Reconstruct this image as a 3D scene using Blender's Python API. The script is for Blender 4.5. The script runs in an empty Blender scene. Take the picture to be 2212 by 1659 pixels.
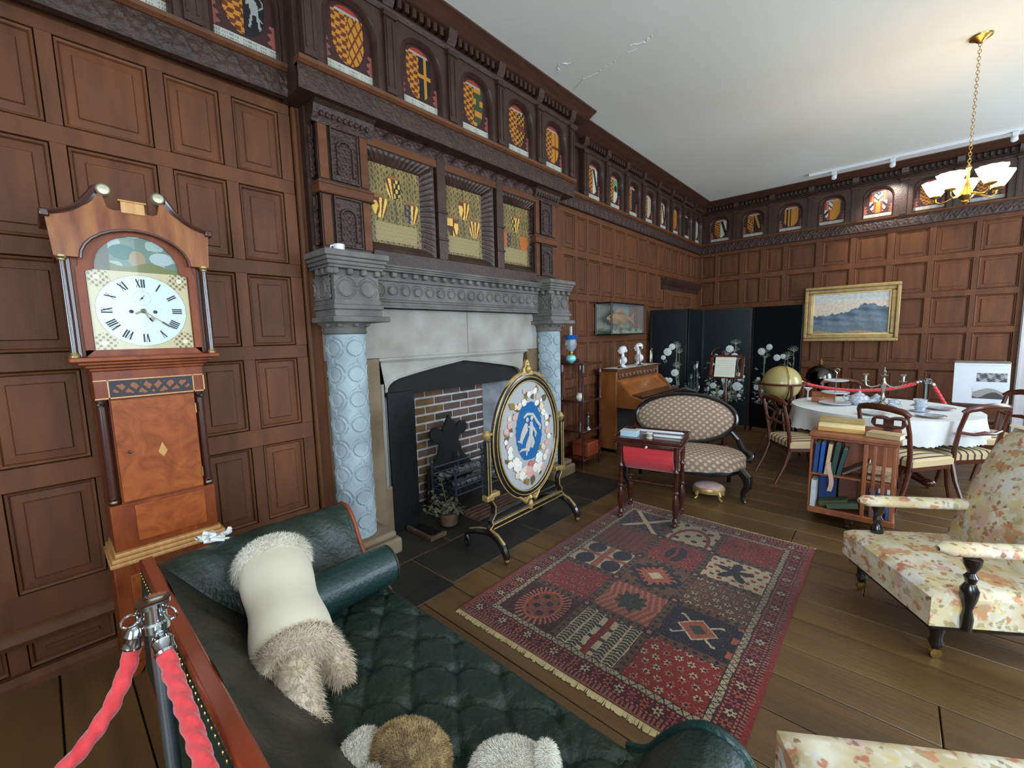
import bpy, math, random
import numpy as np
from mathutils import Vector, Matrix

S = bpy.context.scene
COL = S.collection
PI = math.pi
rnd = random.Random(7)

# ------------------------------------------------------------------ camera
def look(yaw, pit, rol):
    y, p, r = map(math.radians, (yaw, pit, rol))
    f = Vector((-math.sin(y)*math.cos(p), math.cos(y)*math.cos(p), -math.sin(p)))
    ri = Vector((math.cos(y), math.sin(y), 0)); u = ri.cross(f)
    r2 = math.cos(r)*ri + math.sin(r)*u; u2 = -math.sin(r)*ri + math.cos(r)*u
    return Matrix(((r2.x, u2.x, -f.x, 0), (r2.y, u2.y, -f.y, 0), (r2.z, u2.z, -f.z, 0), (0, 0, 0, 1)))
cd = bpy.data.cameras.new('camera'); cam = bpy.data.objects.new('camera', cd); COL.objects.link(cam)
cam.matrix_world = Matrix.Translation((0, 0, 1.6)) @ look(41.98, 6.5, -1.355)
cd.sensor_fit = 'HORIZONTAL'; cd.sensor_width = 36.0; cd.lens = 36.0*916.3/2212.0
cd.clip_start = 0.02; cd.clip_end = 100
S.camera = cam

# ------------------------------------------------------------------ world, daylight, exposure
vs = S.view_settings
vs.view_transform = 'Standard'; vs.look = 'None'; vs.gamma = 1.0; vs.use_curve_mapping = False
vs.exposure = 0.28
w = bpy.data.worlds.new('sky'); S.world = w; w.use_nodes = True
bg = w.node_tree.nodes['Background']; bg.inputs[0].default_value = (0.72, 0.86, 1.0, 1); bg.inputs[1].default_value = 1.2

def area(name, loc, rot, sx, sy, power, col):
    l = bpy.data.lights.new(name, 'AREA'); l.shape = 'RECTANGLE'; l.size = sx; l.size_y = sy
    l.energy = power; l.color = col
    o = bpy.data.objects.new(name, l); COL.objects.link(o); o.location = loc; o.rotation_euler = rot
    return o
DAY = (0.70, 0.86, 1.0)
# daylight entering through the windows of the long wall opposite the fireplace and of the wall behind the camera
for i, (yc, pw) in enumerate(((0.3, 95), (3.4, 132), (7.3, 145))):
    area('window_daylight_%d' % (i+1), (3.25, yc, 2.05), (0, math.radians(94), 0), 2.3, 1.7, pw*0.9, DAY)
area('window_daylight_4', (1.0, -2.55, 2.0), (math.radians(108), 0, 0), 2.0, 2.2, 175, DAY)

# ------------------------------------------------------------------ colour and materials
def lin(c):
    c = c/255.0
    return c/12.92 if c <= 0.04045 else ((c+0.055)/1.055)**2.4
def rgb(c, k=1.0):
    return tuple(min(1.0, lin(v)*k) for v in c)
MATS = {}
def mat(name, col, rough=0.5, metal=0.0, col2=None, var=0.18, scale=6.0, stretch=(1, 1, 1), bump=0.0, bscale=None,
        coat=0.0, spec=0.5, detail=4.0, sheen=0.0, trans=0.0, alpha=None, emit=None, rnd_obj=0.0, dist=0.0, ior=None):
    if name in MATS: return MATS[name]
    m = bpy.data.materials.new(name); m.use_nodes = True
    nt = m.node_tree; N = nt.nodes; L = nt.links
    b = N['Principled BSDF']
    b.inputs['Roughness'].default_value = rough; b.inputs['Metallic'].default_value = metal
    b.inputs['Specular IOR Level'].default_value = spec
    if coat: b.inputs['Coat Weight'].default_value = coat; b.inputs['Coat Roughness'].default_value = 0.15
    if sheen: b.inputs['Sheen Weight'].default_value = sheen
    if trans: b.inputs['Transmission Weight'].default_value = trans
    if ior: b.inputs['IOR'].default_value = ior
    if alpha is not None: b.inputs['Alpha'].default_value = alpha
    if emit:
        b.inputs['Emission Color'].default_value = (*rgb(emit[0]), 1); b.inputs['Emission Strength'].default_value = emit[1]
    c1 = rgb(col); c2 = rgb(col2) if col2 else tuple(min(1, v*(1+var)) for v in c1)
    c0 = c1 if col2 else tuple(v*(1-var) for v in c1)
    tc = N.new('ShaderNodeTexCoord'); mp = N.new('ShaderNodeMapping'); mp.inputs['Scale'].default_value = stretch
    L.new(tc.outputs['Object'], mp.inputs['Vector'])
    vec = mp.outputs['Vector']
    if rnd_obj:
        oi = N.new('ShaderNodeObjectInfo'); ad = N.new('ShaderNodeVectorMath'); ad.operation = 'ADD'
        ml = N.new('ShaderNodeVectorMath'); ml.operation = 'SCALE'; ml.inputs['Scale'].default_value = 13.0
        cb = N.new('ShaderNodeCombineXYZ')
        for k in range(3): L.new(oi.outputs['Random'], cb.inputs[k])
        L.new(cb.outputs[0], ml.inputs[0]); L.new(vec, ad.inputs[0]); L.new(ml.outputs[0], ad.inputs[1]); vec = ad.outputs[0]
    nz = N.new('ShaderNodeTexNoise'); nz.inputs['Scale'].default_value = scale; nz.inputs['Detail'].default_value = detail
    nz.inputs['Distortion'].default_value = dist
    L.new(vec, nz.inputs['Vector'])
    rp = N.new('ShaderNodeValToRGB'); rp.color_ramp.elements[0].position = 0.3; rp.color_ramp.elements[1].position = 0.72
    rp.color_ramp.elements[0].color = (*c0, 1); rp.color_ramp.elements[1].color = (*c2, 1)
    L.new(nz.outputs['Fac'], rp.inputs['Fac'])
    out = rp.outputs['Color']
    if rnd_obj:
        hs = N.new('ShaderNodeHueSaturation'); mr = N.new('ShaderNodeMapRange')
        mr.inputs['To Min'].default_value = 1-rnd_obj; mr.inputs['To Max'].default_value = 1+rnd_obj
        L.new(oi.outputs['Random'], mr.inputs['Value']); L.new(mr.outputs[0], hs.inputs['Value']); L.new(out, hs.inputs['Color']); out = hs.outputs['Color']
    L.new(out, b.inputs['Base Color'])
    if bump:
        n2 = N.new('ShaderNodeTexNoise'); n2.inputs['Scale'].default_value = bscale or scale*4; n2.inputs['Detail'].default_value = 5
        L.new(vec, n2.inputs['Vector'])
        bp = N.new('ShaderNodeBump'); bp.inputs['Strength'].default_value = bump; bp.inputs['Distance'].default_value = 0.02
        L.new(n2.outputs['Fac'], bp.inputs['Height']); L.new(bp.outputs['Normal'], b.inputs['Normal'])
    MATS[name] = m
    return m
def paint_mat(name, rough=0.5, spec=0.4, noise=0.12, nscale=60, coat=0.0, bump=0.0, sheen=0.0):
    """colours come from the mesh's painted colour attribute, slightly varied by noise"""
    if name in MATS: return MATS[name]
    m = bpy.data.materials.new(name); m.use_nodes = True
    nt = m.node_tree; N = nt.nodes; L = nt.links; b = N['Principled BSDF']
    b.inputs['Roughness'].default_value = rough; b.inputs['Specular IOR Level'].default_value = spec
    if coat: b.inputs['Coat Weight'].default_value = coat
    if sheen: b.inputs['Sheen Weight'].default_value = sheen
    at = N.new('ShaderNodeAttribute'); at.attribute_name = 'paint'
    tc = N.new('ShaderNodeTexCoord'); nz = N.new('ShaderNodeTexNoise'); nz.inputs['Scale'].default_value = nscale; nz.inputs['Detail'].default_value = 3
    L.new(tc.outputs['Object'], nz.inputs['Vector'])
    mr = N.new('ShaderNodeMapRange'); mr.inputs['To Min'].default_value = 1-noise*2; mr.inputs['To Max'].default_value = 1+noise*2
    L.new(nz.outputs['Fac'], mr.inputs['Value'])
    mx = N.new('ShaderNodeVectorMath'); mx.operation = 'SCALE'
    L.new(at.outputs['Color'], mx.inputs[0]); L.new(mr.outputs[0], mx.inputs['Scale'])
    L.new(mx.outputs[0], b.inputs['Base Color'])
    if bump:
        bp = N.new('ShaderNodeBump'); bp.inputs['Strength'].default_value = bump; bp.inputs['Distance'].default_value = 0.01
        L.new(nz.outputs['Fac'], bp.inputs['Height']); L.new(bp.outputs['Normal'], b.inputs['Normal'])
    MATS[name] = m
    return m

# ------------------------------------------------------------------ mesh building
class MB:
    def __init__(s): s.v = []; s.f = []; s.m = []
    def add(s, vs, fs, m=0):
        o = len(s.v); s.v.extend(tuple(map(float, p)) for p in vs)
        s.f.extend(tuple(o+i for i in f) for f in fs); s.m.extend([m]*len(fs)); return s
    def box(s, x0, x1, y0, y1, z0, z1, m=0):
        x0, x1 = min(x0, x1), max(x0, x1); y0, y1 = min(y0, y1), max(y0, y1); z0, z1 = min(z0, z1), max(z0, z1)
        return s.add([(x0, y0, z0), (x1, y0, z0), (x1, y1, z0), (x0, y1, z0), (x0, y0, z1), (x1, y0, z1), (x1, y1, z1), (x0, y1, z1)],
                     [(0, 3, 2, 1), (4, 5, 6, 7), (0, 1, 5, 4), (1, 2, 6, 5), (2, 3, 7, 6), (3, 0, 4, 7)], m)
    def obox(s, c, size, R=None, m=0):
        k = MB().box(-size[0]/2, size[0]/2, -size[1]/2, size[1]/2, -size[2]/2, size[2]/2)
        R = R or Matrix.Identity(3); c = Vector(c)
        return s.add([c + R @ Vector(p) for p in k.v], k.f, m)
    def prism(s, poly, a, b, plane='xy', m=0):
        n = len(poly)
        def P(u, v, t):
            return {'xy': (u, v, t), 'xz': (u, t, v), 'yz': (t, u, v)}[plane]
        vs = [P(u, v, a) for u, v in poly] + [P(u, v, b) for u, v in poly]
        fs = [tuple(range(n))[::-1], tuple(range(n, 2*n))] + [(i, (i+1) % n, n+(i+1) % n, n+i) for i in range(n)]
        return s.add(vs, fs, m)
    def tube(s, pts, r, n=8, caps=True, closed=False, m=0, sq=None):
        pts = [Vector(p) for p in pts]; k = len(pts)
        rs = r if isinstance(r, (list, tuple)) else [r]*k
        T = []
        for i in range(k):
            a = pts[(i-1) % k] if (closed or i > 0) else pts[i]; b = pts[(i+1) % k] if (closed or i < k-1) else pts[i]
            d = b-a; T.append(d.normalized() if d.length > 1e-9 else Vector((0, 0, 1)))
        up = Vector((0, 0, 1)) if abs(T[0].z) < 0.9 else Vector((1, 0, 0))
        x = T[0].cross(up).normalized(); vs = []
        for i in range(k):
            x = (x - T[i]*x.dot(T[i]));
            if x.length < 1e-6: x = T[i].orthogonal()
            x.normalize(); y = T[i].cross(x)
            for j in range(n):
                a = 2*PI*j/n
                cx, cy = math.cos(a), math.sin(a)
                if sq: cx, cy = cx*sq[0], cy*sq[1]
                vs.append(pts[i] + rs[i]*(cx*x + cy*y))
        fs = []
        for i in range(k if closed else k-1):
            i2 = (i+1) % k
            for j in range(n):
                fs.append((i*n+j, i*n+(j+1) % n, i2*n+(j+1) % n, i2*n+j))
        if caps and not closed:
            fs.append(tuple(range(n))[::-1]); fs.append(tuple(range((k-1)*n, k*n)))
        return s.add(vs, fs, m)
    def lathe(s, prof, n=20, c=(0, 0, 0), axis='z', m=0, a0=0, a1=2*PI, sx=1, sy=1):
        full = abs(a1-a0-2*PI) < 1e-6; nn = n if full else n+1; vs = []; fs = []; k = len(prof)
        for r, z in prof:
            for j in range(nn):
                a = a0+(a1-a0)*j/n; x, y = r*math.cos(a)*sx, r*math.sin(a)*sy
                p = {'z': (x, y, z), 'x': (z, x, y), 'y': (y, z, x)}[axis]
                vs.append((p[0]+c[0], p[1]+c[1], p[2]+c[2]))
        for i in range(k-1):
            for j in range(n):
                j2 = (j+1) % nn if full else j+1
                fs.append((i*nn+j, i*nn+j2, (i+1)*nn+j2, (i+1)*nn+j))
        if full and prof[0][0] > 1e-6: fs.append(tuple(range(nn))[::-1])
        if full and prof[-1][0] > 1e-6: fs.append(tuple(range((k-1)*nn, k*nn)))
        return s.add(vs, fs, m)
    def ell(s, c, r, nu=12, nv=8, m=0, R=None):
        vs = []; fs = []
        for i in range(nv+1):
            t = PI*i/nv
            for j in range(nu):
                a = 2*PI*j/nu
                p = Vector((r[0]*math.sin(t)*math.cos(a), r[1]*math.sin(t)*math.sin(a), r[2]*math.cos(t)))
                if R: p = R @ p
                vs.append((c[0]+p.x, c[1]+p.y, c[2]+p.z))
        for i in range(nv):
            for j in range(nu):
                fs.append((i*nu+j, (i+1)*nu+j, (i+1)*nu+(j+1) % nu, i*nu+(j+1) % nu))
        return s.add(vs, fs, m)
    def grid(s, fn, nu, nv, cu=False, cv=False, m=0):
        U = nu if cu else nu+1; V = nv if cv else nv+1
        vs = [fn(i/nu, j/nv) for i in range(U) for j in range(V)]
        fs = []
        for i in range(nu):
            for j in range(nv):
                i2 = (i+1) % U; j2 = (j+1) % V
                fs.append((i*V+j, i2*V+j, i2*V+j2, i*V+j2))
        return s.add(vs, fs, m)
    def mesh(s, name, mats, smooth=35):
        me = bpy.data.meshes.new(name); me.from_pydata(s.v, [], s.f)
        mats = mats if isinstance(mats, (list, tuple)) else [mats]
        for q in mats: me.materials.append(q)
        if len(mats) > 1: me.polygons.foreach_set('material_index', s.m)
        me.validate()
        if smooth:
            me.polygons.foreach_set('use_smooth', [True]*len(me.polygons))
            try: me.set_sharp_from_angle(angle=math.radians(smooth))
            except Exception: pass
        return me
def put(name, me, parent=None, loc=(0, 0, 0), rot=None, M4=None, bev=0.0, seg=2, scale=None):
    o = bpy.data.objects.new(name, me); COL.objects.link(o)
    if parent: o.parent = parent
    if M4 is not None: o.matrix_local = M4
    else:
        o.location = loc
        if rot: o.rotation_euler = rot
        if scale: o.scale = scale
    if bev:
        b = o.modifiers.new('bevel', 'BEVEL'); b.width = bev; b.segments = seg; b.limit_method = 'ANGLE'; b.angle_limit = math.radians(40)
        b.harden_normals = False
    return o
def part(name, mb, mats, parent=None, loc=(0, 0, 0), rot=None, smooth=35, bev=0.0, label=None, seg=2, M4=None):
    o = put(name, mb.mesh(name, mats, smooth), parent, loc, rot, M4, bev, seg)
    if label: o['label'] = label
    return o
def tag(o, label, cat, group=None):
    o['label'] = label; o['category'] = cat
    if group: o['group'] = group
    return o
def thing(name, label, cat, loc=(0, 0, 0), rz=0.0, group=None):
    o = bpy.data.objects.new(name, None); COL.objects.link(o); o.empty_display_size = 0.1
    o.location = loc; o.rotation_euler = (0, 0, rz)
    return tag(o, label, cat, group)
def struct(o): o['kind'] = 'structure'; return o
def dup(root, loc, rz=None, label=None):
    def cp(o, par):
        c = o.copy(); COL.objects.link(c)
        if par: c.parent = par
        for ch in o.children: cp(ch, c)
        return c
    r = cp(root, None); r.location = loc
    if rz is not None: r.rotation_euler = (0, 0, rz)
    if label: r['label'] = label
    return r
def paint_mesh(name, w, h, nx, ny, fn, m, x0=None, y0=0.0, hfn=None, mask=None):
    """flat board in local x (width, centred) and y (height); fn(U,V) -> sRGB 0..255 array, U in -1..1, V in 0..1"""
    x0 = -w/2 if x0 is None else x0
    uc = (np.arange(nx)+0.5)/nx*2-1; vc = (np.arange(ny)+0.5)/ny
    U, V = np.meshgrid(uc, vc)
    C = np.asarray(fn(U, V), float)/255.0
    C = np.where(C <= 0.04045, C/12.92, ((np.clip(C, 0, 1)+0.055)/1.055)**2.4)
    xs = x0+np.arange(nx+1)/nx*w; ys = y0+np.arange(ny+1)/ny*h
    X, Y = np.meshgrid(xs, ys); Z = hfn(X, Y) if hfn else np.zeros_like(X)
    vs = np.stack([X, Y, Z], -1).reshape(-1, 3)
    I = np.arange((nx+1)*(ny+1)).reshape(ny+1, nx+1)
    F = np.stack([I[:-1, :-1], I[:-1, 1:], I[1:, 1:], I[1:, :-1]], -1).reshape(-1, 4); CC = C.reshape(-1, 3)
    if mask is not None:
        k = mask(U, V).reshape(-1); F = F[k]; CC = CC[k]
    me = bpy.data.meshes.new(name)
    me.vertices.add(len(vs)); me.vertices.foreach_set('co', vs.astype(np.float32).ravel())
    me.loops.add(F.size); me.loops.foreach_set('vertex_index', F.astype(np.int32).ravel())
    me.polygons.add(len(F)); me.polygons.foreach_set('loop_start', (np.arange(len(F))*4).astype(np.int32))
    me.update(calc_edges=True)
    at = me.color_attributes.new('paint', 'FLOAT_COLOR', 'CORNER')
    rgba = np.ones((F.shape[0], 4, 4), np.float32); rgba[:, :, :3] = CC[:, None, :]
    at.data.foreach_set('color', rgba.ravel())
    me.materials.append(m); me.validate()
    if hfn: me.polygons.foreach_set('use_smooth', [True]*len(me.polygons))
    return me
# wall frames: local x = along the wall, local y = up, local z = out of the wall
def wallM(wall, u, v, n):
    if wall == 'L': return Matrix(((0, 0, 1, n), (1, 0, 0, u), (0, 1, 0, v), (0, 0, 0, 1)))       # n is world x
    return Matrix(((1, 0, 0, u), (0, 0, -1, n), (0, 1, 0, v), (0, 0, 0, 1)))                      # n is world y

# ------------------------------------------------------------------ shared materials
WOODP = mat('panelling_oak', (98, 57, 31), 0.58, spec=0.3, var=0.22, scale=2.2, stretch=(6, 1, 6), bump=0.08, bscale=18, rnd_obj=0.10, detail=6)
WOODD = mat('frieze_dark_oak', (58, 37, 30), 0.42, var=0.3, scale=7, bump=0.15, bscale=40, detail=6)
WOODM = mat('cornice_oak', (72, 44, 31), 0.45, var=0.25, scale=5, stretch=(1, 6, 6), bump=0.06)
WOODC = mat('carved_oak', (58, 37, 30), 0.5, var=0.4, scale=16, bump=0.4, bscale=55, detail=6)
STONE = mat('pale_carved_stone', (146, 160, 166), 0.8, col2=(176, 190, 196), scale=5, bump=0.25, bscale=30)
STONEG = mat('grey_mantel_stone', (92, 87, 83), 0.85, col2=(124, 118, 112), scale=6, bump=0.25, bscale=36)
STONEB = mat('stained_jamb_stone', (98, 74, 42), 0.85, col2=(150, 134, 108), scale=2.6, bump=0.2, bscale=25, detail=6)
STONEL = mat('pale_lintel_stone', (146, 138, 128), 0.8, col2=(178, 172, 164), scale=3.4, bump=0.15, bscale=30)
SLATE = mat('hearth_slate', (34, 31, 28), 0.55, col2=(56, 51, 44), scale=3, bump=0.2, bscale=12, rnd_obj=0.15)
PLANK = mat('old_floorboards', (88, 64, 37), 0.36, col2=(112, 83, 48), scale=2.4, stretch=(0.5, 4, 1), bump=0.12, bscale=12, rnd_obj=0.12, detail=7)
GAPM = mat('underfloor_dark', (24, 18, 14), 0.9)
PLASTER = mat('ceiling_plaster', (218, 213, 202), 0.85, col2=(228, 225, 217), scale=0.7, bump=0.06, bscale=3)
WHITEW = mat('window_white_paint', (225, 225, 220), 0.5)
BLACK = mat('black_iron', (22, 22, 24), 0.55, metal=0.3, var=0.3, scale=20, bump=0.15)
PAINTM = paint_mat('heraldic_paint', 0.4, 0.4, 0.10, 90)
GOLD = mat('gilt', (186, 156, 100), 0.4, metal=0.55, var=0.25, scale=25, bump=0.1)
BRASS = mat('brass', (176, 142, 82), 0.3, metal=0.9, var=0.1)
CHROME = mat('chrome', (200, 205, 210), 0.12, metal=1.0, var=0.04)
SILVER = mat('tarnished_silver', (178, 172, 160), 0.22, metal=1.0, var=0.12, scale=12)
WHITEC = mat('white_china', (226, 228, 230), 0.2, var=0.04, coat=0.4)
PAPER = mat('paper', (226, 220, 204), 0.7, var=0.05)
EBONY = mat('ebonised_wood', (24, 20, 19), 0.22, var=0.3, scale=8, coat=0.5)
MAHOG = mat('mahogany', (72, 31, 18), 0.34, col2=(98, 46, 26), scale=3, stretch=(1, 1, 8), coat=0.3, bump=0.05)
MAHOGD = mat('dark_rosewood', (52, 22, 18), 0.22, col2=(82, 36, 26), scale=4, stretch=(1, 1, 6), coat=0.5)

ZC = 4.02                       # ceiling height
XW, YW = -3.0, 9.0              # panelled wall planes
XR, YF = 3.3, -2.6              # window walls

# ------------------------------------------------------------------ floor
floor = struct(part('floor', MB().box(XW-0.5, XR+0.1, YF-0.1, YW+0.6, -0.12, -0.03), GAPM))
pm = {}
y = YF; i = 0
while y < YW+0.4:
    wd = 0.25 + 0.02*math.sin(i*2.3)
    cut = rnd.uniform(-0.8, 1.8)
    for a, b in ((XW-0.05, cut), (cut, XR)):
        part('plank', MB().box(a+0.002, b-0.002, y+0.0025, y+wd-0.0025, -0.03, 0.0), PLANK, floor, bev=0.003, seg=1)
    y += wd; i += 1
for (a, b, c, d) in ((-3.42, -2.52, 1.12, 2.02), (-3.42, -2.52, 2.03, 3.02), (-3.42, -2.52, 3.03, 4.08), (-2.51, -2.03, 1.12, 1.66), (-2.51, -2.06, 1.67, 2.6), (-2.51, -2.06, 2.61, 3.42), (-2.51, -2.04, 3.43, 4.09)):
    part('hearth_slab', MB().box(a, b, c, d, -0.02, 0.004), SLATE, floor, bev=0.004, seg=1)

# ------------------------------------------------------------------ ceiling with plaster cracks
ceiling = struct(part('ceiling', MB().box(XW-0.1, XR+0.1, YF-0.1, YW+0.1, ZC, ZC+0.1), PLASTER))
CRACK = mat('crack_plaster', (222, 220, 214), 0.9, bump=0.3)
CRK = [[(-2.52, 3.83), (-2.36, 3.74), (-2.2, 3.74), (-2.05, 3.72), (-1.9, 3.68), (-1.75, 3.7)], [(-2.47, 3.5), (-2.4, 3.4), (-2.3, 3.45)], [(-1.82, 3.6), (-1.7, 3.66), (-1.62, 3.62)]]
for pts in (CRK):
    pp = []
    for (x0, y0), (x1, y1) in zip(pts[:-1], pts[1:]):
        for t in range(6):
            pp.append((x0+(x1-x0)*t/6+rnd.uniform(-.012, .012), y0+(y1-y0)*t/6+rnd.uniform(-.012, .012), ZC-0.0005))
    part('crack_ridge', MB().tube(pp, [rnd.uniform(0.0015, 0.006) for _ in pp], 5), CRACK, ceiling)

# ------------------------------------------------------------------ panelled walls
wall_left = struct(part('wall_left', MB().box(XW-0.2, XW-0.03, YF, 1.75, 0, ZC).box(XW-0.2, XW-0.03, 3.55, YW, 0, ZC).box(XW-0.2, XW-0.03, 1.75, 3.55, 1.46, ZC), WOODP))
wall_back = struct(part('wall_back', MB().box(XW-0.2, XR+0.1, YW+0.03, YW+0.2, 0, ZC), WOODP))
ROWS = [(0.43, 0.93), (1.04, 1.487), (1.572, 2.02), (2.105, 2.555), (2.64, 3.045)]
def panel_mesh(w, h):
    prof = [(0, 0.0), (0.006, 0.024), (0.016, 0.02), (0.022, 0.006), (0.058, 0.009), (0.063, 0.018), (0.066, 0.018)]
    vs = []; fs = []
    for d, n in prof:
        vs += [(d, d, n), (w-d, d, n), (w-d, h-d, n), (d, h-d, n)]
    for k in range(len(prof)-1):
        for j in range(4):
            fs.append((4*k+j, 4*k+(j+1) % 4, 4*k+4+(j+1) % 4, 4*k+4+j))
    k = len(prof)-1; fs.append((4*k, 4*k+1, 4*k+2, 4*k+3))
    return MB().add(vs, fs).mesh('panel', WOODP, 0)
PC = {}
def panel_grid(parent, wall, n, cols, u0, u1, rows=ROWS, top=3.11, skip=None, low=True):
    nb = n-0.03 if wall == 'L' else n+0.03
    ez = [0.26] + [x for r in rows for x in r] + [top]
    for a, b in zip(ez[0::2], ez[1::2]):
        part('rail', MB().box(u0, u1, a, b, 0, 0.03), WOODP, parent, M4=wallM(wall, 0, 0, nb), bev=0.003, seg=1)
    eu = [u0] + [x for c in cols for x in c] + [u1]
    rr = rows + ([(0.06, 0.2)] if low else [])
    for (z0, z1) in rr:
        for a, b in zip(eu[0::2], eu[1::2]):
            if skip and skip((a+b)/2, z1) or b-a < 0.005: continue
            part('stile', MB().box(a, b, z0, z1, 0, 0.0295), WOODP, parent, M4=wallM(wall, 0, 0, nb))
        for a, b in cols:
            if skip and skip((a+b)/2, z1): continue
            key = (round(b-a, 3), round(z1-z0, 3))
            if key not in PC: PC[key] = panel_mesh(b-a, z1-z0)
            put('panel', PC[key], parent, M4=wallM(wall, a, z0, nb))
def skirt(name, wall, n, u0, u1):
    prof = [(0, 0), (0.055, 0), (0.055, 0.035), (0.04, 0.05), (0.03, 0.06), (0, 0.06)]
    mb = MB().prism([(q, p) for q, p in prof], u0, u1, 'xy')
    # local: x along, y up, z out
    mb.v = [(z, y, x) for x, y, z in mb.v]
    o = struct(part(name, mb, WOODP, None, M4=wallM(wall, 0, 0, n)))
    top = MB().prism([(0, 0.2), (0.03, 0.2), (0.042, 0.225), (0.035, 0.25), (0.02, 0.27), (0, 0.28)], u0, u1, 'xy'); top.v = [(z, y, x) for x, y, z in top.v]
    part('skirting_cap', top, WOODP, o)
    return o
colsL = [(-2.3, -1.9), (-1.84, -1.48), (-1.42, -1.06), (-1.0, -0.66), (-0.6, -0.235), (-0.175, 0.135), (0.19, 0.53), (0.595, 0.85), (0.912, 1.17)]
panel_grid(wall_left, 'L', XW, colsL, YF, 1.24)
part('corner_bead', MB().box(0, 0.03, 0, 3.1, 0, 0.035), WOODP, wall_left, M4=wallM('L', 1.243, 0.0, XW-0.005), bev=0.01)
part('rail', MB().box(1.27, 1.75, 0, 3.11, 0, 0.03), WOODP, wall_left, M4=wallM('L', 0, 0, XW-0.03))
part('rail', MB().box(3.55, 4.26, 0, 3.11, 0, 0.03), WOODP, wall_left, M4=wallM('L', 0, 0, XW-0.03))
bnd = [4.29, 4.585, 4.85, 5.18, 5.56, 5.92, 6.29, 6.65, 7.0, 7.33, 7.66, 8.0, 8.34, 8.68, 8.99]
colsF = [(a+0.03, b-0.03) for a, b in zip(bnd[:-1], bnd[1:])]
panel_grid(wall_left, 'L', XW, colsF, 4.26, 9.03, skip=lambda u, z: 7.2 < u < 8.95 and z < 2.5)
colsB = [(-2.95, -2.69), (-2.63, -2.25), (-2.16, -1.905), (-1.81, -1.555), (-1.475, -1.075), (-0.98, -0.615), (-0.54, -0.16), (-0.073, 0.307), (0.38, 0.776), (0.833, 1.22)]
panel_grid(wall_back, 'B', YW, colsB, -3.0, 1.275)
skirt('baseboard_left', 'L', XW, YF, 1.24)
skirt('baseboard_left', 'L', XW, 4.2, 7.2)
skirt('baseboard_back', 'B', YW, -3.0, 1.27)
# panelled door in the far part of the fireplace wall
door = struct(part('door_1', MB().box(0, 0.9, 0, 2.22, 0, 0.03), WOODP, None, M4=wallM('L', 7.7, 0.01, XW-0.02)))
for a, b in ((0.08, 0.42), (0.48, 0.82)):
    for z0, z1 in ((0.15, 0.8), (0.92, 1.5), (1.6, 2.1)):
        put('panel', panel_mesh(b-a, z1-z0), door, loc=(a, z0, 0.03))
part('door_handle', MB().lathe([(0, 0), (0.015, 0.002), (0.01, 0.02), (0.026, 0.04), (0.02, 0.06), (0, 0.063)], 12, (0.05, 1.0, 0.03)), BRASS, door)
tr = struct(part('trim_1', MB().box(7.3, 7.68, 0, 2.33, 0, 0.04).box(8.62, 8.92, 0, 2.33, 0, 0.04).box(7.68, 8.62, 2.24, 2.33, 0, 0.04), WOODP, None, M4=wallM('L', 0, 0, XW-0.03), bev=0.006))
for u in (7.36, 7.5, 7.62): part('flute', MB().box(u, u+0.025, 0.1, 2.3, 0.04, 0.052), WOODP, tr, bev=0.005)
pc = MB().prism([(0, 2.33), (0.04, 2.33), (0.05, 2.39), (0.11, 2.45), (0.13, 2.52), (0, 2.52)], 7.2, 8.96, 'xy'); pc.v = [(z, y, x) for x, y, z in pc.v]
part('door_cornice', pc, WOODD, tr)
# pale plastered opening beside the panelling of the back wall
PALE = mat('pale_reveal_paint', (196, 188, 190), 0.7, var=0.08, scale=3)
tr2 = struct(part('trim_2', MB().box(1.275, 1.62, 0, 2.75, -0.14, 0.035), PALE, None, M4=wallM('B', 0, 0, YW), bev=0.008))
part('casing_bead', MB().box(1.285, 1.315, 0, 2.75, 0.035, 0.05).box(1.4, 1.42, 0, 2.75, 0.035, 0.045), PALE, tr2, bev=0.004)

# ------------------------------------------------------------------ carved frieze with heraldic niches
def relief(L, H, nu, nv, hf, base=0.0):
    """height-field slab: local x 0..L, y 0..H, z = hf"""
    mb = MB().grid(lambda a, b: (a*L, b*H, hf(a*L, b*H)), nu, nv)
    k = len(mb.v)
    mb.add([(0, 0, base), (L, 0, base), (L, H, base), (0, H, base)], [])
    V = nv+1
    bot = [i*V for i in range(nu+1)]; tp = [i*V+nv for i in range(nu+1)]
    mb.f.append(tuple(bot[::-1]+[k, k+1])); mb.f.append(tuple(tp+[k+2, k+3])); mb.m += [0, 0]
    return mb
def scroll_h(per, H, amp, n0):
    def h(x, y):
        t = (x % per)/per; v = y/H*2-1
        s = math.sin(2*PI*t); d1 = abs(v-0.55*s); r = math.hypot((t-0.25)*per/H*2, v+0.25); r2 = math.hypot((t-0.75)*per/H*2, v-0.25)
        z = amp*max(0, 1-(d1/0.3)**2) + amp*0.9*max(0, 1-(r/0.33)**2) + amp*0.9*max(0, 1-(r2/0.33)**2)
        return n0+min(z, amp*1.3)*(1 if abs(v) < 0.9 else 0.2)
    return h
def extr(poly, u0, u1):
    mb = MB().prism(poly, u0, u1, 'xy'); mb.v = [(z, y, x) for x, y, z in mb.v]; return mb
NW, NS, NT, BAYH = 0.165, 0.28, 0.45, 0.515     # niche half width, spring height, crown height, bay height
def arch_pts(hw, sp, top, n=14):
    pts = [(hw, 0), (hw, sp*0.5)]
    for k in range(n+1):
        a = PI*k/n
        c, s = math.cos(a), math.sin(a)
        pts.append((hw*math.copysign(abs(c)**0.85, c), sp+(top-sp)*abs(s)**0.85))
    return pts + [(-hw, sp*0.5), (-hw, 0)]
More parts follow.
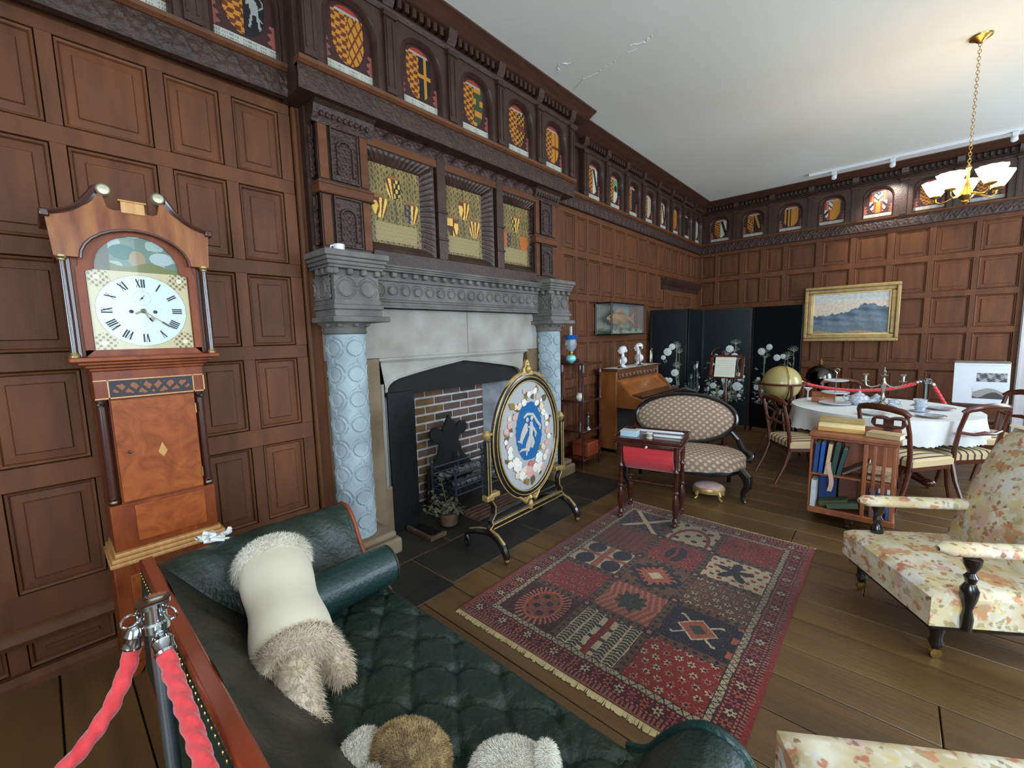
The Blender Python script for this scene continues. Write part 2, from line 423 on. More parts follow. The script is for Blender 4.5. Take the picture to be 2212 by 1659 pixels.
def arch_frame_mesh(hb):
    ip = arch_pts(NW, NS, NT); cy = NS; op = []
    for (x, y) in ip:
        if y <= NS: op.append((math.copysign(hb, x), y))
        else:
            a = math.atan2(y-cy, x); c, s = math.cos(a), math.sin(a)
            k = min(hb/abs(c) if abs(c) > 1e-6 else 9e9, (BAYH-cy)/s if s > 1e-6 else 9e9)
            op.append((c*k, cy+s*k))
    # snap to the corners
    for q in ((hb, BAYH), (-hb, BAYH)):
        j = min(range(len(op)), key=lambda i: (op[i][0]-q[0])**2+(op[i][1]-q[1])**2); op[j] = q
    mb = MB(); n = len(ip); f = 0.045
    mp = [(x*1.13, min(y*1.05, BAYH-0.02)) if y > 0 else (x*1.13, y) for x, y in ip]
    vs = [(x, y, f) for x, y in op] + [(x, y, f) for x, y in mp] + [(x, y, f+0.012) for x, y in [((a+c)/2, (b+d)/2) for (a, b), (c, d) in zip(mp, ip)]] + [(x, y, f-0.005) for x, y in ip] + [(x, y, -0.01) for x, y in ip]
    fs = []
    for r in range(4):
        for i in range(n-1): fs.append((r*n+i, r*n+i+1, (r+1)*n+i+1, (r+1)*n+i))
    mb.add(vs, fs); return mb
AF = {}
C = dict(gold=(178, 118, 38), brown=(96, 44, 18), black=(26, 22, 24), white=(188, 184, 170), green=(48, 66, 40), red=(150, 54, 40), orange=(176, 96, 34), grey=(150, 148, 142), pink=(140, 78, 70), dark=(58, 30, 30))
def K(name): return np.array(C[name], float)
def sel(cond, a, b): return np.where(cond[..., None], a, b)
def lozenge(U, V, a, b, nx=3.2, ny=5.0):
    p = np.sin(PI*nx*(U+V*1.3*0.9))*np.sin(PI*nx*(U-V*1.3*0.9)); return sel(p > 0, K(a), K(b))
def fretty(U, V, a, b, n=3.4):
    p = np.minimum(np.abs(((U*n+V*4.4) % 1)-0.5), np.abs(((U*n-V*4.4) % 1)-0.5)); return sel(p < 0.12, K(b), K(a))
def checky(U, V, a, b, n=5.0, mV=9.0):
    p = (np.floor((U+2)*n)+np.floor(V*mV)) % 2; return sel(p > 0.5, K(a), K(b))
def halfpat(kind, U, V):
    """the arms painted on the second half of a shield"""
    k = lambda s: K(s)*np.ones(U.shape+(1,))
    if kind == 'fretty': return fretty(U, V, 'gold', 'brown')
    if kind == 'cross': return sel((np.abs(U-0.33) < 0.07) | (np.abs(V-0.55) < 0.035), k('gold'), k('black'))
    if kind == 'bars': return sel((np.floor(V*9) % 2 > 0) & (np.sin(U*9+np.floor(V*9)*1.7) > -0.5), k('gold'), k('green'))
    if kind == 'checkbar': return sel(np.abs(V-0.55) < 0.06, k('brown'), checky(U, V, 'gold', 'black', 7, 16))
    if kind == 'plain': return sel((np.abs(V-0.52) < 0.035) | (np.abs(U-0.3) < 0.03), k('brown'), fretty(U, V, 'gold', 'gold'))
    if kind == 'beast':
        m = (np.hypot((U-0.34)/0.13, (V-0.56)/0.1) < 1) | (np.hypot((U-0.28)/0.1, (V-0.72)/0.06) < 1) | (np.abs(U-0.2-0.5*(V-0.35)) < 0.035) & (V > 0.28) & (V < 0.55) | (np.abs(U-0.42-0.35*(0.5-V)) < 0.04) & (V > 0.26) & (V < 0.55) | (np.abs(V-0.66-0.4*(U-0.3)) < 0.025) & (U > 0.1) & (U < 0.58) | (np.abs(U-0.52-0.12*np.sin(V*22)) < 0.025) & (V > 0.4) & (V < 0.8)
        return sel(m, k('grey'), k('black'))
    if kind == 'bendw': return sel(np.abs(U-0.3-(0.62-V)*0.75) < 0.13, k('black'), k('white'))
    if kind == 'bendg': return sel(np.abs(U-0.3-(0.62-V)*0.75) < 0.10, k('gold'), k('black'))
    if kind == 'bendo': return sel(np.abs(U-0.3-(0.62-V)*0.6) < 0.10, k('gold'), k('orange'))
    if kind == 'green': return sel(np.hypot((U-0.32)/0.2, (V-0.6)/0.1) < 1, k('black'), sel(V > 0.5, k('green')*2.1, k('white')))
    if kind == 'dark': return k('black')
    if kind == 'white': return sel(np.abs(U-0.3) < 0.06, k('brown'), k('white'))
    if kind == 'pales': return sel(np.floor((U+1)*6.5) % 2 > 0, k('gold'), k('black'))
    if kind == 'quarter': return sel((V > 0.55) ^ (U > 0.3), sel(np.abs(np.abs(U-0.3)*0.5+V*1.0-0.5) % 0.2 < 0.06, k('black'), k('white')), sel(np.sin(U*20) > 0.3, k('gold'), k('red')))
    return k('gold')
def niche_fn(left, right, swap=False):
    def fn(U, V):
        U0 = U; Us = -U if swap else U
        bgc = sel(np.sin(U*7+V*9)*np.sin(V*13) > 0.5, K('dark')*1.15, K('dark')*np.ones(U.shape+(1,)))
        lp = checky(U+0.03*np.sin(V*40), V, 'gold', 'brown', 5.2, 17) if left == 'loz' else (halfpat(left, -Us, V))
        pat = sel(Us < 0.0, lp, halfpat(right, np.abs(Us), V))
        wdt = np.where(V > 0.5, 0.62, 0.62*np.sqrt(np.clip(1-((0.5-V)/0.36)**2, 0, 1)))
        sh = (np.abs(U) < wdt) & (V > 0.145) & (V < 0.86)
        out = sel(sh, pat, bgc)
        out = sel((np.abs(U) < wdt+0.03) & ~sh & (V > 0.13) & (V < 0.875), K('dark')*0.5, out)
        fl = (np.abs(U) > 0.74+0.06*np.sin(V*60)+0.5*np.abs(V-0.22)) & (V > 0.12) & (V < 0.42)
        out = sel(fl, K('pink'), out)
        hat = (V > 0.86) & (np.hypot(U/0.5, (V-0.85)/0.12) < 1); out = sel(hat, sel(V < 0.9, K('grey'), K('red')), out)
        lab = V < 0.115
        tx = (np.sin(U*60+np.sin(U*23)*3) > 0.2) & (np.abs(V % 0.05-0.025) < 0.010)
        out = sel(lab, sel(tx, K('grey')*0.8, K('white')*0.92), out)
        return out
    return fn
MOULDP = [(0, 3.80), (0.055, 3.80), (0.075, 3.825), (0.06, 3.85), (0, 3.85)]
def frieze(parent, wall, n, u0, u1, centers, hb, kinds, crown=0.25, res=(60, 82), ends=True, swap=False, amp=0.010):
    """carved band, ledge, niches with painted arms, dentils, brackets and crown moulding"""
    L = u1-u0; M0 = wallM(wall, 0, 0, n); sg = 1 if wall == 'L' else -1
    part('carved_band', relief(L, 0.14, max(40, int(L*90)), 10, scroll_h(0.12, 0.14, amp, 0.018), -0.03), WOODC, parent, M4=wallM(wall, u0, 3.11, n))
    part('ledge_moulding', extr([(-0.03, 3.25), (0.03, 3.25), (0.05, 3.265), (0.055, 3.285), (-0.03, 3.285)], u0, u1), WOODP, parent, M4=M0)
    part('frieze_board', MB().box(u0, u1, 3.285, ZC-0.005, -0.03, 0.0), WOODD, parent, M4=M0)
    part('frieze_moulding', extr(MOULDP, u0, u1), WOODD, parent, M4=M0)
    cp = [(-0.03, 3.945), (0.07, 3.945), (0.09, 3.955), (crown*0.55, 3.965), (crown*0.75, 3.985), (crown*0.92, 4.0), (crown, 4.005), (crown, ZC-0.001), (-0.03, ZC-0.001)]
    part('crown_moulding', extr(cp, u0 - (crown if ends == 'both' else 0), u1 + (crown if ends == 'both' else 0)), WOODM, parent, M4=M0)
    if hb not in AF:
        AF[hb] = (arch_frame_mesh(hb-0.03).mesh('arch_frame', WOODD, 40), MB().box(-0.04, 0.04, 0, BAYH, 0, 0.07).box(-0.028, -0.018, 0.04, BAYH-0.05, 0.07, 0.076).box(0.018, 0.028, 0.04, BAYH-0.05, 0.07, 0.076).box(-0.05, 0.05, BAYH-0.035, BAYH, 0, 0.085).mesh('niche_pilaster', WOODD, 0),
                  MB().prism([(0, 0), (0.06, 0.0), (0.085, 0.03), (0.10, 0.095), (0, 0.095)], -0.04, 0.04, 'xy').mesh('x', WOODD, 0), MB().box(-0.017, 0.017, 0, 0.06, 0, 0.075).mesh('dentil', WOODD, 0))
        me = AF[hb][2]
        for vv in me.vertices: vv.co = (vv.co.z, vv.co.y, vv.co.x)
        me.flip_normals()
    a, p, br, dn = AF[hb]
    for c, kd in zip(centers, kinds):
        fr = put('arch_frame', a, parent, M4=wallM(wall, c, 3.285, n))
        put('painted_shield', paint_mesh('painted_shield', 0.35, 0.42, res[0], res[1], niche_fn(kd[0], kd[1], swap), PAINTM), fr, loc=(0, 0.028, 0.004))
        for k in range(7): put('dentil', dn, parent, M4=wallM(wall, c+(k-3)*0.062, 3.875, n), bev=0.006, seg=1)
    ed = []
    for c in sorted([c-hb for c in centers]+[c+hb for c in centers]):
        if not ed or c-ed[-1] > 0.02: ed.append(c)
    for c in ed:
        if u0-0.02 < c < u1+0.02:
            put('niche_pilaster', p, parent, M4=wallM(wall, c, 3.285, n)); put('bracket', br, parent, M4=wallM(wall, c, 3.85, n))
frieze(wall_left, 'L', XW+0.08, YF, 1.2, [-0.07, 0.46, 0.99], 0.265, [('loz', 'plain'), ('green', 'green'), ('loz', 'beast')])
frieze(wall_left, 'L', XW+0.03, 4.1, 9.0, [4.92, 5.46, 6.0, 6.54, 7.08, 7.62, 8.16, 8.70], 0.27,
       [('loz', 'bendw'), ('loz', 'green'), ('loz', 'dark'), ('loz', 'white'), ('loz', 'bendw'), ('bendo', 'bendo'), ('dark', 'dark'), ('dark', 'white')], res=(40, 54))
frieze(wall_back, 'B', YW-0.03, -3.0, XR, [-2.6, -2.03, -1.455, -0.88, -0.305, 0.27, 0.845, 1.42, 1.995], 0.2875,
       [('loz', 'bendw'), ('loz', 'bendg'), ('pales', 'loz'), ('quarter', 'loz'), ('quarter', 'quarter'), ('loz', 'fretty'), ('loz', 'cross'), ('loz', 'bars'), ('loz', 'plain')], res=(40, 54))

# ------------------------------------------------------------------ window walls (out of the picture, they let the daylight in)
WALLP = mat('pale_wall_plaster', (178, 168, 150), 0.85, scale=1.5, var=0.08)
wins = [(0.3, 1.7), (3.4, 1.7), (7.3, 1.7)]
def window_wall(name, wall, spans, lo, hi, z0, z1, t0, t1):
    mb = MB(); edges = [lo]
    for c, wd in spans: edges += [c-wd/2, c+wd/2]
    edges.append(hi)
    def bx(a, b, zz0, zz1):
        if wall == 'R': mb.box(t0, t1, a, b, zz0, zz1)
        else: mb.box(a, b, t0, t1, zz0, zz1)
    for a, b in zip(edges[0::2], edges[1::2]): bx(a, b, 0, ZC)
    for c, wd in spans: bx(c-wd/2, c+wd/2, 0, z0); bx(c-wd/2, c+wd/2, z1, ZC)
    return struct(part(name, mb, WALLP))
window_wall('wall_right', 'R', wins, YF, YW, 0.9, 3.2, XR, XR+0.25)
window_wall('wall_front', 'F', [(1.0, 2.2)], XW, XR, 1.0, 3.0, YF-0.25, YF)
GLASSW = mat('window_glass', (235, 240, 242), 0.05, alpha=0.12)
def window(name, wall, c, wd, z0, z1, t):
    def bx(mb, a, b, zz0, zz1, d0, d1):
        return mb.box(t+d0, t+d1, a, b, zz0, zz1) if wall == 'R' else mb.box(a, b, t-d1, t-d0, zz0, zz1)
    f = MB(); a, b = c-wd/2, c+wd/2
    bx(f, a, a+0.06, z0, z1, 0.1, 0.18); bx(f, b-0.06, b, z0, z1, 0.1, 0.18); bx(f, a, b, z0, z0+0.06, 0.1, 0.18); bx(f, a, b, z1-0.06, z1, 0.1, 0.18)
    for k in (1, 2): bx(f, a+wd*k/3-0.03, a+wd*k/3+0.03, z0, z1, 0.1, 0.18)
    bx(f, a, b, (z0*0.4+z1*0.6)-0.03, (z0*0.4+z1*0.6)+0.03, 0.1, 0.18)
    o = struct(part(name, f, WHITEW))
    for k in range(3):
        for q0, q1 in ((z0, z0*0.4+z1*0.6), (z0*0.4+z1*0.6, z1)):
            part('pane', bx(MB(), a+wd*k/3, a+wd*(k+1)/3, q0, q1, 0.135, 0.14), GLASSW, o)
for i, (c, wd) in enumerate(wins): window('window_%d' % (i+1), 'R', c, wd, 0.9, 3.2, XR)
window('window_4', 'F', 1.0, 2.2, 1.0, 3.0, YF)

# ------------------------------------------------------------------ stone chimneypiece
CH = thing('chimneypiece', 'carved grey stone chimneypiece with ringed columns and a wide arched opening', 'fireplace', (XW, 2.65, 0))
CM = 2.65
def P3(name, mb, m, parent=CH, **k):
    mb.v = [(x-XW, y-CM, z) for x, y, z in mb.v]      # world coordinates -> the thing's own
    return part(name, mb, m, parent, **k)
JF = -2.955
for s in (-1, 1):
    Y = lambda d: CM+s*d
    P3('jamb', MB().box(-3.03, JF, Y(0.893), Y(1.30), 0, 1.447), STONEB, bev=0.006)
    mb = MB().prism([(-3.03, Y(0.83)), (-3.03, Y(0.893)), (JF, Y(0.893)), (JF-0.012, Y(0.875)), (JF-0.03, Y(0.868)), (JF-0.03, Y(0.85)), (JF-0.06, Y(0.83))][::s], 0.4, 1.24, 'xy')
    P3('jamb_moulding', mb, STONEL)
    P3('jamb_stop', MB().box(-3.03, JF-0.01, Y(0.83), Y(0.9), 0, 0.41), STONEB, bev=0.012)
P3('lintel_block', MB().box(-3.03, JF, 1.35, 2.683, 1.45, 1.83), STONEL, bev=0.004)
P3('lintel_block', MB().box(-3.03, JF, 2.689, 3.95, 1.45, 1.83), STONEL, bev=0.004)
half = [(0.83, 1.17), (0.823, 1.205), (0.80, 1.235), (0.765, 1.258), (0.70, 1.28), (0.5, 1.315), (0.25, 1.352), (0.0, 1.385)]
arch = [(CM-a, b) for a, b in half] + [(CM+a, b) for a, b in half[::-1][1:]]
mb = MB(); n = len(arch)
vs = [(JF-0.03, a, b) for a, b in arch] + [(JF-0.03, a if 0 < i < n-1 else CM+math.copysign(0.87, a-CM), 1.425) for i, (a, b) in enumerate(arch)] + [(-3.06, a, b) for a, b in arch]
fs = [(i, i+1, n+i+1, n+i) for i in range(n-1)] + [(i+1, i, 2*n+i, 2*n+i+1) for i in range(n-1)]
P3('arch_spandrel', mb.add(vs, [f[::-1] for f in fs]), STONEL)
P3('label_moulding', MB().box(-3.03, JF+0.008, CM-0.895, CM+0.895, 1.425, 1.45).box(-3.03, JF-0.012, CM-0.87, CM+0.87, 1.412, 1.425), STONEL, bev=0.005)
P3('arch_bead', MB().tube([(JF-0.03, a, b+0.006) for a, b in arch], 0.011, 6), STONEL)
# ringed columns, plinths and capitals
def ring_h(a, z, p=0.178, pa=None):
    """strapwork of rings and stars, pitch p, centred on a = z = 0"""
    pa = pa or p; x = (a+pa/2) % pa - pa/2; y = (z+p/2) % p - p/2; d = math.hypot(x, y)
    if d < 0.048: return -0.001
    if d < 0.056: return 0.005
    if d < 0.072: return -0.007
    if abs(x) < 0.011 or abs(y) < 0.011: return -0.007
    return 0.003
CR, CX = 0.13, -2.89
for s in (-1, 1):
    cc = CM+s*1.187; cy = CM+s*1.17
    def colf(u, v):
        th = math.radians(-110+220*u); z = 0.17+1.49*v
        r = CR+ring_h(CR*th, z-1.542, 0.178, 0.15)*(1 if 0.2 < z < 1.62 else 0)
        return (CX+r*math.cos(th), cc+r*math.sin(th), z)
    P3('column_shaft', MB().grid(colf, 120, 250), STONE, smooth=60)
    P3('column_plinth', MB().box(-3.03, -2.66, cy-0.21, cy+0.21, 0, 0.12).box(-3.03, -2.69, cy-0.185, cy+0.185, 0.12, 0.17), STONEB, bev=0.02)
    c = MB()
    c.lathe([(0.128, 1.635), (0.145, 1.64), (0.15, 1.655), (0.14, 1.665), (0.15, 1.69), (0.185, 1.715)], 28, (CX, cc, 0))
    c.box(-3.0, -2.655, cy-0.205, cy+0.205, 1.715, 1.752).box(-3.0, -2.70, cy-0.17, cy+0.17, 1.752, 1.80).box(-3.0, -2.685, cy-0.18, cy+0.18, 1.80, 1.83).box(-3.0, -2.70, cy-0.17, cy+0.17, 1.83, 1.865)
    P3('capital', c, STONEG, bev=0.006)
    b = relief(0.32, 0.15, 64, 30, lambda x, y: 0.012+ring_h(x-0.16-0.08, y-0.075, 0.16)*0.9)
    P3('capital_block', MB().box(-3.0, -2.725, cy-0.16, cy+0.16, 1.865, 2.015), STONEG)
    b.v = [(-2.725+z, cy-0.16+x, 1.865+y) for x, y, z in b.v]; P3('ring_panel', b, STONEG)
    b2 = relief(0.25, 0.15, 40, 30, lambda x, y: 0.012+ring_h(x-0.125, y-0.075, 0.16)*0.9)
    b2.v = [(-2.74-x, cy-0.16-z, 1.865+y) for x, y, z in b2.v]; P3('ring_panel', b2, STONEG)
    for k in range(4):
        P3('dentil', MB().box(-2.74, -2.695, cy-0.165+k*0.1, cy-0.125+k*0.1, 2.025, 2.065), STONEG, bev=0.01)
    for k in range(3):
        P3('dentil', MB().box(-2.9+k*0.08, -2.86+k*0.08, cy-0.20, cy-0.155, 2.025, 2.065), STONEG, bev=0.01)
    P3('egg_ornament', MB().ell((CX+0.165, cc, 1.70), (0.02, 0.02, 0.016)), STONEG)
    P3('egg_ornament', MB().ell((CX+0.13, cc-0.1, 1.70), (0.02, 0.02, 0.016)), STONEG)
    P3('egg_ornament', MB().ell((CX+0.13, cc+0.1, 1.70), (0.02, 0.02, 0.016)), STONEG)
    P3('egg_ornament', MB().ell((CX+0.07, cc-0.15, 1.70), (0.02, 0.02, 0.016)), STONEG)
    k = MB()
    for z0, z1, g in ((2.015, 2.065, -0.005), (2.065, 2.085, 0.035), (2.085, 2.11, 0.045), (2.11, 2.135, 0.055), (2.135, 2.175, 0.068)):
        k.box(-3.0, -2.728+g, cy-0.16-g, cy+0.16+g, z0, z1)
    P3('capital_cornice', k, STONEG, bev=0.007)
# mantel between the capitals
y0, y1 = CM-0.98, CM+0.98
P3('mantel_body', MB().box(-3.0, -2.875, y0, y1, 1.83, 2.05), STONEG)
P3('mantel_base_moulding', MB().box(-3.0, -2.85, y0, y1, 1.83, 1.85).box(-3.0, -2.865, y0, y1, 1.85, 1.875).box(-3.0, -2.855, y0, y1, 1.875, 1.89), STONEG, bev=0.005)
b = relief(1.96, 0.13, 380, 26, lambda x, y: 0.014+ring_h(x-0.06, y-0.065, 0.1156*1.0)*0.0 + (lambda q: 0.005 if q < 0.026 else (0.010 if q < 0.033 else (-0.008 if q < 0.05 else 0.0)))(math.hypot((x-0.06+0.0578) % 0.1156-0.0578, y-0.065)))
b.v = [(-2.875+z, y0+x, 1.895+y) for x, y, z in b.v]; P3('ring_frieze', b, STONEG)
P3('mantel_top_moulding', MB().box(-3.0, -2.85, y0, y1, 2.03, 2.055).box(-3.0, -2.805, y0, y1, 2.095, 2.11).box(-3.0, -2.795, y0, y1, 2.11, 2.125).box(-3.0, -2.785, y0, y1, 2.125, 2.14).box(-3.0, -2.855, y0, y1, 2.05, 2.1), STONEG, bev=0.005)
for k in range(20):
    yy = y0+0.06+k*0.0965
    P3('dentil', MB().box(-2.86, -2.815, yy, yy+0.042, 2.058, 2.093), STONEG, bev=0.008)
# fire recess: brick back, dark hood, iron cheek boards
BRK = [mat('firebrick_red', (126, 94, 84), 0.85, col2=(102, 84, 78), scale=9, bump=0.3, rnd_obj=0.3), mat('firebrick_sooty', (70, 58, 54), 0.9, col2=(98, 80, 72), scale=9, bump=0.3, rnd_obj=0.3), mat('firebrick_ochre', (128, 96, 62), 0.85, scale=9, bump=0.3, rnd_obj=0.2)]
MORT = mat('pale_mortar', (206, 204, 202), 0.9, bump=0.3, scale=14)
SOOT = mat('soot', (30, 28, 28), 0.85, var=0.3)
P3('recess_back', MB().box(-3.40, -3.36, 1.75, 3.55, 0, 1.12), MORT)
P3('recess_hood', MB().add([(-3.4, 1.7, 1.12), (-3.4, 3.6, 1.12), (-3.03, 3.6, 1.6), (-3.03, 1.7, 1.6)], [(0, 1, 2, 3)]).box(-3.45, -3.0, 1.66, 1.75, 0, 1.6).box(-3.45, -3.4, 1.66, 3.64, 0, 1.6).box(-3.45, -3.03, 1.66, 3.64, 1.6, 1.65), SOOT)
PALEBRK = mat('pale_brick', (178, 184, 190), 0.85, col2=(120, 118, 118), scale=6, bump=0.3)  # cheek brick mottled from pale blue-grey to mid grey
P3('recess_cheek', MB().prism([(-3.36, 3.23), (-3.02, 3.42), (-3.02, 3.62), (-3.4, 3.62)], 0, 1.12, 'xy'), PALEBRK)
bm = {}
for r in range(13):
    z0 = 0.03+r*0.0835; off = 0.0 if r % 2 else 0.112
    yy = 2.13-off
    while yy < 3.24:
        a, b = max(yy, 2.05), min(yy+0.213, 3.24)
        if b-a > 0.03:
            key = round(b-a, 3)
            q = MB().box(-3.362, -3.352+rnd.uniform(-.002, .002), a, b, z0, z0+0.064)
            mt = BRK[2] if a < 2.5 and rnd.random() < 0.75 else (BRK[1] if rnd.random() < 0.35 else BRK[0])
            P3('brick', q, mt, bev=0.006, seg=1)
        yy += 0.225
P3('cheek_board', MB().box(-2.995, -2.97, 1.822, 2.072, 0.004, 1.165), BLACK, bev=0.003)
P3('throat_board', MB().box(-3.06, -3.03, 1.82, 3.48, 1.13, 1.42), SOOT)

# ------------------------------------------------------------------ carved wooden overmantel with its frieze
OM = thing('overmantel', 'dark carved oak overmantel with three painted coat-of-arms panels above the fireplace', 'overmantel', (0, 0, 0))
part('body_board', MB().box(-3.03, -2.935, 1.30, 4.0, 2.14, 3.12), WOODD, OM)
part('frieze_body', MB().box(-3.03, -2.784, 1.2, 4.15, 3.11, ZC-0.005), WOODD, OM)
frieze(OM, 'L', -2.754, 1.2, 4.15, [1.545, 2.1, 2.655, 3.21, 3.765], 0.2775,
       [('loz', 'fretty'), ('loz', 'cross'), ('loz', 'bars'), ('loz', 'checkbar'), ('loz', 'plain')], crown=0.19, res=(84, 110), ends='both', amp=0.004)
def strap_h(W, H):
    def h(x, y):
        e = min(x, W-x, y, H-y)
        bead = 0.012*max(0, math.cos(2*PI*(y/0.045)))*max(0, 1-abs(min(x, W-x)-0.03)/0.016) if 0.03 < y < H-0.03 else 0
        cx = abs(x-W/2)/(W/2); t = y/H
        arch = math.hypot(cx*0.9, max(0, t-0.62)/0.3)
        a = 0.014 if 0.42 < arch < 0.56 and t > 0.12 else 0
        f = 0.008*max(0, math.sin(9*PI*cx)*math.sin(14*PI*t)) if arch < 0.4 else 0
        return 0.012+bead+a+f+(0.012 if e < 0.012 else 0)
    return h
for s in (-1, 1):
    cy = CM+s*1.126; a, b = cy-0.181, cy+0.181
    part('pilaster', MB().box(-2.94, -2.862, a, b, 2.175, 3.06), WOODD, OM, bev=0.004)
    for z0, z1 in ((2.23, 2.56), (2.66, 3.0)):
        q = relief(0.2, z1-z0, 44, 70, strap_h(0.2, z1-z0)); q.v = [(-2.862+z, cy-0.1+x, z0+y) for x, y, z in q.v]; part('carved_panel', q, WOODC, OM)
        q = relief(0.06, z1-z0, 14, 70, strap_h(0.06, z1-z0)); q.v = [(-2.93+x, a-z, z0+y) for x, y, z in q.v]; q.f = [f[::-1] for f in q.f]; part('carved_side', q, WOODC, OM)
        for d in (-0.145, 0.145):
            part('pilaster_edge', MB().box(-2.862, -2.85, cy+d-0.03, cy+d+0.03, z0, z1), WOODP, OM, bev=0.004)
    part('pilaster_band', MB().box(-2.94, -2.838, a-0.015, b+0.015, 2.575, 2.635).box(-2.94, -2.83, a-0.02, b+0.02, 2.625, 2.64).box(-2.94, -2.83, a-0.02, b+0.02, 2.565, 2.575), WOODP, OM, bev=0.005)
    part('pilaster_foot', MB().box(-2.94, -2.838, a-0.015, b+0.015, 2.14, 2.2), WOODP, OM, bev=0.006)
    cap = extr([(-0.08, 3.0), (0.012, 3.0), (0.02, 3.02), (0.04, 3.04), (0.055, 3.09), (0.1, 3.12), (0.1, 3.16), (-0.08, 3.16)], a-0.03, b+0.03); cap.v = [(-2.862+z, x, y) for x, y, z in cap.v]
    part('pilaster_capital', cap, WOODC, OM)
    for k in range(9): part('bead', MB().ell((-2.815, a+0.02+k*0.04, 3.045), (0.014, 0.013, 0.018), 8, 6), WOODC, OM)
# the three painted panels
def leafy(spots, plaque=0.27):
    def fn(U, V):
        g = np.array((128, 108, 64), float)*np.ones(U.shape+(1,))
        g = g*(1+0.10*np.sin(U*5+V*7)*np.sin(V*9-U*4))[..., None]
        ca, sa = np.cos(0.9*np.sin(V*9)), np.sin(0.9*np.sin(V*9))
        cu = (U*9) % 1-0.5; cv = (V*13+0.5*np.floor(U*9)) % 1-0.5
        ang = 0.8*np.where(np.floor(U*9) % 2 > 0, 1, -1)
        p = np.hypot((cu*np.cos(ang)+cv*np.sin(ang))/0.46, (-cu*np.sin(ang)+cv*np.cos(ang))/0.24)
        out = sel((p < 1) & (np.sin(U*31+V*17) > -0.55), np.array((66, 58, 28)), g)
        out = sel((np.abs(U) < 0.03) & (V > plaque), np.array((70, 62, 34)), out)
        out = sel((np.abs(np.abs(U)-0.9*np.sin((V-0.3)*2.2)) < 0.02) & (V > plaque) & (V < 0.8), np.array((96, 84, 46)), out)
        pl = (V > 0.04) & (V < plaque) & (np.abs(U) < 0.82)
        tx = (np.sin(V*230) > 0.35) & (np.sin(U*70+np.floor(V*36)*2.1) > -0.6)
        out = sel(pl, sel(tx, np.array((134, 118, 76)), np.array((150, 134, 92))), out)
        for (cx, cy, a, b) in spots:
            u = (U-cx)/0.28; v = (V-cy)/0.145
            wd = np.where(v > 0, 1.0, np.sqrt(np.clip(1-(v/1.0)**2, 0, 1)))
            sh = (np.abs(u) < wd) & (v > -1) & (v < 0.75)
            def pt(kind, q):
                if kind == 'rays': return sel(np.sin(np.arctan2(q, v+1.8)*22) > 0, np.array((226, 180, 84)), K('brown'))
                if kind == 'bird': return sel((np.sin(q*9+1)*np.sin(v*7) > 0.1), np.array((206, 170, 70)), K('black'))
                if kind == 'cross': return sel((np.abs(q-v*0.5) < 0.16) | (np.abs(q+v*0.5) < 0.16) | (v > 0.4), K('brown'), np.array((226, 180, 84)))
                if kind == 'beast': return sel(np.sin(q*8+v*5)*np.sin(v*6-q*3) > 0.25, K('grey')*0.7, np.array((58, 40, 38)))
                if kind == 'quart': return sel((u > 0) ^ (v > 0), np.array((226, 180, 84)), K('brown')*0.8)
                return K('orange')*np.ones(U.shape+(1,))
            out = sel(sh, sel(u < 0, pt(a, u), pt(b, u)), out)
            out = sel((np.abs(u) < 0.7) & (v > 0.78) & (v < 1.05), np.array((132, 84, 44)), out)
        return out
    return fn
sp = [[(-0.05, 0.74, 'rays', 'bird'), (-0.62, 0.47, 'cross', 'rays'), (0.62, 0.46, 'beast', 'rays')],
      [(0.05, 0.70, 'cross', 'rays'), (-0.58, 0.42, 'quart', 'cross'), (0.6, 0.45, 'gold', 'gold')],
      [(0.0, 0.70, 'bird', 'rays'), (-0.62, 0.42, 'gold', 'beast'), (0.6, 0.40, 'gold', 'gold')]]
sp[1][2] = (0.6, 0.45, 'rays', 'rays')
for (a, b), q in zip(((1.73, 2.182), (2.435, 2.873), (3.145, 3.567)), sp):
    cy = (a+b)/2; w = b-a
    fr = MB()
    x0, x1 = -2.925, -2.862; ow = 0.105
    def strip(c0, c1, d0, d1, nr):
        """splayed, ribbed side: inner edge c0-c1, outer edge d0-d1"""
        c0, c1, d0, d1 = map(Vector, (c0, c1, d0, d1))
        def f(u, v):
            p = c0.lerp(c1, u).lerp(d0.lerp(d1, u), v)
            e = 0.010*abs(math.sin(PI*nr*u))*(1 if 0.12 < v < 0.82 else 0)
            return (p.x+e, p.y, p.z)
        fr.grid(f, nr*6, 8)
    iz0, iz1 = 2.318, 2.89; oz0, oz1 = 2.25, 2.97
    strip((x0, a, iz0), (x0, a, iz1), (x1, a-ow, oz0), (x1, a-ow, oz1), 15)
    strip((x0, b, iz1), (x0, b, iz0), (x1, b+ow, oz1), (x1, b+ow, oz0), 15)
    strip((x0, a, iz1), (x0, b, iz1), (x1, a-ow, oz1), (x1, b+ow, oz1), 13)
    strip((x0, b, iz0), (x0, a, iz0), (x1, b+ow, oz0), (x1, a-ow, oz0), 1)
    f = part('gadrooned_frame', fr, WOODD, OM, smooth=70)
    put('painted_panel', paint_mesh('painted_panel', w, iz1-iz0, 100, 128, leafy(q), PAINTM), f, M4=wallM('L', cy, iz0, x0+0.002))
for yy in (2.355, 3.055):
    part('dividing_post', MB().box(-2.935, -2.845, yy-0.045, yy+0.045, 2.2, 3.06).box(-2.935, -2.835, yy-0.052, yy+0.052, 2.62, 2.64).box(-2.935, -2.835, yy-0.052, yy+0.052, 2.40, 2.42), WOODD, OM, bev=0.006)
part('top_rail', MB().box(-2.935, -2.85, 1.7, 3.6, 2.97, 3.03), WOODP, OM, bev=0.004)
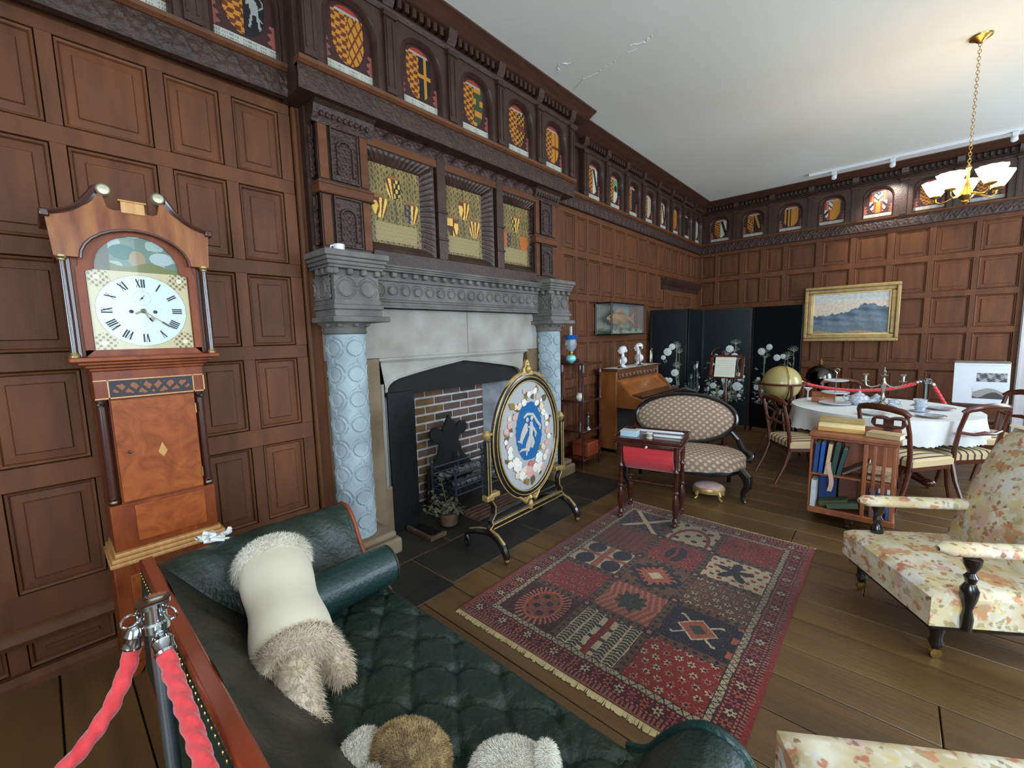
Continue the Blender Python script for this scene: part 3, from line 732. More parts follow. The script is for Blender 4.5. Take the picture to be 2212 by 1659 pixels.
q = relief(1.9, 0.085, 160, 8, scroll_h(0.16, 0.085, 0.014, 0.012)); q.v = [(-2.87+z, 1.7+x, 3.03+y) for x, y, z in q.v]; part('carved_rail', q, WOODC, OM)
part('bottom_rail', MB().box(-2.935, -2.84, 1.7, 3.6, 2.14, 2.25), WOODD, OM, bev=0.008)

# small white cup on the near end of the mantel
cup = thing('mug', 'small white cup standing on the stone mantel capital', 'cup', (-2.77, 1.40, 2.175))
part('body', MB().lathe([(0.026, 0), (0.033, 0.004), (0.036, 0.03), (0.037, 0.05), (0.034, 0.05), (0.032, 0.01), (0, 0.008)], 20), WHITEC, cup)
part('handle', MB().tube([(0.0, -0.034, 0.04), (0, -0.055, 0.038), (0, -0.058, 0.02), (0, -0.036, 0.012)], 0.005, 6), WHITEC, cup)

# ------------------------------------------------------------------ things in the hearth
FB = thing('fireback', 'black iron fireback with a pointed crest and two rounded ears behind the grate', 'fireback', (-3.26, 2.66, 0.004))
prof = [(-0.30, 0), (-0.28, 0.3), (-0.17, 0.42), (-0.12, 0.52), (-0.13, 0.57), (-0.2, 0.6), (-0.235, 0.64), (-0.235, 0.69), (-0.2, 0.725), (-0.15, 0.73), (-0.1, 0.70), (-0.085, 0.665), (-0.07, 0.72), (0.0, 0.83), (0.075, 0.735), (0.085, 0.69), (0.11, 0.725), (0.155, 0.75), (0.205, 0.74), (0.235, 0.70), (0.23, 0.65), (0.19, 0.615), (0.13, 0.60), (0.115, 0.56), (0.17, 0.42), (0.28, 0.3), (0.30, 0)]
part('plate', MB().prism(prof, -0.015, 0.015, 'yz'), SOOT, FB, bev=0.004)
GIR = mat('grate_iron', (70, 72, 78), 0.5, metal=0.4, var=0.3, scale=20, bump=0.15)
GR = thing('fire_grate', 'black iron basket grate with spiked corner posts standing in the fireplace', 'grate', (-3.03, 2.72, 0.004))
gx, gy = 0.17, 0.33
for x in (-gx, gx):
    for yy in (-gy, 0.0, gy):
        part('post', MB().tube([(x, yy, 0), (x, yy, 0.16), (x, yy, 0.4)], 0.013, 6).lathe([(0.013, 0.4), (0.022, 0.415), (0, 0.47)], 8, (x, yy, 0)), GIR, GR)
for z in (0.17, 0.235, 0.30, 0.36):
    part('bar', MB().tube([(-gx, -gy, z), (gx, -gy, z), (gx, gy, z), (-gx, gy, z)], 0.011, 6, closed=True), GIR, GR)
for k in range(9): part('bottom_bar', MB().tube([(-gx, -gy+0.08*k+0.01, 0.165), (gx, -gy+0.08*k+0.01, 0.165)], 0.009, 5), GIR, GR)
COAL = mat('coal', (92, 92, 96), 0.6, col2=(150, 148, 148), scale=12, bump=0.5)
cm = []
for k in range(4):
    q = MB().ell((0, 0, 0), (0.044, 0.036, 0.04), 8, 6); r2 = random.Random(k)
    q.v = [(x*r2.uniform(.75, 1.15), y*r2.uniform(.75, 1.15), z*r2.uniform(.75, 1.15)) for x, y, z in q.v]; cm.append(q.mesh('coal', COAL, 20))
for k in range(24):
    o = put('coal', cm[k % 4], None, (-3.03+(-0.1, 0.0, 0.1)[k//8]+rnd.uniform(-.005, .005), 2.72-0.27+0.077*(k % 8)+rnd.uniform(-.004, .004), 0.25+0.07*(k//8 == 1)+0.03*(k//8 == 0)+rnd.uniform(0, .012)), (rnd.random()*6, rnd.random()*6, rnd.random()*6))
    tag(o, 'grey lump of coal heaped in the iron grate', 'coal', 'coals in the grate')
FN = thing('ash_fender', 'low rusty iron fender bar on the slate by the black cheek board', 'fender', (-2.62, 1.93, 0.004))
RUST = mat('rusty_iron', (70, 50, 38), 0.7, col2=(110, 88, 66), scale=12, bump=0.3)
part('bar', MB().box(-0.33, 0.01, -0.02, 0.01, 0, 0.035).box(-0.02, 0.01, 0, 0.14, 0, 0.035), RUST, FN, bev=0.005)
part('pan', MB().box(-0.32, -0.03, 0.02, 0.13, 0, 0.01), BLACK, FN)
HP = thing('ribbed_hearth_plate', 'ribbed grey iron plate lying on the hearth before the grate', 'hearth plate', (-2.72, 2.75, 0.004))
part('plate', MB().box(-0.13, 0.13, -0.35, 0.35, 0, 0.012), RUST, HP, bev=0.003)
for k in range(5): part('rib', MB().box(-0.11+k*0.055, -0.085+k*0.055, -0.34, 0.34, 0.012, 0.024), RUST, HP, bev=0.004)
DF = thing('dried_foliage', 'dried grey-green leaf arrangement in a pot beside the fire grate', 'plant', (-2.74, 2.2, 0.004))
DRY = mat('dried_leaf', (80, 78, 58), 0.85, col2=(116, 112, 88), scale=14)
part('pot', MB().lathe([(0.05, 0), (0.075, 0.02), (0.08, 0.09), (0.06, 0.11), (0.055, 0.11), (0, 0.10)], 14), RUST, DF)
leafm = MB().grid(lambda u, v: ((u-0.5)*0.026*math.sin(PI*min(0.98, v+0.02)), v*0.045, 0.012*math.sin(PI*v)*(1-abs(u-0.5))), 2, 5).mesh('leaf', DRY)
for k in range(16):
    a = rnd.uniform(0, 2*PI); h = rnd.uniform(0.16, 0.40) if k < 5 else rnd.uniform(0.12, 0.24); rr = rnd.uniform(0.05, 0.14)
    ex, ey = math.cos(a)*rr*(1 if k > 5 else 0.6)-(0.06 if k < 6 else 0), math.sin(a)*rr-(0.05 if k < 6 else 0)
    st = part('stem', MB().tube([(0, 0, 0.1), (ex*0.4, ey*0.4, h*0.6), (ex, ey, h)], 0.004, 5), DRY, DF)
    for q in range(9):
        t = rnd.uniform(0.45, 1.05)
        put('leaf', leafm, st, (ex*t, ey*t, 0.1+(h-0.1)*t), (rnd.uniform(-1, 1), rnd.uniform(-1, 1), rnd.uniform(0, 6.3)))

# ------------------------------------------------------------------ longcase clock
CK = thing('longcase_clock', 'tall mahogany longcase clock with painted arched dial and swan-neck hood', 'clock', (-2.97, 0.361, 0.0))
CWOOD = mat('clock_mahogany', (108, 46, 20), 0.42, col2=(150, 72, 30), scale=5, stretch=(2, 2, 0.7), coat=0.08, spec=0.3, bump=0.04, dist=1.0, detail=6)
CBURR = mat('clock_burr_veneer', (132, 62, 24), 0.42, col2=(170, 90, 38), scale=9, coat=0.08, spec=0.3, dist=2.5, detail=8)
CLIGHT = mat('clock_satinwood', (196, 138, 78), 0.3, col2=(214, 164, 104), scale=7, stretch=(1, 8, 1), coat=0.3)
CDARK = mat('clock_dark_column', (70, 34, 26), 0.25, coat=0.5)
def hexbox(a, b, h0, h1, z0, z1): return MB().box(a, b, -h0, h0, z0, z1)
part('base', MB().box(0, 0.31, -0.226, 0.226, 0.06, 0.555), CWOOD, CK, bev=0.005)
part('base_panel', MB().box(0.31, 0.316, -0.17, 0.17, 0.12, 0.5), CBURR, CK, bev=0.004)
for yy in (-0.215, 0.215):
    part('bracket_foot', MB().prism([(0, 0), (0.05, 0), (0.07, 0.03), (0.12, 0.06), (0, 0.06)] if yy < 0 else [(0, 0), (0, 0.06), (-0.12, 0.06), (-0.07, 0.03), (-0.05, 0)], 0.02, 0.32, 'yz', ), CWOOD, CK, loc=(0, -0.232 if yy < 0 else 0.232, 0))
mo = MB()
for z0, z1, g in ((0.555, 0.575, 0.236), (0.575, 0.595, 0.228), (0.595, 0.615, 0.214)): mo.box(0, 0.084+g, -g, g, z0, z1)
part('base_moulding', mo, CLIGHT, CK, bev=0.006)
part('lower_trunk', MB().box(0, 0.27, -0.208, 0.208, 0.615, 0.84), CWOOD, CK, bev=0.004)
part('burr_panel', MB().box(0.27, 0.274, -0.12, 0.16, 0.645, 0.825), CBURR, CK, bev=0.002)
part('trunk', MB().box(0, 0.262, -0.162, 0.162, 0.84, 1.35).box(0, 0.22, -0.205, 0.205, 0.84, 1.35), CWOOD, CK)
tdoor = part('trunk_door', MB().box(0.262, 0.276, -0.157, 0.161, 0.85, 1.345), CBURR, CK, bev=0.003)
part('inlay_vase', MB().prism([(-0.018, 0), (-0.012, -0.012), (0, -0.03), (0.012, -0.012), (0.018, 0), (0.01, 0.02), (0, 0.045), (-0.01, 0.02)], 0.276, 0.2765, 'yz'), CLIGHT, tdoor, loc=(0, 0.01, 1.07))
part('key', MB().lathe([(0, 0), (0.008, 0.002), (0.006, 0.016), (0, 0.018)], 8, (0.276, -0.113, 1.09), 'x'), CDARK, tdoor)
for z in (0.9, 1.24): part('hinge', MB().box(0.27, 0.279, 0.158, 0.164, z, z+0.05), BRASS, tdoor)
for s in (-1, 1):
    part('quarter_column', MB().lathe([(0.021, 0.855), (0.021, 1.33)], 14, (0.235, s*0.187, 0)), CDARK, CK)
    for z in (0.845, 1.315): part('column_collar', MB().lathe([(0.024, z), (0.027, z+0.008), (0.022, z+0.016), (0.026, z+0.028)], 12, (0.235, s*0.187, 0)), SILVER, CK)
part('inlay_band', MB().box(0, 0.285, -0.208, 0.208, 1.35, 1.482), CWOOD, CK, bev=0.003)
part('inlay_stringing', MB().box(0.285, 0.287, -0.208, 0.208, 1.352, 1.358).box(0.285, 0.287, -0.208, 0.208, 1.436, 1.441).box(0.285, 0.287, -0.162, -0.157, 1.352, 1.44).box(0.285, 0.287, 0.158, 0.163, 1.352, 1.44).box(0.285, 0.287, 0.202, 0.208, 1.352, 1.44), CLIGHT, CK)
def marq(U, V):
    k = K('black')*1.6*np.ones(U.shape+(1,)); v = V-0.5
    lf = (np.abs(np.sin(np.abs(U)*10+v*3)) > 0.45) & (np.abs(v) < 0.38*np.clip(1.05-np.abs(U), 0, 1)**0.3) & (np.sin(np.abs(U)*21-v*9) > -0.35) & (np.abs(U) < 0.92)
    return sel(lf, np.array((150, 86, 46)), k)
put('marquetry_panel', paint_mesh('marquetry_panel', 0.314, 0.074, 96, 24, marq, PAINTM), CK, M4=wallM('L', 0.0, 1.36, 0.2865))
hm = MB()
for z0, z1, g in ((1.482, 1.497, 0.215), (1.497, 1.512, 0.228), (1.512, 1.527, 0.25), (1.527, 1.548, 0.275)): hm.box(0, 0.075+g, -g, g, z0, z1)
part('hood_moulding', hm, CWOOD, CK, bev=0.005)
part('hood_body', MB().box(0.0, 0.265, -0.228, 0.228, 1.548, 1.99), CWOOD, CK, bev=0.003)
# arched dial door frame
ap = [(0.187, 1.578), (0.187, 1.93)] + [(0.187*math.cos(a)*0.82, 1.945+0.16*math.sin(a)) for a in [PI*k/16 for k in range(17)]] + [(-0.187, 1.93), (-0.187, 1.578)]
op = [(0.215, 1.55), (0.215, 1.94)] + [(0.205*math.cos(a), 1.95+0.18*math.sin(a)) for a in [PI*k/16 for k in range(17)]] + [(-0.215, 1.94), (-0.215, 1.55)]
n = len(ap); df = MB()
df.add([(0.28, a, b) for a, b in op]+[(0.28, a, b) for a, b in ap]+[(0.266, a, b) for a, b in ap]+[(0.262, a, b) for a, b in op], [(i, i+1, n+i+1, n+i) for i in range(n-1)]+[(n+i, n+i+1, 2*n+i+1, 2*n+i) for i in range(n-1)]+[(3*n+i, 3*n+i+1, i+1, i) for i in range(n-1)])
part('dial_door', df, CWOOD, CK)
part('dial_door_rail', MB().box(0.264, 0.28, -0.215, 0.215, 1.548, 1.579), CWOOD, CK)
for s in (-1, 1):
    part('hood_column', MB().lathe([(0.014, 1.565), (0.0155, 1.7), (0.013, 1.965)], 14, (0.29, s*0.2535, 0)), mat('column_polished', (60, 36, 34), 0.12, coat=1.0), CK)
    part('column_back', MB().box(0.2, 0.262, s*0.215, s*0.25, 1.55, 1.99), CDARK, CK)
    for z, f in ((1.548, 1), (1.99, -1)): part('column_cap', MB().lathe([(0.02, z), (0.021, z+f*0.008), (0.015, z+f*0.016), (0.016, z+f*0.022)][::f], 12, (0.29, s*0.2535, 0)), mat('cap_brass', (214, 196, 140), 0.25, metal=0.9), CK)
# swan-neck pediment board
def neck(t):       # from the outer corner to the scroll
    y = 0.285-0.175*t; z = 2.15+0.14*(0.25*t+0.75*t**3)
    return y, z
nk = [neck(k/12) for k in range(13)]
ri = [(0.1, 2.27), (0.094, 2.24), (0.088, 2.215), (0.075, 2.207), (0.06, 2.206), (0.045, 2.21), (0.042, 2.252)]
topr = nk + ri
arc = [(0.2*math.cos(a), 1.985+0.145*math.sin(a)) for a in [PI*k/14 for k in range(15)]]
poly = [(0.275, 1.985)] + topr + [(-a, b) for a, b in topr[::-1]] + [(-0.275, 1.985)] + arc[::-1]
part('pediment', MB().prism(poly, 0.272, 0.305, 'yz'), mat('pediment_veneer', (112, 50, 20), 0.4, col2=(170, 106, 52), scale=6, stretch=(1, 3, 0.6), coat=0.1, spec=0.35), CK)
part('pediment_arch_bead', MB().tube([(0.306, a*0.97, b-0.004) for a, b in arc], 0.006, 6), CDARK, CK)
part('hood_top', MB().box(0, 0.25, -0.27, 0.27, 1.99, 2.16), CWOOD, CK)
for s in (-1, 1):
    part('swan_neck', MB().tube([(0.29, s*(a+0.004), b+0.006) for a, b in nk], [0.018]*9+[0.02, 0.021, 0.02, 0.018], 8).tube([(0.31, s*(a+0.006), b+0.012) for a, b in nk], 0.009, 6), CDARK, CK)
    part('cornice_return', MB().box(0, 0.32, s*0.27, s*0.302, 2.14, 2.172), CDARK, CK, bev=0.006)
    part('patera', MB().lathe([(0, 0), (0.026, 0), (0.026, 0.05), (0.022, 0.056), (0.019, 0.052), (0, 0.054)], 20, (0.27, s*0.095, 2.287), 'x'), mat('patera_silver', (196, 190, 162), 0.35, metal=0.6), CK)
part('finial_block', MB().box(0.27, 0.312, -0.042, 0.042, 2.2, 2.25).box(0.268, 0.316, -0.05, 0.05, 2.25, 2.257), CLIGHT, CK, bev=0.002)
# painted dial
def dial(U, V):
    X = U*0.1825; Z = 1.578+V*0.53; cz = 1.76; r = np.hypot(X, Z-cz)
    base = np.array((196, 182, 140), float)*np.ones(U.shape+(1,))
    orn = (np.sin(np.abs(X)*260)*np.sin((Z-cz)*240) > 0.15) & (np.hypot(np.abs(X)-0.145, np.abs(Z-cz)-0.145) < 0.042)
    base = sel(orn, np.array((120, 104, 62)), base)
    base = sel(np.hypot(np.abs(X)-0.15, np.abs(Z-cz)-0.15) < 0.011, np.array((220, 214, 196)), base)
    out = sel(r < 0.168, np.array((206, 222, 226)), base)
    out = sel((r > 0.1655) & (r < 0.168), np.array((150, 140, 110)), out)
    out = sel((np.abs(np.hypot(X, Z-cz-0.06)-0.034) < 0.0012), np.array((170, 184, 188)), out)
    # arched landscape
    a = Z > 1.94
    sky = np.array((96, 120, 104), float)*np.ones(U.shape+(1,))
    cl = np.sin(X*40+2)*np.sin(Z*60)
    sky = sel(cl > 0.2, np.array((150, 168, 160)), sky); sky = sel((np.hypot((X+0.05)/0.05, (Z-2.03)/0.035) < 1), np.array((44, 96, 84)), sky)
    sky = sel((np.hypot((X-0.0)/0.03, (Z-2.0)/0.04) < 1), np.array((150, 130, 96)), sky)
    gr = Z < 1.975+0.012*np.sin(X*35); sky = sel(gr, np.array((104, 108, 48)), sky); sky = sel((X < -0.10) & a, np.array((70, 74, 40)), sky)
    sky = sel((np.hypot((X-0.09)/0.045, (Z-2.01)/0.03) < 1) & ~gr, np.array((160, 176, 176)), sky)
    return sel(a, sky, out)
def dmask(U, V):
    X = U*0.1825; Z = 1.578+V*0.53
    return (Z < 1.945) | (np.hypot(X/0.172, (Z-1.94)/0.165) < 1.0)
DIALM = paint_mat('dial_enamel', 0.25, 0.5, 0.03, 20, coat=0.4)
dl = put('dial', paint_mesh('dial', 0.365, 0.53, 140, 200, dial, DIALM, mask=dmask), CK, M4=wallM('L', 0.0, 1.578, 0.268))
INK = mat('numeral_ink', (34, 38, 44), 0.5)
nums = ['XII', 'I', 'II', 'III', 'IIII', 'V', 'VI', 'VII', 'VIII', 'IX', 'X', 'XI']
def stroke(mb, x0, y0, x1, y1, w):
    d = Vector((x1-x0, y1-y0)); nn = Vector((-d.y, d.x)).normalized()*w/2
    return mb.add([(x0-nn.x, y0-nn.y, 0), (x1-nn.x, y1-nn.y, 0), (x1+nn.x, y1+nn.y, 0), (x0+nn.x, y0+nn.y, 0)], [(0, 1, 2, 3)])
adv = {'I': 0.009, 'V': 0.017, 'X': 0.018}
for h, t in enumerate(nums):
    mb = MB(); wd = sum(adv[c] for c in t); x = -wd/2; h0, h1 = 0.110, 0.149
    for c in t:
        a = adv[c]
        if c == 'I': stroke(mb, x+a/2, h0, x+a/2, h1, 0.0062)
        if c == 'V': stroke(mb, x+0.003, h1, x+a/2, h0, 0.0055); stroke(mb, x+a-0.003, h1, x+a/2, h0, 0.002)
        if c == 'X': stroke(mb, x+0.003, h1, x+a-0.003, h0, 0.0055); stroke(mb, x+a-0.003, h1, x+0.003, h0, 0.002)
        x += a
    ang = -2*PI*h/12; ca, sa = math.cos(ang), math.sin(ang)
    mb.v = [(px*ca-py*sa, px*sa+py*ca, 0) for px, py, _ in mb.v]
    part('numeral', mb, INK, dl, loc=(0, 0.182, 0.0008), smooth=0)
for (cx, cy, s) in ((0, 0.242, 1),):
    part('seconds_hand', stroke(stroke(MB(), -0.010, cy-0.012, 0.011, cy+0.014, 0.002), -0.003, cy-0.003, 0.003, cy+0.003, 0.008), INK, dl, loc=(0, 0, 0.0016))
for cx in (-0.044, 0.044): part('winding_hole', MB().lathe([(0, 0), (0.0085, 0), (0.0085, 0.001), (0, 0.001)], 14, (cx, 0.178, 0.0008)), INK, dl)
HAND = mat('clock_hand_brass', (120, 112, 92), 0.35, metal=0.7)
hh = MB(); stroke(hh, 0, 0.182, 0.03, 0.13, 0.006); stroke(hh, 0.022, 0.15, 0.036, 0.137, 0.016); stroke(hh, 0, 0.182, -0.03, 0.168, 0.010); part('hour_hand', hh, HAND, dl, loc=(0, 0, 0.003))
hh = MB(); stroke(hh, -0.01, 0.19, 0.11, 0.095, 0.003); stroke(hh, 0.066, 0.13, 0.094, 0.108, 0.009); part('minute_hand', hh, HAND, dl, loc=(0, 0, 0.005))
part('hand_boss', MB().lathe([(0.011, 0), (0.011, 0.004), (0, 0.007)], 14, (0, 0.182, 0.001)), HAND, dl)

# ------------------------------------------------------------------ green leather chaise longue
CHS = thing('chaise_longue', 'long green leather chaise longue with buttoned seat and mahogany back rail', 'chaise longue', (-1.2, 0.6, 0))
LEA = mat('green_leather', (14, 44, 40), 0.36, col2=(26, 56, 50), scale=5, bump=0.25, bscale=60, coat=0.12)
LEAW = mat('worn_green_leather', (20, 42, 37), 0.36, col2=(44, 52, 42), scale=4.5, bump=0.35, bscale=45, dist=1.5, detail=8)
def worn(m, c, lo=0.52, hi=0.6):
    nt = m.node_tree; N = nt.nodes; L = nt.links; b = N['Principled BSDF']; src = b.inputs['Base Color'].links[0].from_socket
    g = N.new('ShaderNodeNewGeometry'); r = N.new('ShaderNodeMapRange'); r.inputs['From Min'].default_value = lo; r.inputs['From Max'].default_value = hi; r.inputs['To Max'].default_value = 0.75
    L.new(g.outputs['Pointiness'], r.inputs['Value']); x = N.new('ShaderNodeMix'); x.data_type = 'RGBA'; L.new(r.outputs[0], x.inputs['Factor']); L.new(src, x.inputs[6]); x.inputs[7].default_value = (*rgb(c), 1); L.new(x.outputs[2], b.inputs['Base Color'])
worn(LEAW, (96, 90, 68))
LEAD = mat('dark_worn_leather', (24, 30, 26), 0.5, col2=(56, 48, 36), scale=3.5, bump=0.35, bscale=40, dist=1.2, detail=8)
CMAH = mat('chaise_mahogany', (128, 52, 30), 0.3, col2=(152, 70, 42), scale=3, stretch=(0.4, 6, 6), coat=0.4)
cx0, cy0 = -1.2, 0.6
def PC4(name, mb, m, parent=CHS, **k):
    mb.v = [(x-cx0, y-cy0, z) for x, y, z in mb.v]; return part(name, mb, m, parent, **k)
def tuft(x, y):
    """buttoned leather: folds meet at a staggered lattice of buttons"""
    px, py = 0.235, 0.19
    best = 9; 
    for k in (0, 1):
        qx = (x+k*px/2+px/2) % px-px/2; qy = (y+k*py/2+py/2) % py-py/2
        best = min(best, math.hypot(qx, qy))
    a = x/px+y/py; b = x/px-y/py
    fa = abs((a+0.5) % 1-0.5); fb = abs((b+0.5) % 1-0.5)
    f = min(fa, fb)
    th = math.atan2(y*1.0, x)
    return -0.018*math.exp(-(best/0.032)**2) - 0.011*math.exp(-(f/0.035)**2) + 0.004 + 0.005*math.sin(x*61+y*23)*math.sin(y*53-x*31)*math.exp(-(best/0.07)**2)
def seatf(u, v):
    x = -1.93+1.60*u; y = 0.40+0.615*v
    e = max(0, (v-0.9)/0.1)
    z = 0.455+0.02*math.sin(PI*v)*math.sin(PI*u) + tuft(x, y)*(1-e) - 0.05*e*e
    return (x, y, z)
PC4('seat', MB().grid(seatf, 160, 66), LEAW, smooth=80)
PC4('seat_front', MB().grid(lambda u, v: (-1.93+1.6*u, 1.015+0.012*math.sin(PI*v), 0.405-0.125*v), 8, 6), LEA)
def backf(u, v):
    x = -2.1+1.85*u; t = v
    y = 0.232+0.26*t**1.3; z = 0.735-0.285*t+0.03*math.sin(PI*t)+0.008*math.sin(x*9+t*6)+0.006*math.sin(x*23-t*9)
    return (x, y, z)
PC4('back_cushion', MB().grid(backf, 70, 16), LEAD, smooth=80)
PC4('back_rail', MB().box(-2.2, -0.22, 0.186, 0.232, 0.714, 0.745), CMAH, bev=0.008)
PC4('back_outer', MB().add([(-2.18, 0.188, 0.716), (-0.24, 0.188, 0.716), (-0.24, 0.165, 0.28), (-2.18, 0.165, 0.28), (-2.18, 0.2, 0.716), (-0.24, 0.2, 0.716), (-0.24, 0.19, 0.28), (-2.18, 0.19, 0.28)], [(3, 2, 1, 0), (4, 5, 6, 7), (0, 1, 5, 4), (2, 3, 7, 6), (1, 2, 6, 5), (3, 0, 4, 7)]), LEA)
PC4('base_rail', MB().box(-2.2, -0.2, 0.165, 0.185, 0.22, 0.3).box(-2.2, -0.2, 0.99, 1.02, 0.21, 0.29).box(-2.2, -2.16, 0.17, 1.02, 0.21, 0.3).box(-0.24, -0.2, 0.17, 1.02, 0.21, 0.3), CMAH, bev=0.006)
nail = MB().ell((0, 0, 0), (0.006, 0.004, 0.006), 8, 5).mesh('nail', BRASS)
for k in range(64): put('nail', nail, CHS, (-2.16+k*0.03-cx0, 0.185-cy0, 0.702))
# scrolled head: swept along y
hp = [(-1.86, 0.44), (-1.93, 0.50), (-1.99, 0.585), (-2.03, 0.66), (-2.075, 0.71), (-2.13, 0.73), (-2.19, 0.715), (-2.225, 0.67), (-2.22, 0.615), (-2.19, 0.58)]
def interp(P, t):
    k = t*(len(P)-1); i = min(int(k), len(P)-2); f = k-i
    p0 = P[max(i-1, 0)]; p1 = P[i]; p2 = P[i+1]; p3 = P[min(i+2, len(P)-1)]
    return tuple(0.5*(2*b+(c-a)*f+(2*a-5*b+4*c-d)*f*f+(3*b-a-3*c+d)*f**3) for a, b, c, d in zip(p0, p1, p2, p3))
def headf(u, v):
    x, z = interp(hp, v); y = 0.235+0.765*u
    bulge = 0.012*math.sin(PI*u)+0.004*math.sin(u*31+v*17)
    return (x+bulge*0.6, y, z+bulge)
PC4('head_rest', MB().grid(headf, 50, 40), LEAW, smooth=80)
PC4('head_back', MB().box(-2.2, -2.17, 0.2, 1.0, 0.25, 0.64), LEA)
def scroll_face(P, yy, nm, m=None):
    w = 0.018; mb = MB()
    pts = [interp(P, k/40) for k in range(41)]
    mb.tube([(x, yy, z) for x, z in pts], 0.011, 8)
    return PC4(nm, mb, m or CMAH)
scroll_face(hp, 1.008, 'head_scroll')
inner = [interp(hp, k/20) for k in range(21)]
poly = [(x, z) for x, z in inner] + [(-2.19, 0.3), (-1.84, 0.3)]
PC4('head_end', MB().prism(poly, 0.985, 1.0, 'xz'), LEA)
PC4('head_block', MB().prism([(-1.92, 0.5), (-1.86, 0.47), (-1.74, 0.36), (-1.66, 0.32), (-1.66, 0.21), (-1.9, 0.21)], 0.995, 1.03, 'xz'), CMAH, bev=0.006)
PC4('head_carving', MB().lathe([(0, 0), (0.04, 0.0), (0.045, 0.012), (0.03, 0.018), (0.02, 0.014), (0, 0.02)], 18, (-1.8, 1.03, 0.36), 'y'), CMAH)
fp = [(-0.5, 0.43), (-0.44, 0.46), (-0.39, 0.535), (-0.33, 0.605), (-0.27, 0.632), (-0.21, 0.615), (-0.18, 0.56), (-0.20, 0.5), (-0.23, 0.48)]
PC4('foot_roll', MB().grid(lambda u, v: (interp(fp, v)[0], 0.235+0.775*u, interp(fp, v)[1]+0.008*math.sin(PI*u)), 24, 30), LEAW, smooth=80)
scroll_face(fp, 1.012, 'foot_scroll', LEA)
poly = [interp(fp, k/20) for k in range(21)] + [(-0.22, 0.3), (-0.5, 0.3)]
PC4('foot_end', MB().prism(poly, 0.99, 1.005, 'xz'), LEA)
for x in (-2.12, -0.32):
    for yy in (0.24, 0.94):
        PC4('leg', MB().lathe([(0.02, 0.0), (0.028, 0.02), (0.022, 0.06), (0.036, 0.12), (0.03, 0.17), (0.042, 0.215)], 14, (x, yy, 0)), CMAH)
BO = thing('bolster', 'round green leather bolster cushion lying across the chaise', 'bolster', (-1.70, 0.74, 0.555))
part('cover', MB().lathe([(0.0, -0.262), (0.07, -0.262), (0.088, -0.25), (0.09, -0.1), (0.092, 0.1), (0.088, 0.25), (0.07, 0.262), (0.0, 0.262)], 32, (0, 0, 0), 'y'), LEA, BO)
for s in (-1, 1):
    part('piping', MB().tube([(0.083*math.cos(2*PI*k/28), s*0.258, 0.083*math.sin(2*PI*k/28)) for k in range(28)], 0.005, 6, closed=True), LEAD, BO)
    part('button', MB().ell((0, s*0.264, 0), (0.014, 0.006, 0.014)), LEAD, BO)

# ------------------------------------------------------------------ sheepskins
FURW = mat('white_fur', (226, 216, 196), 0.9, col2=(244, 238, 226), scale=12, sheen=0.4)
FURG = mat('grey_fur', (202, 180, 146), 0.9, col2=(232, 218, 194), scale=12, sheen=0.4)
FURB = mat('brown_fur', (132, 98, 58), 0.9, col2=(206, 176, 122), scale=30, sheen=0.4)
HIDE = mat('cream_hide', (238, 228, 202), 0.7, var=0.05, scale=4, bump=0.08)
def fur(name, mbsurf, m, parent, n, ln, seed, flat=0.0, down=0.25, keep=None, wd=0.0011):
    """tufts of hair grown from the faces of a surface"""
    r = random.Random(seed); mb = MB(); F = mbsurf.f; V = [Vector(p) for p in mbsurf.v]
    W = []; tot = 0
    for f in F:
        p = [V[i] for i in f]; a = ((p[1]-p[0]).cross(p[2]-p[0])).length; tot += a; W.append(tot)
    vs = []; fs = []
    import bisect
    for k in range(n):
        f = F[bisect.bisect(W, r.random()*tot) % len(F)]; p = [V[i] for i in f]
        u, v = r.random(), r.random(); q = p[0].lerp(p[1], u).lerp((p[3] if len(p) > 3 else p[0]).lerp(p[2], u), v)
        if keep and not keep(q): continue
        nn = (p[1]-p[0]).cross(p[2]-p[0])
        if nn.length < 1e-12: continue
        nn.normalize()
        d = (nn+Vector((r.uniform(-.7, .7), r.uniform(-.7, .7), r.uniform(-.7, .4)-down))).normalized(); L = ln*r.uniform(0.6, 1.3)
        s = d.orthogonal().normalized()*wd*r.uniform(.7, 1.4); o = len(vs)
        mid = q+d*L*0.55+Vector((0, 0, -0.1*L)); tip = q+d*L+Vector((0, 0, -0.35*L))
        vs += [q-s, q+s, mid+s*0.7, mid-s*0.7, tip]; fs += [(o, o+1, o+2, o+3), (o+3, o+2, o+4)]
    mb.add(vs, fs); o = part(name, mb, m, parent, smooth=0); o['kind'] = 'stuff'; return o
RP = thing('rolled_sheepskin', 'rolled cream hide with shaggy white fur at both ends lying on the chaise', 'sheepskin', (-1.60, 0.505, 0.615))
A, B = Vector((-0.21, 0.05, 0.055)), Vector((0.23, -0.045, -0.035))
ax = (B-A).normalized(); sx = ax.cross(Vector((0, 0, 1))).normalized(); sz = sx.cross(ax)
def rollf(r0, a0, a1, t0, t1, sq=0.82):
    return lambda u, v: tuple(A.lerp(B, t0+(t1-t0)*u) + (r0(u) if callable(r0) else r0)*(math.cos(a0+(a1-a0)*v)*sx+math.sin(a0+(a1-a0)*v)*sz*sq))
part('hide', MB().grid(rollf(lambda u: 0.122+0.006*math.sin(u*9), -0.9, 2*PI-0.9, -0.08, 0.92), 14, 30, cv=True), HIDE, RP, smooth=80)
e1 = MB().grid(rollf(lambda u: 0.118+0.02*math.sin(PI*u), -0.9, 2*PI-0.9, -0.25, -0.05), 5, 26, cv=True).grid(lambda u, v: tuple(A.lerp(B, -0.23)+0.11*u*(math.cos(2*PI*v)*sx+math.sin(2*PI*v)*sz*0.8)), 3, 20, cv=True)
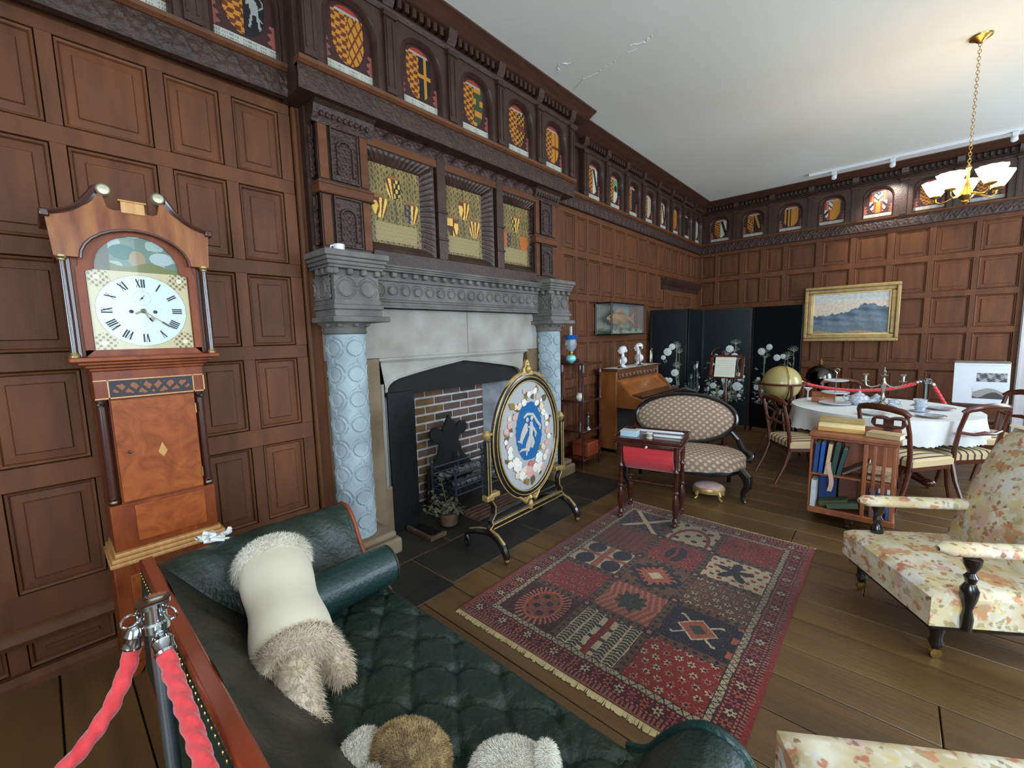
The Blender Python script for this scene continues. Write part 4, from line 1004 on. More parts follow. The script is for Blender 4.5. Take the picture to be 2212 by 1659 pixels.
e2 = MB().grid(rollf(lambda u: 0.114+0.012*math.sin(PI*u), -0.9, 2*PI-0.9, 0.9, 1.08), 5, 26, cv=True).grid(lambda u, v: tuple(A.lerp(B, 1.07)+0.11*(1-u)*(math.cos(2*PI*v)*sx+math.sin(2*PI*v)*sz*0.8)), 3, 20, cv=True)
tl = MB().tube([(0.2, -0.06, 0.0), (0.29, -0.075, -0.06), (0.37, -0.085, -0.12), (0.47, -0.085, -0.155)], [0.06, 0.058, 0.05, 0.03], 12)
t2 = MB().tube([(0.22, 0.04, -0.03), (0.29, 0.06, -0.09), (0.33, 0.055, -0.13)], [0.05, 0.042, 0.02], 10)
for nm, q, m, sd, cnt in (('fur_cuff', e1, FURW, 1, 9000), ('fur_cuff', e2, FURG, 2, 8000), ('fur_tail', tl, FURG, 3, 5000), ('fur_tail', t2, FURG, 4, 2600)):
    pc = part(nm, q, m, RP, smooth=80); fur('hair', q, m, pc, cnt, 0.024, sd)
def pelt(name, label, loc, rz, blobs, m_main, seed):
    t = thing(name, label, 'sheepskin', loc, rz); t.scale = (0.78, 0.78, 0.8)
    for i, (c, r, ml, cnt) in enumerate(blobs):
        q = MB().ell(c, r, 18, 12); pc = part('body' if i == 0 else 'lobe', q, ml, t, smooth=80); fur('hair', q, ml, pc, cnt*4, 0.02, seed+i, down=0.0)
    return t
pelt('brown_sheepskin', 'small brown and cream fur pelt on the buttoned chaise seat', (-0.90, 0.525, 0.455), 0.4,
     [((0.03, 0.02, 0.075), (0.135, 0.10, 0.075), FURB, 3600), ((-0.14, -0.03, 0.055), (0.06, 0.09, 0.06), FURW, 1700), ((-0.02, -0.1, 0.05), (0.07, 0.09, 0.05), FURW, 1300)], FURB, 20)
pelt('white_sheepskin', 'small white fur pelt with an ear-like tip at the foot of the chaise', (-0.66, 0.69, 0.455), 0.7,
     [((0, 0, 0.07), (0.12, 0.085, 0.07), FURW, 3600), ((0.12, -0.01, 0.095), (0.03, 0.045, 0.07), FURW, 1300)], FURW, 40)
LACE = mat('white_lace', (232, 232, 228), 0.8)
t = thing('crumpled_lace', 'little crumpled white lace mat on the corner of the chaise head', 'lace mat', (-2.2, 0.45, 0.735))
q = MB(); r2 = random.Random(5)
for k in range(16):
    a = r2.uniform(0, 6.3); p = Vector((0.05*math.cos(a)*r2.random(), 0.075*math.sin(a)*r2.random(), r2.uniform(0.005, 0.03)))
    q.tube([p, p+Vector((r2.uniform(-.03, .03), r2.uniform(-.04, .04), r2.uniform(-.012, .012))), p+Vector((r2.uniform(-.03, .03), r2.uniform(-.05, .05), -p.z*0.6))], [0.011, 0.009, 0.005], 6)
part('folds', q, LACE, t)

# ------------------------------------------------------------------ rope barrier beside the chaise
ROPE = mat('red_rope', (206, 38, 46), 0.75, col2=(226, 62, 66), scale=40, sheen=0.5, bump=0.15)
def rope_mesh(pts, r0=0.019, n=18, per=0.05, res=0.006):
    """three-strand twisted rope along a smooth curve"""
    P = [Vector(p) for p in pts]; C = []
    for i in range(len(P)-1):
        p0, p1, p2, p3 = P[max(i-1, 0)], P[i], P[i+1], P[min(i+2, len(P)-1)]
        k = max(2, int((p2-p1).length/res))
        for j in range(k):
            f = j/k; C.append(0.5*(2*p1+(p2-p0)*f+(2*p0-5*p1+4*p2-p3)*f*f+(3*p1-p0-3*p2+p3)*f**3))
    C.append(P[-1]); s = 0; vs = []; x = None; m = len(C)
    for i in range(m):
        T = (C[min(i+1, m-1)]-C[max(i-1, 0)]).normalized()
        if i: s += (C[i]-C[i-1]).length
        x = T.orthogonal() if x is None else x-T*x.dot(T)
        x.normalize(); y = T.cross(x)
        for j in range(n):
            a = 2*PI*j/n; r = r0*(0.76+0.3*abs(math.cos(1.5*(a+2*PI*s/(per*3)))))
            vs.append(C[i]+r*(math.cos(a)*x+math.sin(a)*y))
    fs = [(i*n+j, i*n+(j+1) % n, (i+1)*n+(j+1) % n, (i+1)*n+j) for i in range(m-1) for j in range(n)]
    return MB().add(vs, fs)
def stanchion(loc, label, h=0.96, simple=False):
    t = thing('stanchion', label, 'stanchion', loc, 0, 'rope barrier posts')
    part('base', MB().lathe([(0.15, 0), (0.15, 0.012), (0.12, 0.03), (0.03, 0.045), (0.02, 0.06)], 30), CHROME, t)
    part('post', MB().lathe([(0.0165, 0.05), (0.0165, h-0.07)], 20), mat('brushed_steel', (150, 158, 166), 0.3, metal=0.9), t)
    part('head', MB().lathe([(0.017, h-0.085), (0.03, h-0.08), (0.031, h-0.06), (0.026, h-0.055), (0.026, h-0.02), (0.036, h-0.014), (0.036, h-0.003), (0.03, h), (0, h)], 28), CHROME, t)
    for a in range(3):
        an = a*2*PI/3+0.6; c = Vector((0.046*math.cos(an), 0.046*math.sin(an), h-0.035))
        part('hook_ring', MB().tube([c+Vector((0.018*math.cos(an)*math.cos(b), 0.018*math.sin(an)*math.cos(b), 0.016*math.sin(b))) for b in [2*PI*k/14 for k in range(14)]], 0.003, 6, closed=True), CHROME, t)
    return t
def rope(label, pts, group='red barrier ropes', r0=0.019):
    t = thing('barrier_rope', label, 'rope', (0, 0, 0), 0, group)
    rp = part('cord', rope_mesh(pts, r0), ROPE, t, smooth=60)
    for a, b in ((pts[0], pts[1]), (pts[-1], pts[-2])):
        a, b = Vector(a), Vector(b); d = (b-a).normalized(); k = r0/0.019
        part('ferrule', MB().tube([a-d*0.025, a-d*0.02, a-d*0.012, a, a+d*0.006, a+d*0.012, a+d*0.03, a+d*0.034, a+d*0.04], [0.004*k, 0.01*k, 0.018*k, 0.022*k, 0.0235*k, 0.021*k, 0.0225*k, 0.0235*k, 0.021*k], 18), CHROME, t)
        part('hook', MB().tube([a-d*0.025, a-d*0.035+Vector((0, 0, 0.01)), a-d*0.03+Vector((0, 0, 0.022)), a-d*0.045+Vector((0, 0, 0.03))], 0.0035, 6), CHROME, t)
    return t
stanchion((-1.36, 0.132, 0), 'chrome barrier post standing beside the chaise back rail')
stanchion((-1.42, -1.25, 0), 'chrome barrier post by the panelling behind the left of the picture')
stanchion((0.35, 0.17, 0), 'chrome barrier post close to the viewer, below the picture')
rope('red rope sagging away from the post towards the panelled wall', [(-1.395, 0.095, 0.875), (-1.40, 0.078, 0.80), (-1.4, 0.05, 0.735), (-1.4, 0.02, 0.685), (-1.4, -0.055, 0.61), (-1.4, -0.25, 0.50), (-1.4, -0.55, 0.46), (-1.4, -0.85, 0.52), (-1.4, -1.08, 0.68), (-1.41, -1.19, 0.875)])
rope('red rope sagging along the back of the green chaise', [(-1.31, 0.135, 0.87), (-1.25, 0.137, 0.83), (-1.16, 0.14, 0.80), (-1.06, 0.142, 0.77), (-0.96, 0.142, 0.745), (-0.75, 0.142, 0.68), (-0.5, 0.143, 0.64), (-0.2, 0.145, 0.66), (0.1, 0.15, 0.74), (0.3, 0.16, 0.87)])

# ------------------------------------------------------------------ garden-panel rug
RX0, RX1, RY0, RY1 = -1.82, -0.335, 1.51, 3.62
RW, RH = RX1-RX0, RY1-RY0
rg = thing('panel_rug', 'red garden-panel oriental rug with zigzag borders on the floorboards', 'rug', (RX0+RW/2, RY0, 0.0))
RC = dict(red=(128, 40, 34), wine=(74, 24, 25), navy=(34, 28, 36), cream=(192, 170, 134), pink=(170, 98, 80), salmon=(160, 80, 54), brown=(92, 62, 42), olive=(58, 58, 40), rose=(150, 64, 66))
def R(k): return np.array(RC[k], float)
def flower(p, q, n=6, r=0.5):
    a = np.arctan2(q, p); d = np.hypot(p, q); return d < r*(0.72+0.28*np.cos(n*a))
def rugfn(U, V):
    U = U+0.0018*np.sin(V*61+U*9); V = V+0.0012*np.sin(U*37+V*20)
    X = (U+1)/2*RW; Y = V*RH
    one = np.ones(U.shape+(1,)); out = R('brown')*one
    ex = np.minimum(X, RW-X); ey = np.minimum(Y, RH-Y); e = np.minimum(ex, ey)
    b1, b2, b3, b4 = 0.022, 0.042, 0.128, 0.168
    # field compartments: 3 columns x 5 rows
    fx = (X-b4)/(RW-2*b4)*3; fy = (Y-b4)/(RH-2*b4)*5
    ci = np.clip(np.floor(fx), 0, 2); ri = np.clip(np.floor(fy), 0, 4)
    p = (fx-ci)*2-1; q = (fy-ri)*2-1
    W2, H2 = (RW-2*b4)/6, (RH-2*b4)/10           # half sizes in metres
    px, qy = p*W2, q*H2
    def lat(sx, sy, ox=0.0):
        k = np.floor(qy/sy); return ((px+ox*(k % 2)+9) % sx)-sx/2, ((qy+9) % sy)-sy/2
    a, b = lat(0.06, 0.06, 0.03)
    fl = flower(a/0.024, b/0.024, 6, 0.9); fc = np.hypot(a, b) < 0.008
    floral = lambda g, c1, c2: sel(fc, R('navy'), sel(fl, sel(np.sin(np.floor((px+1)/0.075)*2.3+np.floor((qy+1)/0.075)*1.7) > 0, R(c1), R(c2)), R(g)*one))
    cells = {}
    d = np.hypot(p/0.55, q/0.8)
    oval = sel((d > 0.86) & (d < 1.0), R('salmon'), sel(d <= 0.86, sel(np.sin(p*11)*np.sin(q*11) > 0.3, R('navy'), R('salmon')*0.75), sel((np.sin(np.arctan2(q, p)*34) > 0.2) & (d < 1.4), R('pink'), R('wine')*0.8)))
    cells[0, 0] = oval
    tr = (np.abs(np.abs(p)-0.55) < 0.33) & (np.abs(np.abs(np.abs(p)-0.55)-0.16) < 0.13)
    cells[1, 0] = sel(tr & (np.abs(np.sin(q*24+np.abs(np.abs(np.abs(p)-0.55)-0.16)*12)) > 0.42), R('olive'), sel(np.abs(p) < 0.1, R('red'), sel((np.abs(np.sin(q*6)) > 0.93) & (np.abs(p) < 0.25), R('olive'), R('cream')*1.03*one)))
    cells[2, 0] = floral('red', 'pink', 'cream')
    cells[0, 1] = floral('red', 'pink', 'rose')
    ph = np.abs(p)+0.8*np.abs(q)
    cells[1, 1] = sel((np.hypot(p/0.42, q/0.5) < 1+0.18*np.sin(np.arctan2(q, p)*9)), R('olive')*0.8, sel(np.abs(np.sin(p*16+np.abs(q)*5)) > 0.72, R('pink'), R('salmon')*0.85*one))
    dm = np.abs(p)*1.1+np.abs(q)*1.1
    cells[2, 1] = sel(dm < 0.28, R('olive'), sel(dm < 0.55, R('salmon'), sel(dm < 0.62, R('cream'), sel((np.abs(np.abs(p)-np.abs(q)) < 0.045) & (dm < 1.15), R('cream'), sel((np.abs(p) > 0.86) & (np.sin(q*9) > 0.2) | (np.abs(q) > 0.9) & (np.sin(p*9) > 0), R('salmon'), sel(np.hypot((np.abs(p)-0.55)/0.05, (np.abs(q)-0.5)/0.05) < 1, R('cream'), R('navy')*one))))))
    ov = np.hypot((np.abs(p)-0.52)/0.34, (np.abs(q)-0.5)/0.42)
    cells[0, 2] = sel(ov < 1, R('navy'), sel((np.abs(p) < 0.12) | (np.abs(q) < 0.1), R('salmon'), R('cream')*one))
    cells[1, 2] = sel(dm < 0.3, R('cream'), sel(dm < 0.75+0.1*np.sign(np.sin(np.arctan2(q, p)*16)), R('salmon'), sel(dm < 1.2+0.12*np.sign(np.sin(np.arctan2(q, p)*12)), R('navy'), R('brown')*1.1*one)))
    cells[2, 2] = floral('brown', 'cream', 'pink')
    cells[0, 3] = sel(np.sin(px*120) > 0, R('salmon')*0.75, R('red')*0.8*one)
    cells[0, 3] = sel(np.sin(px*120+qy*0) > 0.0, sel(np.sin(qy*180) > 0.3, R('brown'), R('salmon')*0.7), R('red')*0.85*one)
    cells[1, 3] = sel(np.hypot(p/0.35, (q)/0.65)+0.35*p*0 < 1, sel(np.abs(p+0.2*np.abs(q)) < 0.06, R('red'), R('navy')), floral('red', 'salmon', 'brown'))
    cells[2, 3] = sel((np.hypot(p/0.4, q/0.5) < 1+0.5*np.sin(np.arctan2(q, p)*5)), R('navy'), sel(np.sin(p*14+q*5)*np.sin(q*13-p*4) > 0.45, R('red'), R('cream')*one))
    cells[0, 4] = sel(np.abs(np.abs(p)-np.abs(q)*0.8) < 0.12, R('cream'), floral('navy', 'brown', 'rose'))
    ar = np.hypot(p/0.75, (q+0.6)/1.3)
    cells[1, 4] = sel((ar > 0.82) & (ar < 1), R('red'), sel((np.sin(p*9)*np.sin(q*9) > 0.5), R('navy'), R('cream')*0.95*one))
    cells[2, 4] = floral('red', 'salmon', 'brown')
    for (c, r), col in cells.items(): out = sel((ci == c) & (ri == r), col, out)
    # dividing strips with little diamonds
    sx = np.minimum(np.abs(fx-1), np.abs(fx-2))*W2*2; sy = np.minimum.reduce([np.abs(fy-k) for k in (1, 2, 3, 4)])*H2*2
    strip = (sx < 0.024) | (sy < 0.024)
    along = np.where(sx < 0.024, Y, X); acr = np.where(sx < 0.024, sx, sy)
    st = sel(np.abs(((along/0.05) % 1)-0.5)*0.05+acr*0.8 < 0.014, R('navy'), sel(acr > 0.019, R('wine'), R('brown')*1.05*one))
    st = sel((sx < 0.03) & (sy < 0.03), sel(np.hypot(sx, sy) < 0.014, R('pink'), R('navy')), st)
    out = sel(strip, st, out)
    # borders
    t = np.where(ex < ey, Y, X)
    zig = np.abs(((t/0.04) % 1)*2-1)*(b4-b3)
    gd = sel(np.abs(e-b3-zig*0.9) < 0.005, R('navy'), sel((e-b3 > 0.034) | (e-b3 < 0.005), R('brown')*0.7, R('cream')*0.86*one))
    out = sel(e < b4, gd, out)
    c = (b2+b3)/2; al = ((t/0.06) % 1)-0.5; k = np.floor(t/0.06) % 3
    fb = flower(al*0.06/0.025, (e-c)/0.027, 6, 1.0); sm = (np.hypot(((t/0.022) % 1-0.5)*0.022, (np.abs(e-c)-0.033)) < 0.006)
    mb_ = sel(fb, sel(np.hypot(al*0.06, e-c) < 0.008, R('navy'), sel((k == 0)[...], R('salmon'), sel(k == 1, R('cream')*0.95, R('rose')*one))), sel(sm, R('pink'), R('wine')*one))
    out = sel(e < b3, mb_, out)
    out = sel(e < b2, sel(((t/0.02) % 1) < 0.5, R('wine'), R('pink')*0.9), out)
    out = sel((ex < b1) & (ex <= ey), R('red')*1.05, out); out = sel((ey < b1*0.5) & (ey < ex), R('pink')*0.8, out)
    rs = np.random.RandomState(4)
    n = rs.uniform(-1, 1, U.shape); pal = np.array([RC[k] for k in ('wine', 'navy', 'pink', 'brown', 'red', 'cream')], float)
    pick = pal[rs.randint(0, 6, U.shape)]; big = rs.uniform(0, 1, U.shape); out = sel(big < 0.10, 0.5*pick+0.5*out, out)
    wear = 0.84+0.12*np.sin(X*5+1)*np.sin(Y*4)+0.09*n
    return out*wear[..., None]
RUGM = paint_mat('rug_wool', 0.95, 0.1, 0.16, 140, bump=0.35, sheen=0.2)
put('pile', paint_mesh('pile', RW, RH, 340, 484, rugfn, RUGM, hfn=lambda X, Y: 0.0105+0.0015*np.sin(X*9+Y*4)+0.001*np.sin(Y*14)), rg)
part('backing', MB().box(-RW/2, RW/2, 0, RH, 0.001, 0.0055), mat('rug_edge_wool', (140, 40, 44), 0.95), rg)
FRI = mat('rug_fringe', (190, 170, 122), 0.9)
for yy, d in ((0, -1), (RH, 1)):
    q = MB(); r2 = random.Random(int(yy*10)+3); k = -RW/2
    while k < RW/2:
        L = 0.024+0.012*r2.random()
        q.add([(k, yy, 0.008), (k+0.008, yy, 0.008), (k+0.008+r2.uniform(-.004, .004), yy+d*L, 0.003), (k+r2.uniform(-.004, .004), yy+d*L, 0.003)], [(0, 1, 2, 3)] if d > 0 else [(3, 2, 1, 0)]); k += 0.0085
    o = part('fringe', q, FRI, rg, smooth=0); o['kind'] = 'stuff'

# ------------------------------------------------------------------ oval cheval fire screen
FSX, FSY = -2.1, 2.497
fs_ = thing('fire_screen', 'oval black and gilt fire screen with white roses around a blue cameo', 'fire screen', (FSX, FSY, 0.004))
def oval(a, b, n=56): return [(a*math.cos(2*PI*k/n), b*math.sin(2*PI*k/n)) for k in range(n)]
cz = 0.815
def ring(a, b, r, x=0.0, n=64, sq=None, m=8): return MB().tube([(x, y, cz+z) for y, z in oval(a, b, n)], r, m, closed=True, sq=sq)
part('oval_frame', ring(0.365, 0.462, 0.034, 0.0, sq=(1.0, 0.75)), EBONY, fs_)
part('gilt_outer_bead', ring(0.396, 0.493, 0.0055, 0.016), GOLD, fs_)
part('gilt_inner_bead', ring(0.338, 0.434, 0.005, 0.024), GOLD, fs_)
part('gilt_middle_bead', ring(0.366, 0.463, 0.004, 0.028), GOLD, fs_)
GROUND = mat('pale_beadwork_ground', (170, 170, 170), 0.85, var=0.06, scale=60, bump=0.3, bscale=300)
pic = part('embroidered_panel', MB().add([(0.012, 0, cz)]+[(0.012, y, cz+z) for y, z in oval(0.334, 0.43)], [(0, 1+k, 1+(k+1) % 56) for k in range(56)]), GROUND, fs_, smooth=0)
part('back_board', MB().add([(-0.015, 0, cz)]+[(-0.015, y, cz+z) for y, z in oval(0.35, 0.45)], [(0, 1+(k+1) % 56, 1+k) for k in range(56)]), EBONY, fs_, smooth=0)
BLUE = mat('cameo_blue', (4, 92, 150), 0.85, var=0.08, scale=50, bump=0.3, bscale=300)
bo = oval(0.158, 0.232); cb = 0.035
part('blue_oval', MB().add([(0.016, 0.01, cz+cb)]+[(0.016, 0.01+y*(1+0.04*math.sin(9*k)), cz+cb+z*(1+0.03*math.sin(7*k))) for k, (y, z) in enumerate(bo)], [(0, 1+k, 1+(k+1) % 56) for k in range(56)]), BLUE, pic, smooth=0)
# white flowers and leaves around the oval
FW = [mat('flower_white', (222, 216, 206), 0.9, var=0.08, scale=40), mat('flower_pink', (206, 160, 150), 0.9, var=0.12, scale=40), mat('flower_blush', (216, 192, 176), 0.9, var=0.1, scale=40), mat('flower_rose', (190, 104, 96), 0.9, var=0.1)]
LF = [mat('embroidered_leaf', (140, 112, 52), 0.9), mat('embroidered_leaf_dark', (92, 84, 50), 0.9)]
q = MB()
for k in range(6):
    a = k*PI/3; q.ell((0.006, 0.55*math.cos(a), 0.55*math.sin(a)), (0.14, 0.42, 0.42), 8, 5)
q.ell((0.1, 0, 0), (0.2, 0.36, 0.36), 8, 6)
fm = [q.mesh('flower', m) for m in FW]
lq = MB().prism([(0, 0), (0.35, 0.25), (0.4, 0.6), (0, 1.2), (-0.4, 0.6), (-0.35, 0.25)], 0, 0.06, 'yz'); lm = [lq.mesh('leaf', m) for m in LF]
r2 = random.Random(11)
for k in range(44):
    a = 2*PI*k/44+r2.uniform(-.06, .06); f = r2.uniform(0.84, 1.12); yy, zz = 0.242*f*math.cos(a), 0.325*f*math.sin(a); big = r2.uniform(0.026, 0.042) if math.sin(a) < -0.35 else r2.uniform(0.018, 0.032)
    put('flower', fm[r2.choice((0, 0, 2, 1, 0, 2))], pic, (0.018, yy, cz+zz), (r2.random()*6, 0, 0), scale=(big*0.5, big*r2.uniform(.85, 1.2), big*r2.uniform(.85, 1.2)))
    if k % 3 != 0:
        s_ = r2.uniform(0.035, 0.06); put('leaf', lm[k % 4 // 2], pic, (0.0135, yy*r2.uniform(.86, 1.15), cz+zz*r2.uniform(.9, 1.1)), (r2.random()*6, 0, 0), scale=(0.03, s_, s_))
for yy, zz, m, s_ in ((0.0, -0.285, 1, 0.05), (0.02, -0.235, 3, 0.036), (-0.14, -0.21, 0, 0.052), (0.12, -0.20, 0, 0.05), (0.07, -0.27, 0, 0.04), (-0.09, -0.30, 0, 0.036)):
    put('flower', fm[m], pic, (0.022, yy, cz+zz), (yy*20, 0, 0), scale=(s_*0.5, s_, s_*1.1))
for yy, zz, r_ in ((-0.04, -0.32, 3.4), (0.05, -0.33, 2.8), (-0.16, 0.24, 1.0), (0.17, 0.26, -1.0)):
    put('leaf', lm[0 if yy < 0 else 1], pic, (0.02, yy, cz+zz), (r_, 0, 0), scale=(0.04, 0.065, 0.065))
# two draped figures floating with a scarf, worked in white relief
FIG = mat('cameo_white', (186, 178, 172), 0.85, var=0.1, scale=40)
q = MB()
def limb(pts, rr): q.tube([(0.02, y, cz+z) for y, z in pts], rr, 8, sq=(1, 1))
limb([(0.03, 0.11), (0.03, 0.06), (0.02, 0.0), (-0.01, -0.07), (-0.03, -0.115)], [0.014, 0.022, 0.02, 0.03, 0.022])
limb([(-0.03, -0.115), (-0.035, -0.15)], [0.012, 0.006]); limb([(-0.04, -0.10), (-0.09, -0.095), (-0.115, -0.105)], [0.012, 0.01, 0.006])
limb([(-0.03, 0.105), (-0.045, 0.06), (-0.075, 0.02), (-0.10, -0.03)], [0.013, 0.03, 0.026, 0.014])
limb([(-0.10, -0.03), (-0.135, -0.02)], [0.01, 0.005]); limb([(-0.08, 0.0), (-0.09, -0.05)], [0.014, 0.006])
for y, z in ((0.035, 0.135), (-0.02, 0.13)): q.ell((0.022, y, cz+z), (0.012, 0.017, 0.02), 10, 8)
limb([(-0.06, 0.15), (-0.02, 0.175), (0.05, 0.165), (0.1, 0.10), (0.14, 0.06), (0.135, 0.03)], [0.008, 0.012, 0.012, 0.014, 0.012, 0.008])
limb([(0.05, 0.06), (0.085, 0.01), (0.075, -0.02)], [0.012, 0.012, 0.007]); limb([(0.03, -0.01), (0.045, -0.06), (0.03, -0.1)], [0.018, 0.022, 0.012]); limb([(0.03, 0.06), (-0.01, 0.075)], [0.009, 0.008])
q.v = [((x-0.02)*0.55+0.02, y, z) for x, y, z in q.v]
part('cameo_figures', q, FIG, pic, label='two white draped figures floating on the blue oval')
# crest, knobs, stand
part('crest', MB().prism([(-0.075, 0), (-0.06, 0.03), (-0.045, 0.035), (-0.05, 0.055), (-0.025, 0.075), (-0.02, 0.105), (0, 0.125), (0.02, 0.105), (0.025, 0.075), (0.05, 0.055), (0.045, 0.035), (0.06, 0.03), (0.075, 0)], -0.012, 0.02, 'yz').ell((0.025, 0, 0.05), (0.02, 0.025, 0.03)).ell((0.02, 0, 0.085), (0.016, 0.016, 0.02)), GOLD, fs_, loc=(0, 0, cz+0.475), bev=0.005)
for s in (-1, 1):
    part('crest_leaf', MB().tube([(0.005, s*0.07, cz+0.49), (0.01, s*0.14, cz+0.475), (0.008, s*0.2, cz+0.44), (0, s*0.24, cz+0.405)], [0.016, 0.012, 0.010, 0.004], 7), GOLD, fs_)
    yb = s*0.447
    part('knob', MB().lathe([(0, -0.03), (0.012, -0.02), (0.03, 0.0), (0.034, 0.02), (0.02, 0.04), (0.012, 0.05), (0, 0.052)], 16, (0, yb, 0.885)), GOLD, fs_)
    part('pivot', MB().tube([(0, s*0.39, 0.9), (0, yb, 0.9)], 0.012, 8), GOLD, fs_)
    part('upright', MB().box(-0.02, 0.02, yb-0.017, yb+0.017, 0.45, 0.86), EBONY, fs_, bev=0.004)
    for dx in (-0.014, 0.014): part('upright_gilding', MB().tube([(0.021, yb+dx*0.9, 0.46), (0.021, yb+dx*0.9, 0.85)], 0.004, 6), GOLD, fs_)
    part('upright_block', MB().box(-0.03, 0.03, yb-0.035, yb+0.035, 0.425, 0.465).box(-0.028, 0.028, yb-s*0.1, yb, 0.44, 0.475), GOLD, fs_, bev=0.006)
    leg = [(0, yb-s*0.02, 0.42), (0, yb-s*0.055, 0.37), (0, yb-s*0.05, 0.31), (0, yb-s*0.015, 0.27), (0, yb-s*0.02, 0.235), (0, yb+s*0.01, 0.215)]
    part('scroll_support', MB().tube(leg, [0.024, 0.022, 0.02, 0.022, 0.026, 0.02], 8), EBONY, fs_)
    part('scroll_gilding', MB().tube([(0.022, y, z) for _, y, z in leg], 0.005, 6), GOLD, fs_)
    ft = [(-0.245, 0.075), (-0.262, 0.045), (-0.25, 0.018), (-0.225, 0.02), (-0.222, 0.05), (-0.25, 0.1), (-0.21, 0.135), (-0.12, 0.165), (0.0, 0.19), (0.08, 0.165), (0.14, 0.115), (0.168, 0.05), (0.17, 0.012)]
    part('foot', MB().tube([(x, yb, z) for x, z in ft], [0.012, 0.014, 0.016, 0.014, 0.013, 0.018, 0.021, 0.024, 0.028, 0.028, 0.03, 0.026, 0.017], 8), EBONY, fs_)
    part('foot_gilding', MB().tube([(x, yb, z+0.02) for x, z in ft[6:12]], [0.008, 0.01, 0.012, 0.014, 0.016, 0.017], 6).ell((0.172, yb, 0.04), (0.018, 0.022, 0.036)), GOLD, fs_)
    part('caster', MB().lathe([(0, -0.008), (0.012, -0.006), (0.012, 0.006), (0, 0.008)], 12, (0.172, yb, 0.0125), 'y'), BRASS, fs_)
part('cross_rail', MB().box(-0.024, 0.024, -0.43, 0.43, 0.205, 0.245), EBONY, fs_, bev=0.006)
part('rail_gilding', MB().box(0.0, 0.028, -0.425, 0.425, 0.203, 0.212).box(0.0, 0.028, -0.425, 0.425, 0.238, 0.247), GOLD, fs_, bev=0.003)
part('lower_rail', MB().box(-0.015, 0.015, -0.40, 0.40, 0.29, 0.31), EBONY, fs_, bev=0.004)
part('drop_finial', MB().lathe([(0, 0.22), (0.018, 0.228), (0.028, 0.26), (0.02, 0.29), (0.012, 0.30), (0.022, 0.32), (0.012, 0.34), (0, 0.345)], 16, (0.02, 0, 0)), GOLD, fs_)
for s in (-1, 1): part('acanthus_spray', MB().tube([(0.02, s*0.02, 0.325), (0.022, s*0.06, 0.30), (0.02, s*0.1, 0.335), (0.016, s*0.13, 0.36)], [0.014, 0.017, 0.014, 0.006], 7), GOLD, fs_)

# ------------------------------------------------------------------ sewing table
st = thing('sewing_table', 'small rosewood work table with a red silk bag on turned legs', 'table', (-1.495, 3.44, 0.011), math.radians(11))
tw, td = 0.265, 0.195
part('top', MB().box(-tw, tw, -td, td, 0.685, 0.715).box(-tw-0.012, tw+0.012, -td-0.012, td+0.012, 0.67, 0.685), MAHOGD, st, bev=0.005)
part('gallery', MB().box(-tw-0.01, tw+0.01, td-0.004, td+0.008, 0.715, 0.735).box(-tw-0.01, -tw+0.004, -td, td, 0.715, 0.735).box(tw-0.004, tw+0.01, -td, td, 0.715, 0.735), MAHOGD, st, bev=0.004)
dr = part('drawer', MB().box(-0.21, 0.21, -td-0.008, -td+0.02, 0.645, 0.672), MAHOGD, st, bev=0.004)
part('knob', MB().lathe([(0, 0), (0.006, 0), (0.005, 0.01), (0.011, 0.018), (0, 0.024)][::-1], 10, (0, 0, 0), 'y'), mat('ivory', (226, 214, 190), 0.4), dr, loc=(0, -td-0.03, 0.658))
SILK = mat('red_silk', (206, 44, 56), 0.45, col2=(224, 70, 78), scale=3, stretch=(0.4, 6, 6), sheen=0.3)
part('silk_bag', MB().grid(lambda u, v: (-0.2+0.4*u, (0.178+0.006*math.sin(u*3))*math.cos(PI+PI*v), 0.64+min(0.0, 0.23*math.sin(PI+PI*v))), 12, 20), SILK, st, smooth=70)
for s in (-1, 1):
    part('silk_bag_end', MB().add([(s*0.2, 0.178*math.cos(PI+PI*k/16), 0.64+0.23*math.sin(PI+PI*k/16)) for k in range(17)], [tuple(range(17))]), SILK, st, smooth=0)
    turn = [(0.012, 0), (0.02, 0.01), (0.016, 0.03), (0.026, 0.05), (0.014, 0.075), (0.024, 0.12), (0.03, 0.17), (0.024, 0.23), (0.013, 0.27), (0.024, 0.285), (0.014, 0.3), (0.019, 0.36), (0.015, 0.44), (0.024, 0.46), (0.015, 0.48), (0.022, 0.56), (0.02, 0.67)]
    for yy in (-0.145, 0.145):
        part('leg', MB().lathe(turn, 14, (s*0.225, yy, 0)), MAHOGD, st)
        part('foot', MB().ell((s*0.225, yy*1.12, 0.02), (0.022, 0.03, 0.02), 10, 6), MAHOGD, st)
    part('end_rail', MB().box(s*0.225-0.014, s*0.225+0.014, -0.15, 0.15, 0.055, 0.085).box(s*0.225-0.012, s*0.225+0.012, -0.16, 0.16, 0.60, 0.67), MAHOGD, st, bev=0.006)
str_ = [(-0.21+0.42*k/28, 0, 0.29) for k in range(29)]
part('stretcher', MB().tube(str_, [0.010+0.005*abs(math.sin(k*1.35)) for k in range(29)], 8), MAHOGD, st)
def on_table(name, label, cat, lx, ly, z, rz=0.0):
    c, s = math.cos(math.radians(11)), math.sin(math.radians(11))
    return thing(name, label, cat, (-1.495+lx*c-ly*s, 3.44+lx*s+ly*c, z), math.radians(11)+rz)
TZ = 0.726
t = on_table('needle_box', 'pale blue paper box on the sewing table', 'box', -0.165, -0.09, TZ)
part('body', MB().box(-0.07, 0.07, -0.05, 0.05, 0, 0.04), mat('pale_blue_card', (170, 196, 210), 0.6), t, bev=0.003)
part('lid', MB().box(-0.072, 0.072, -0.052, 0.052, 0.036, 0.048), mat('pale_grey_card', (196, 204, 206), 0.6), t, bev=0.003)
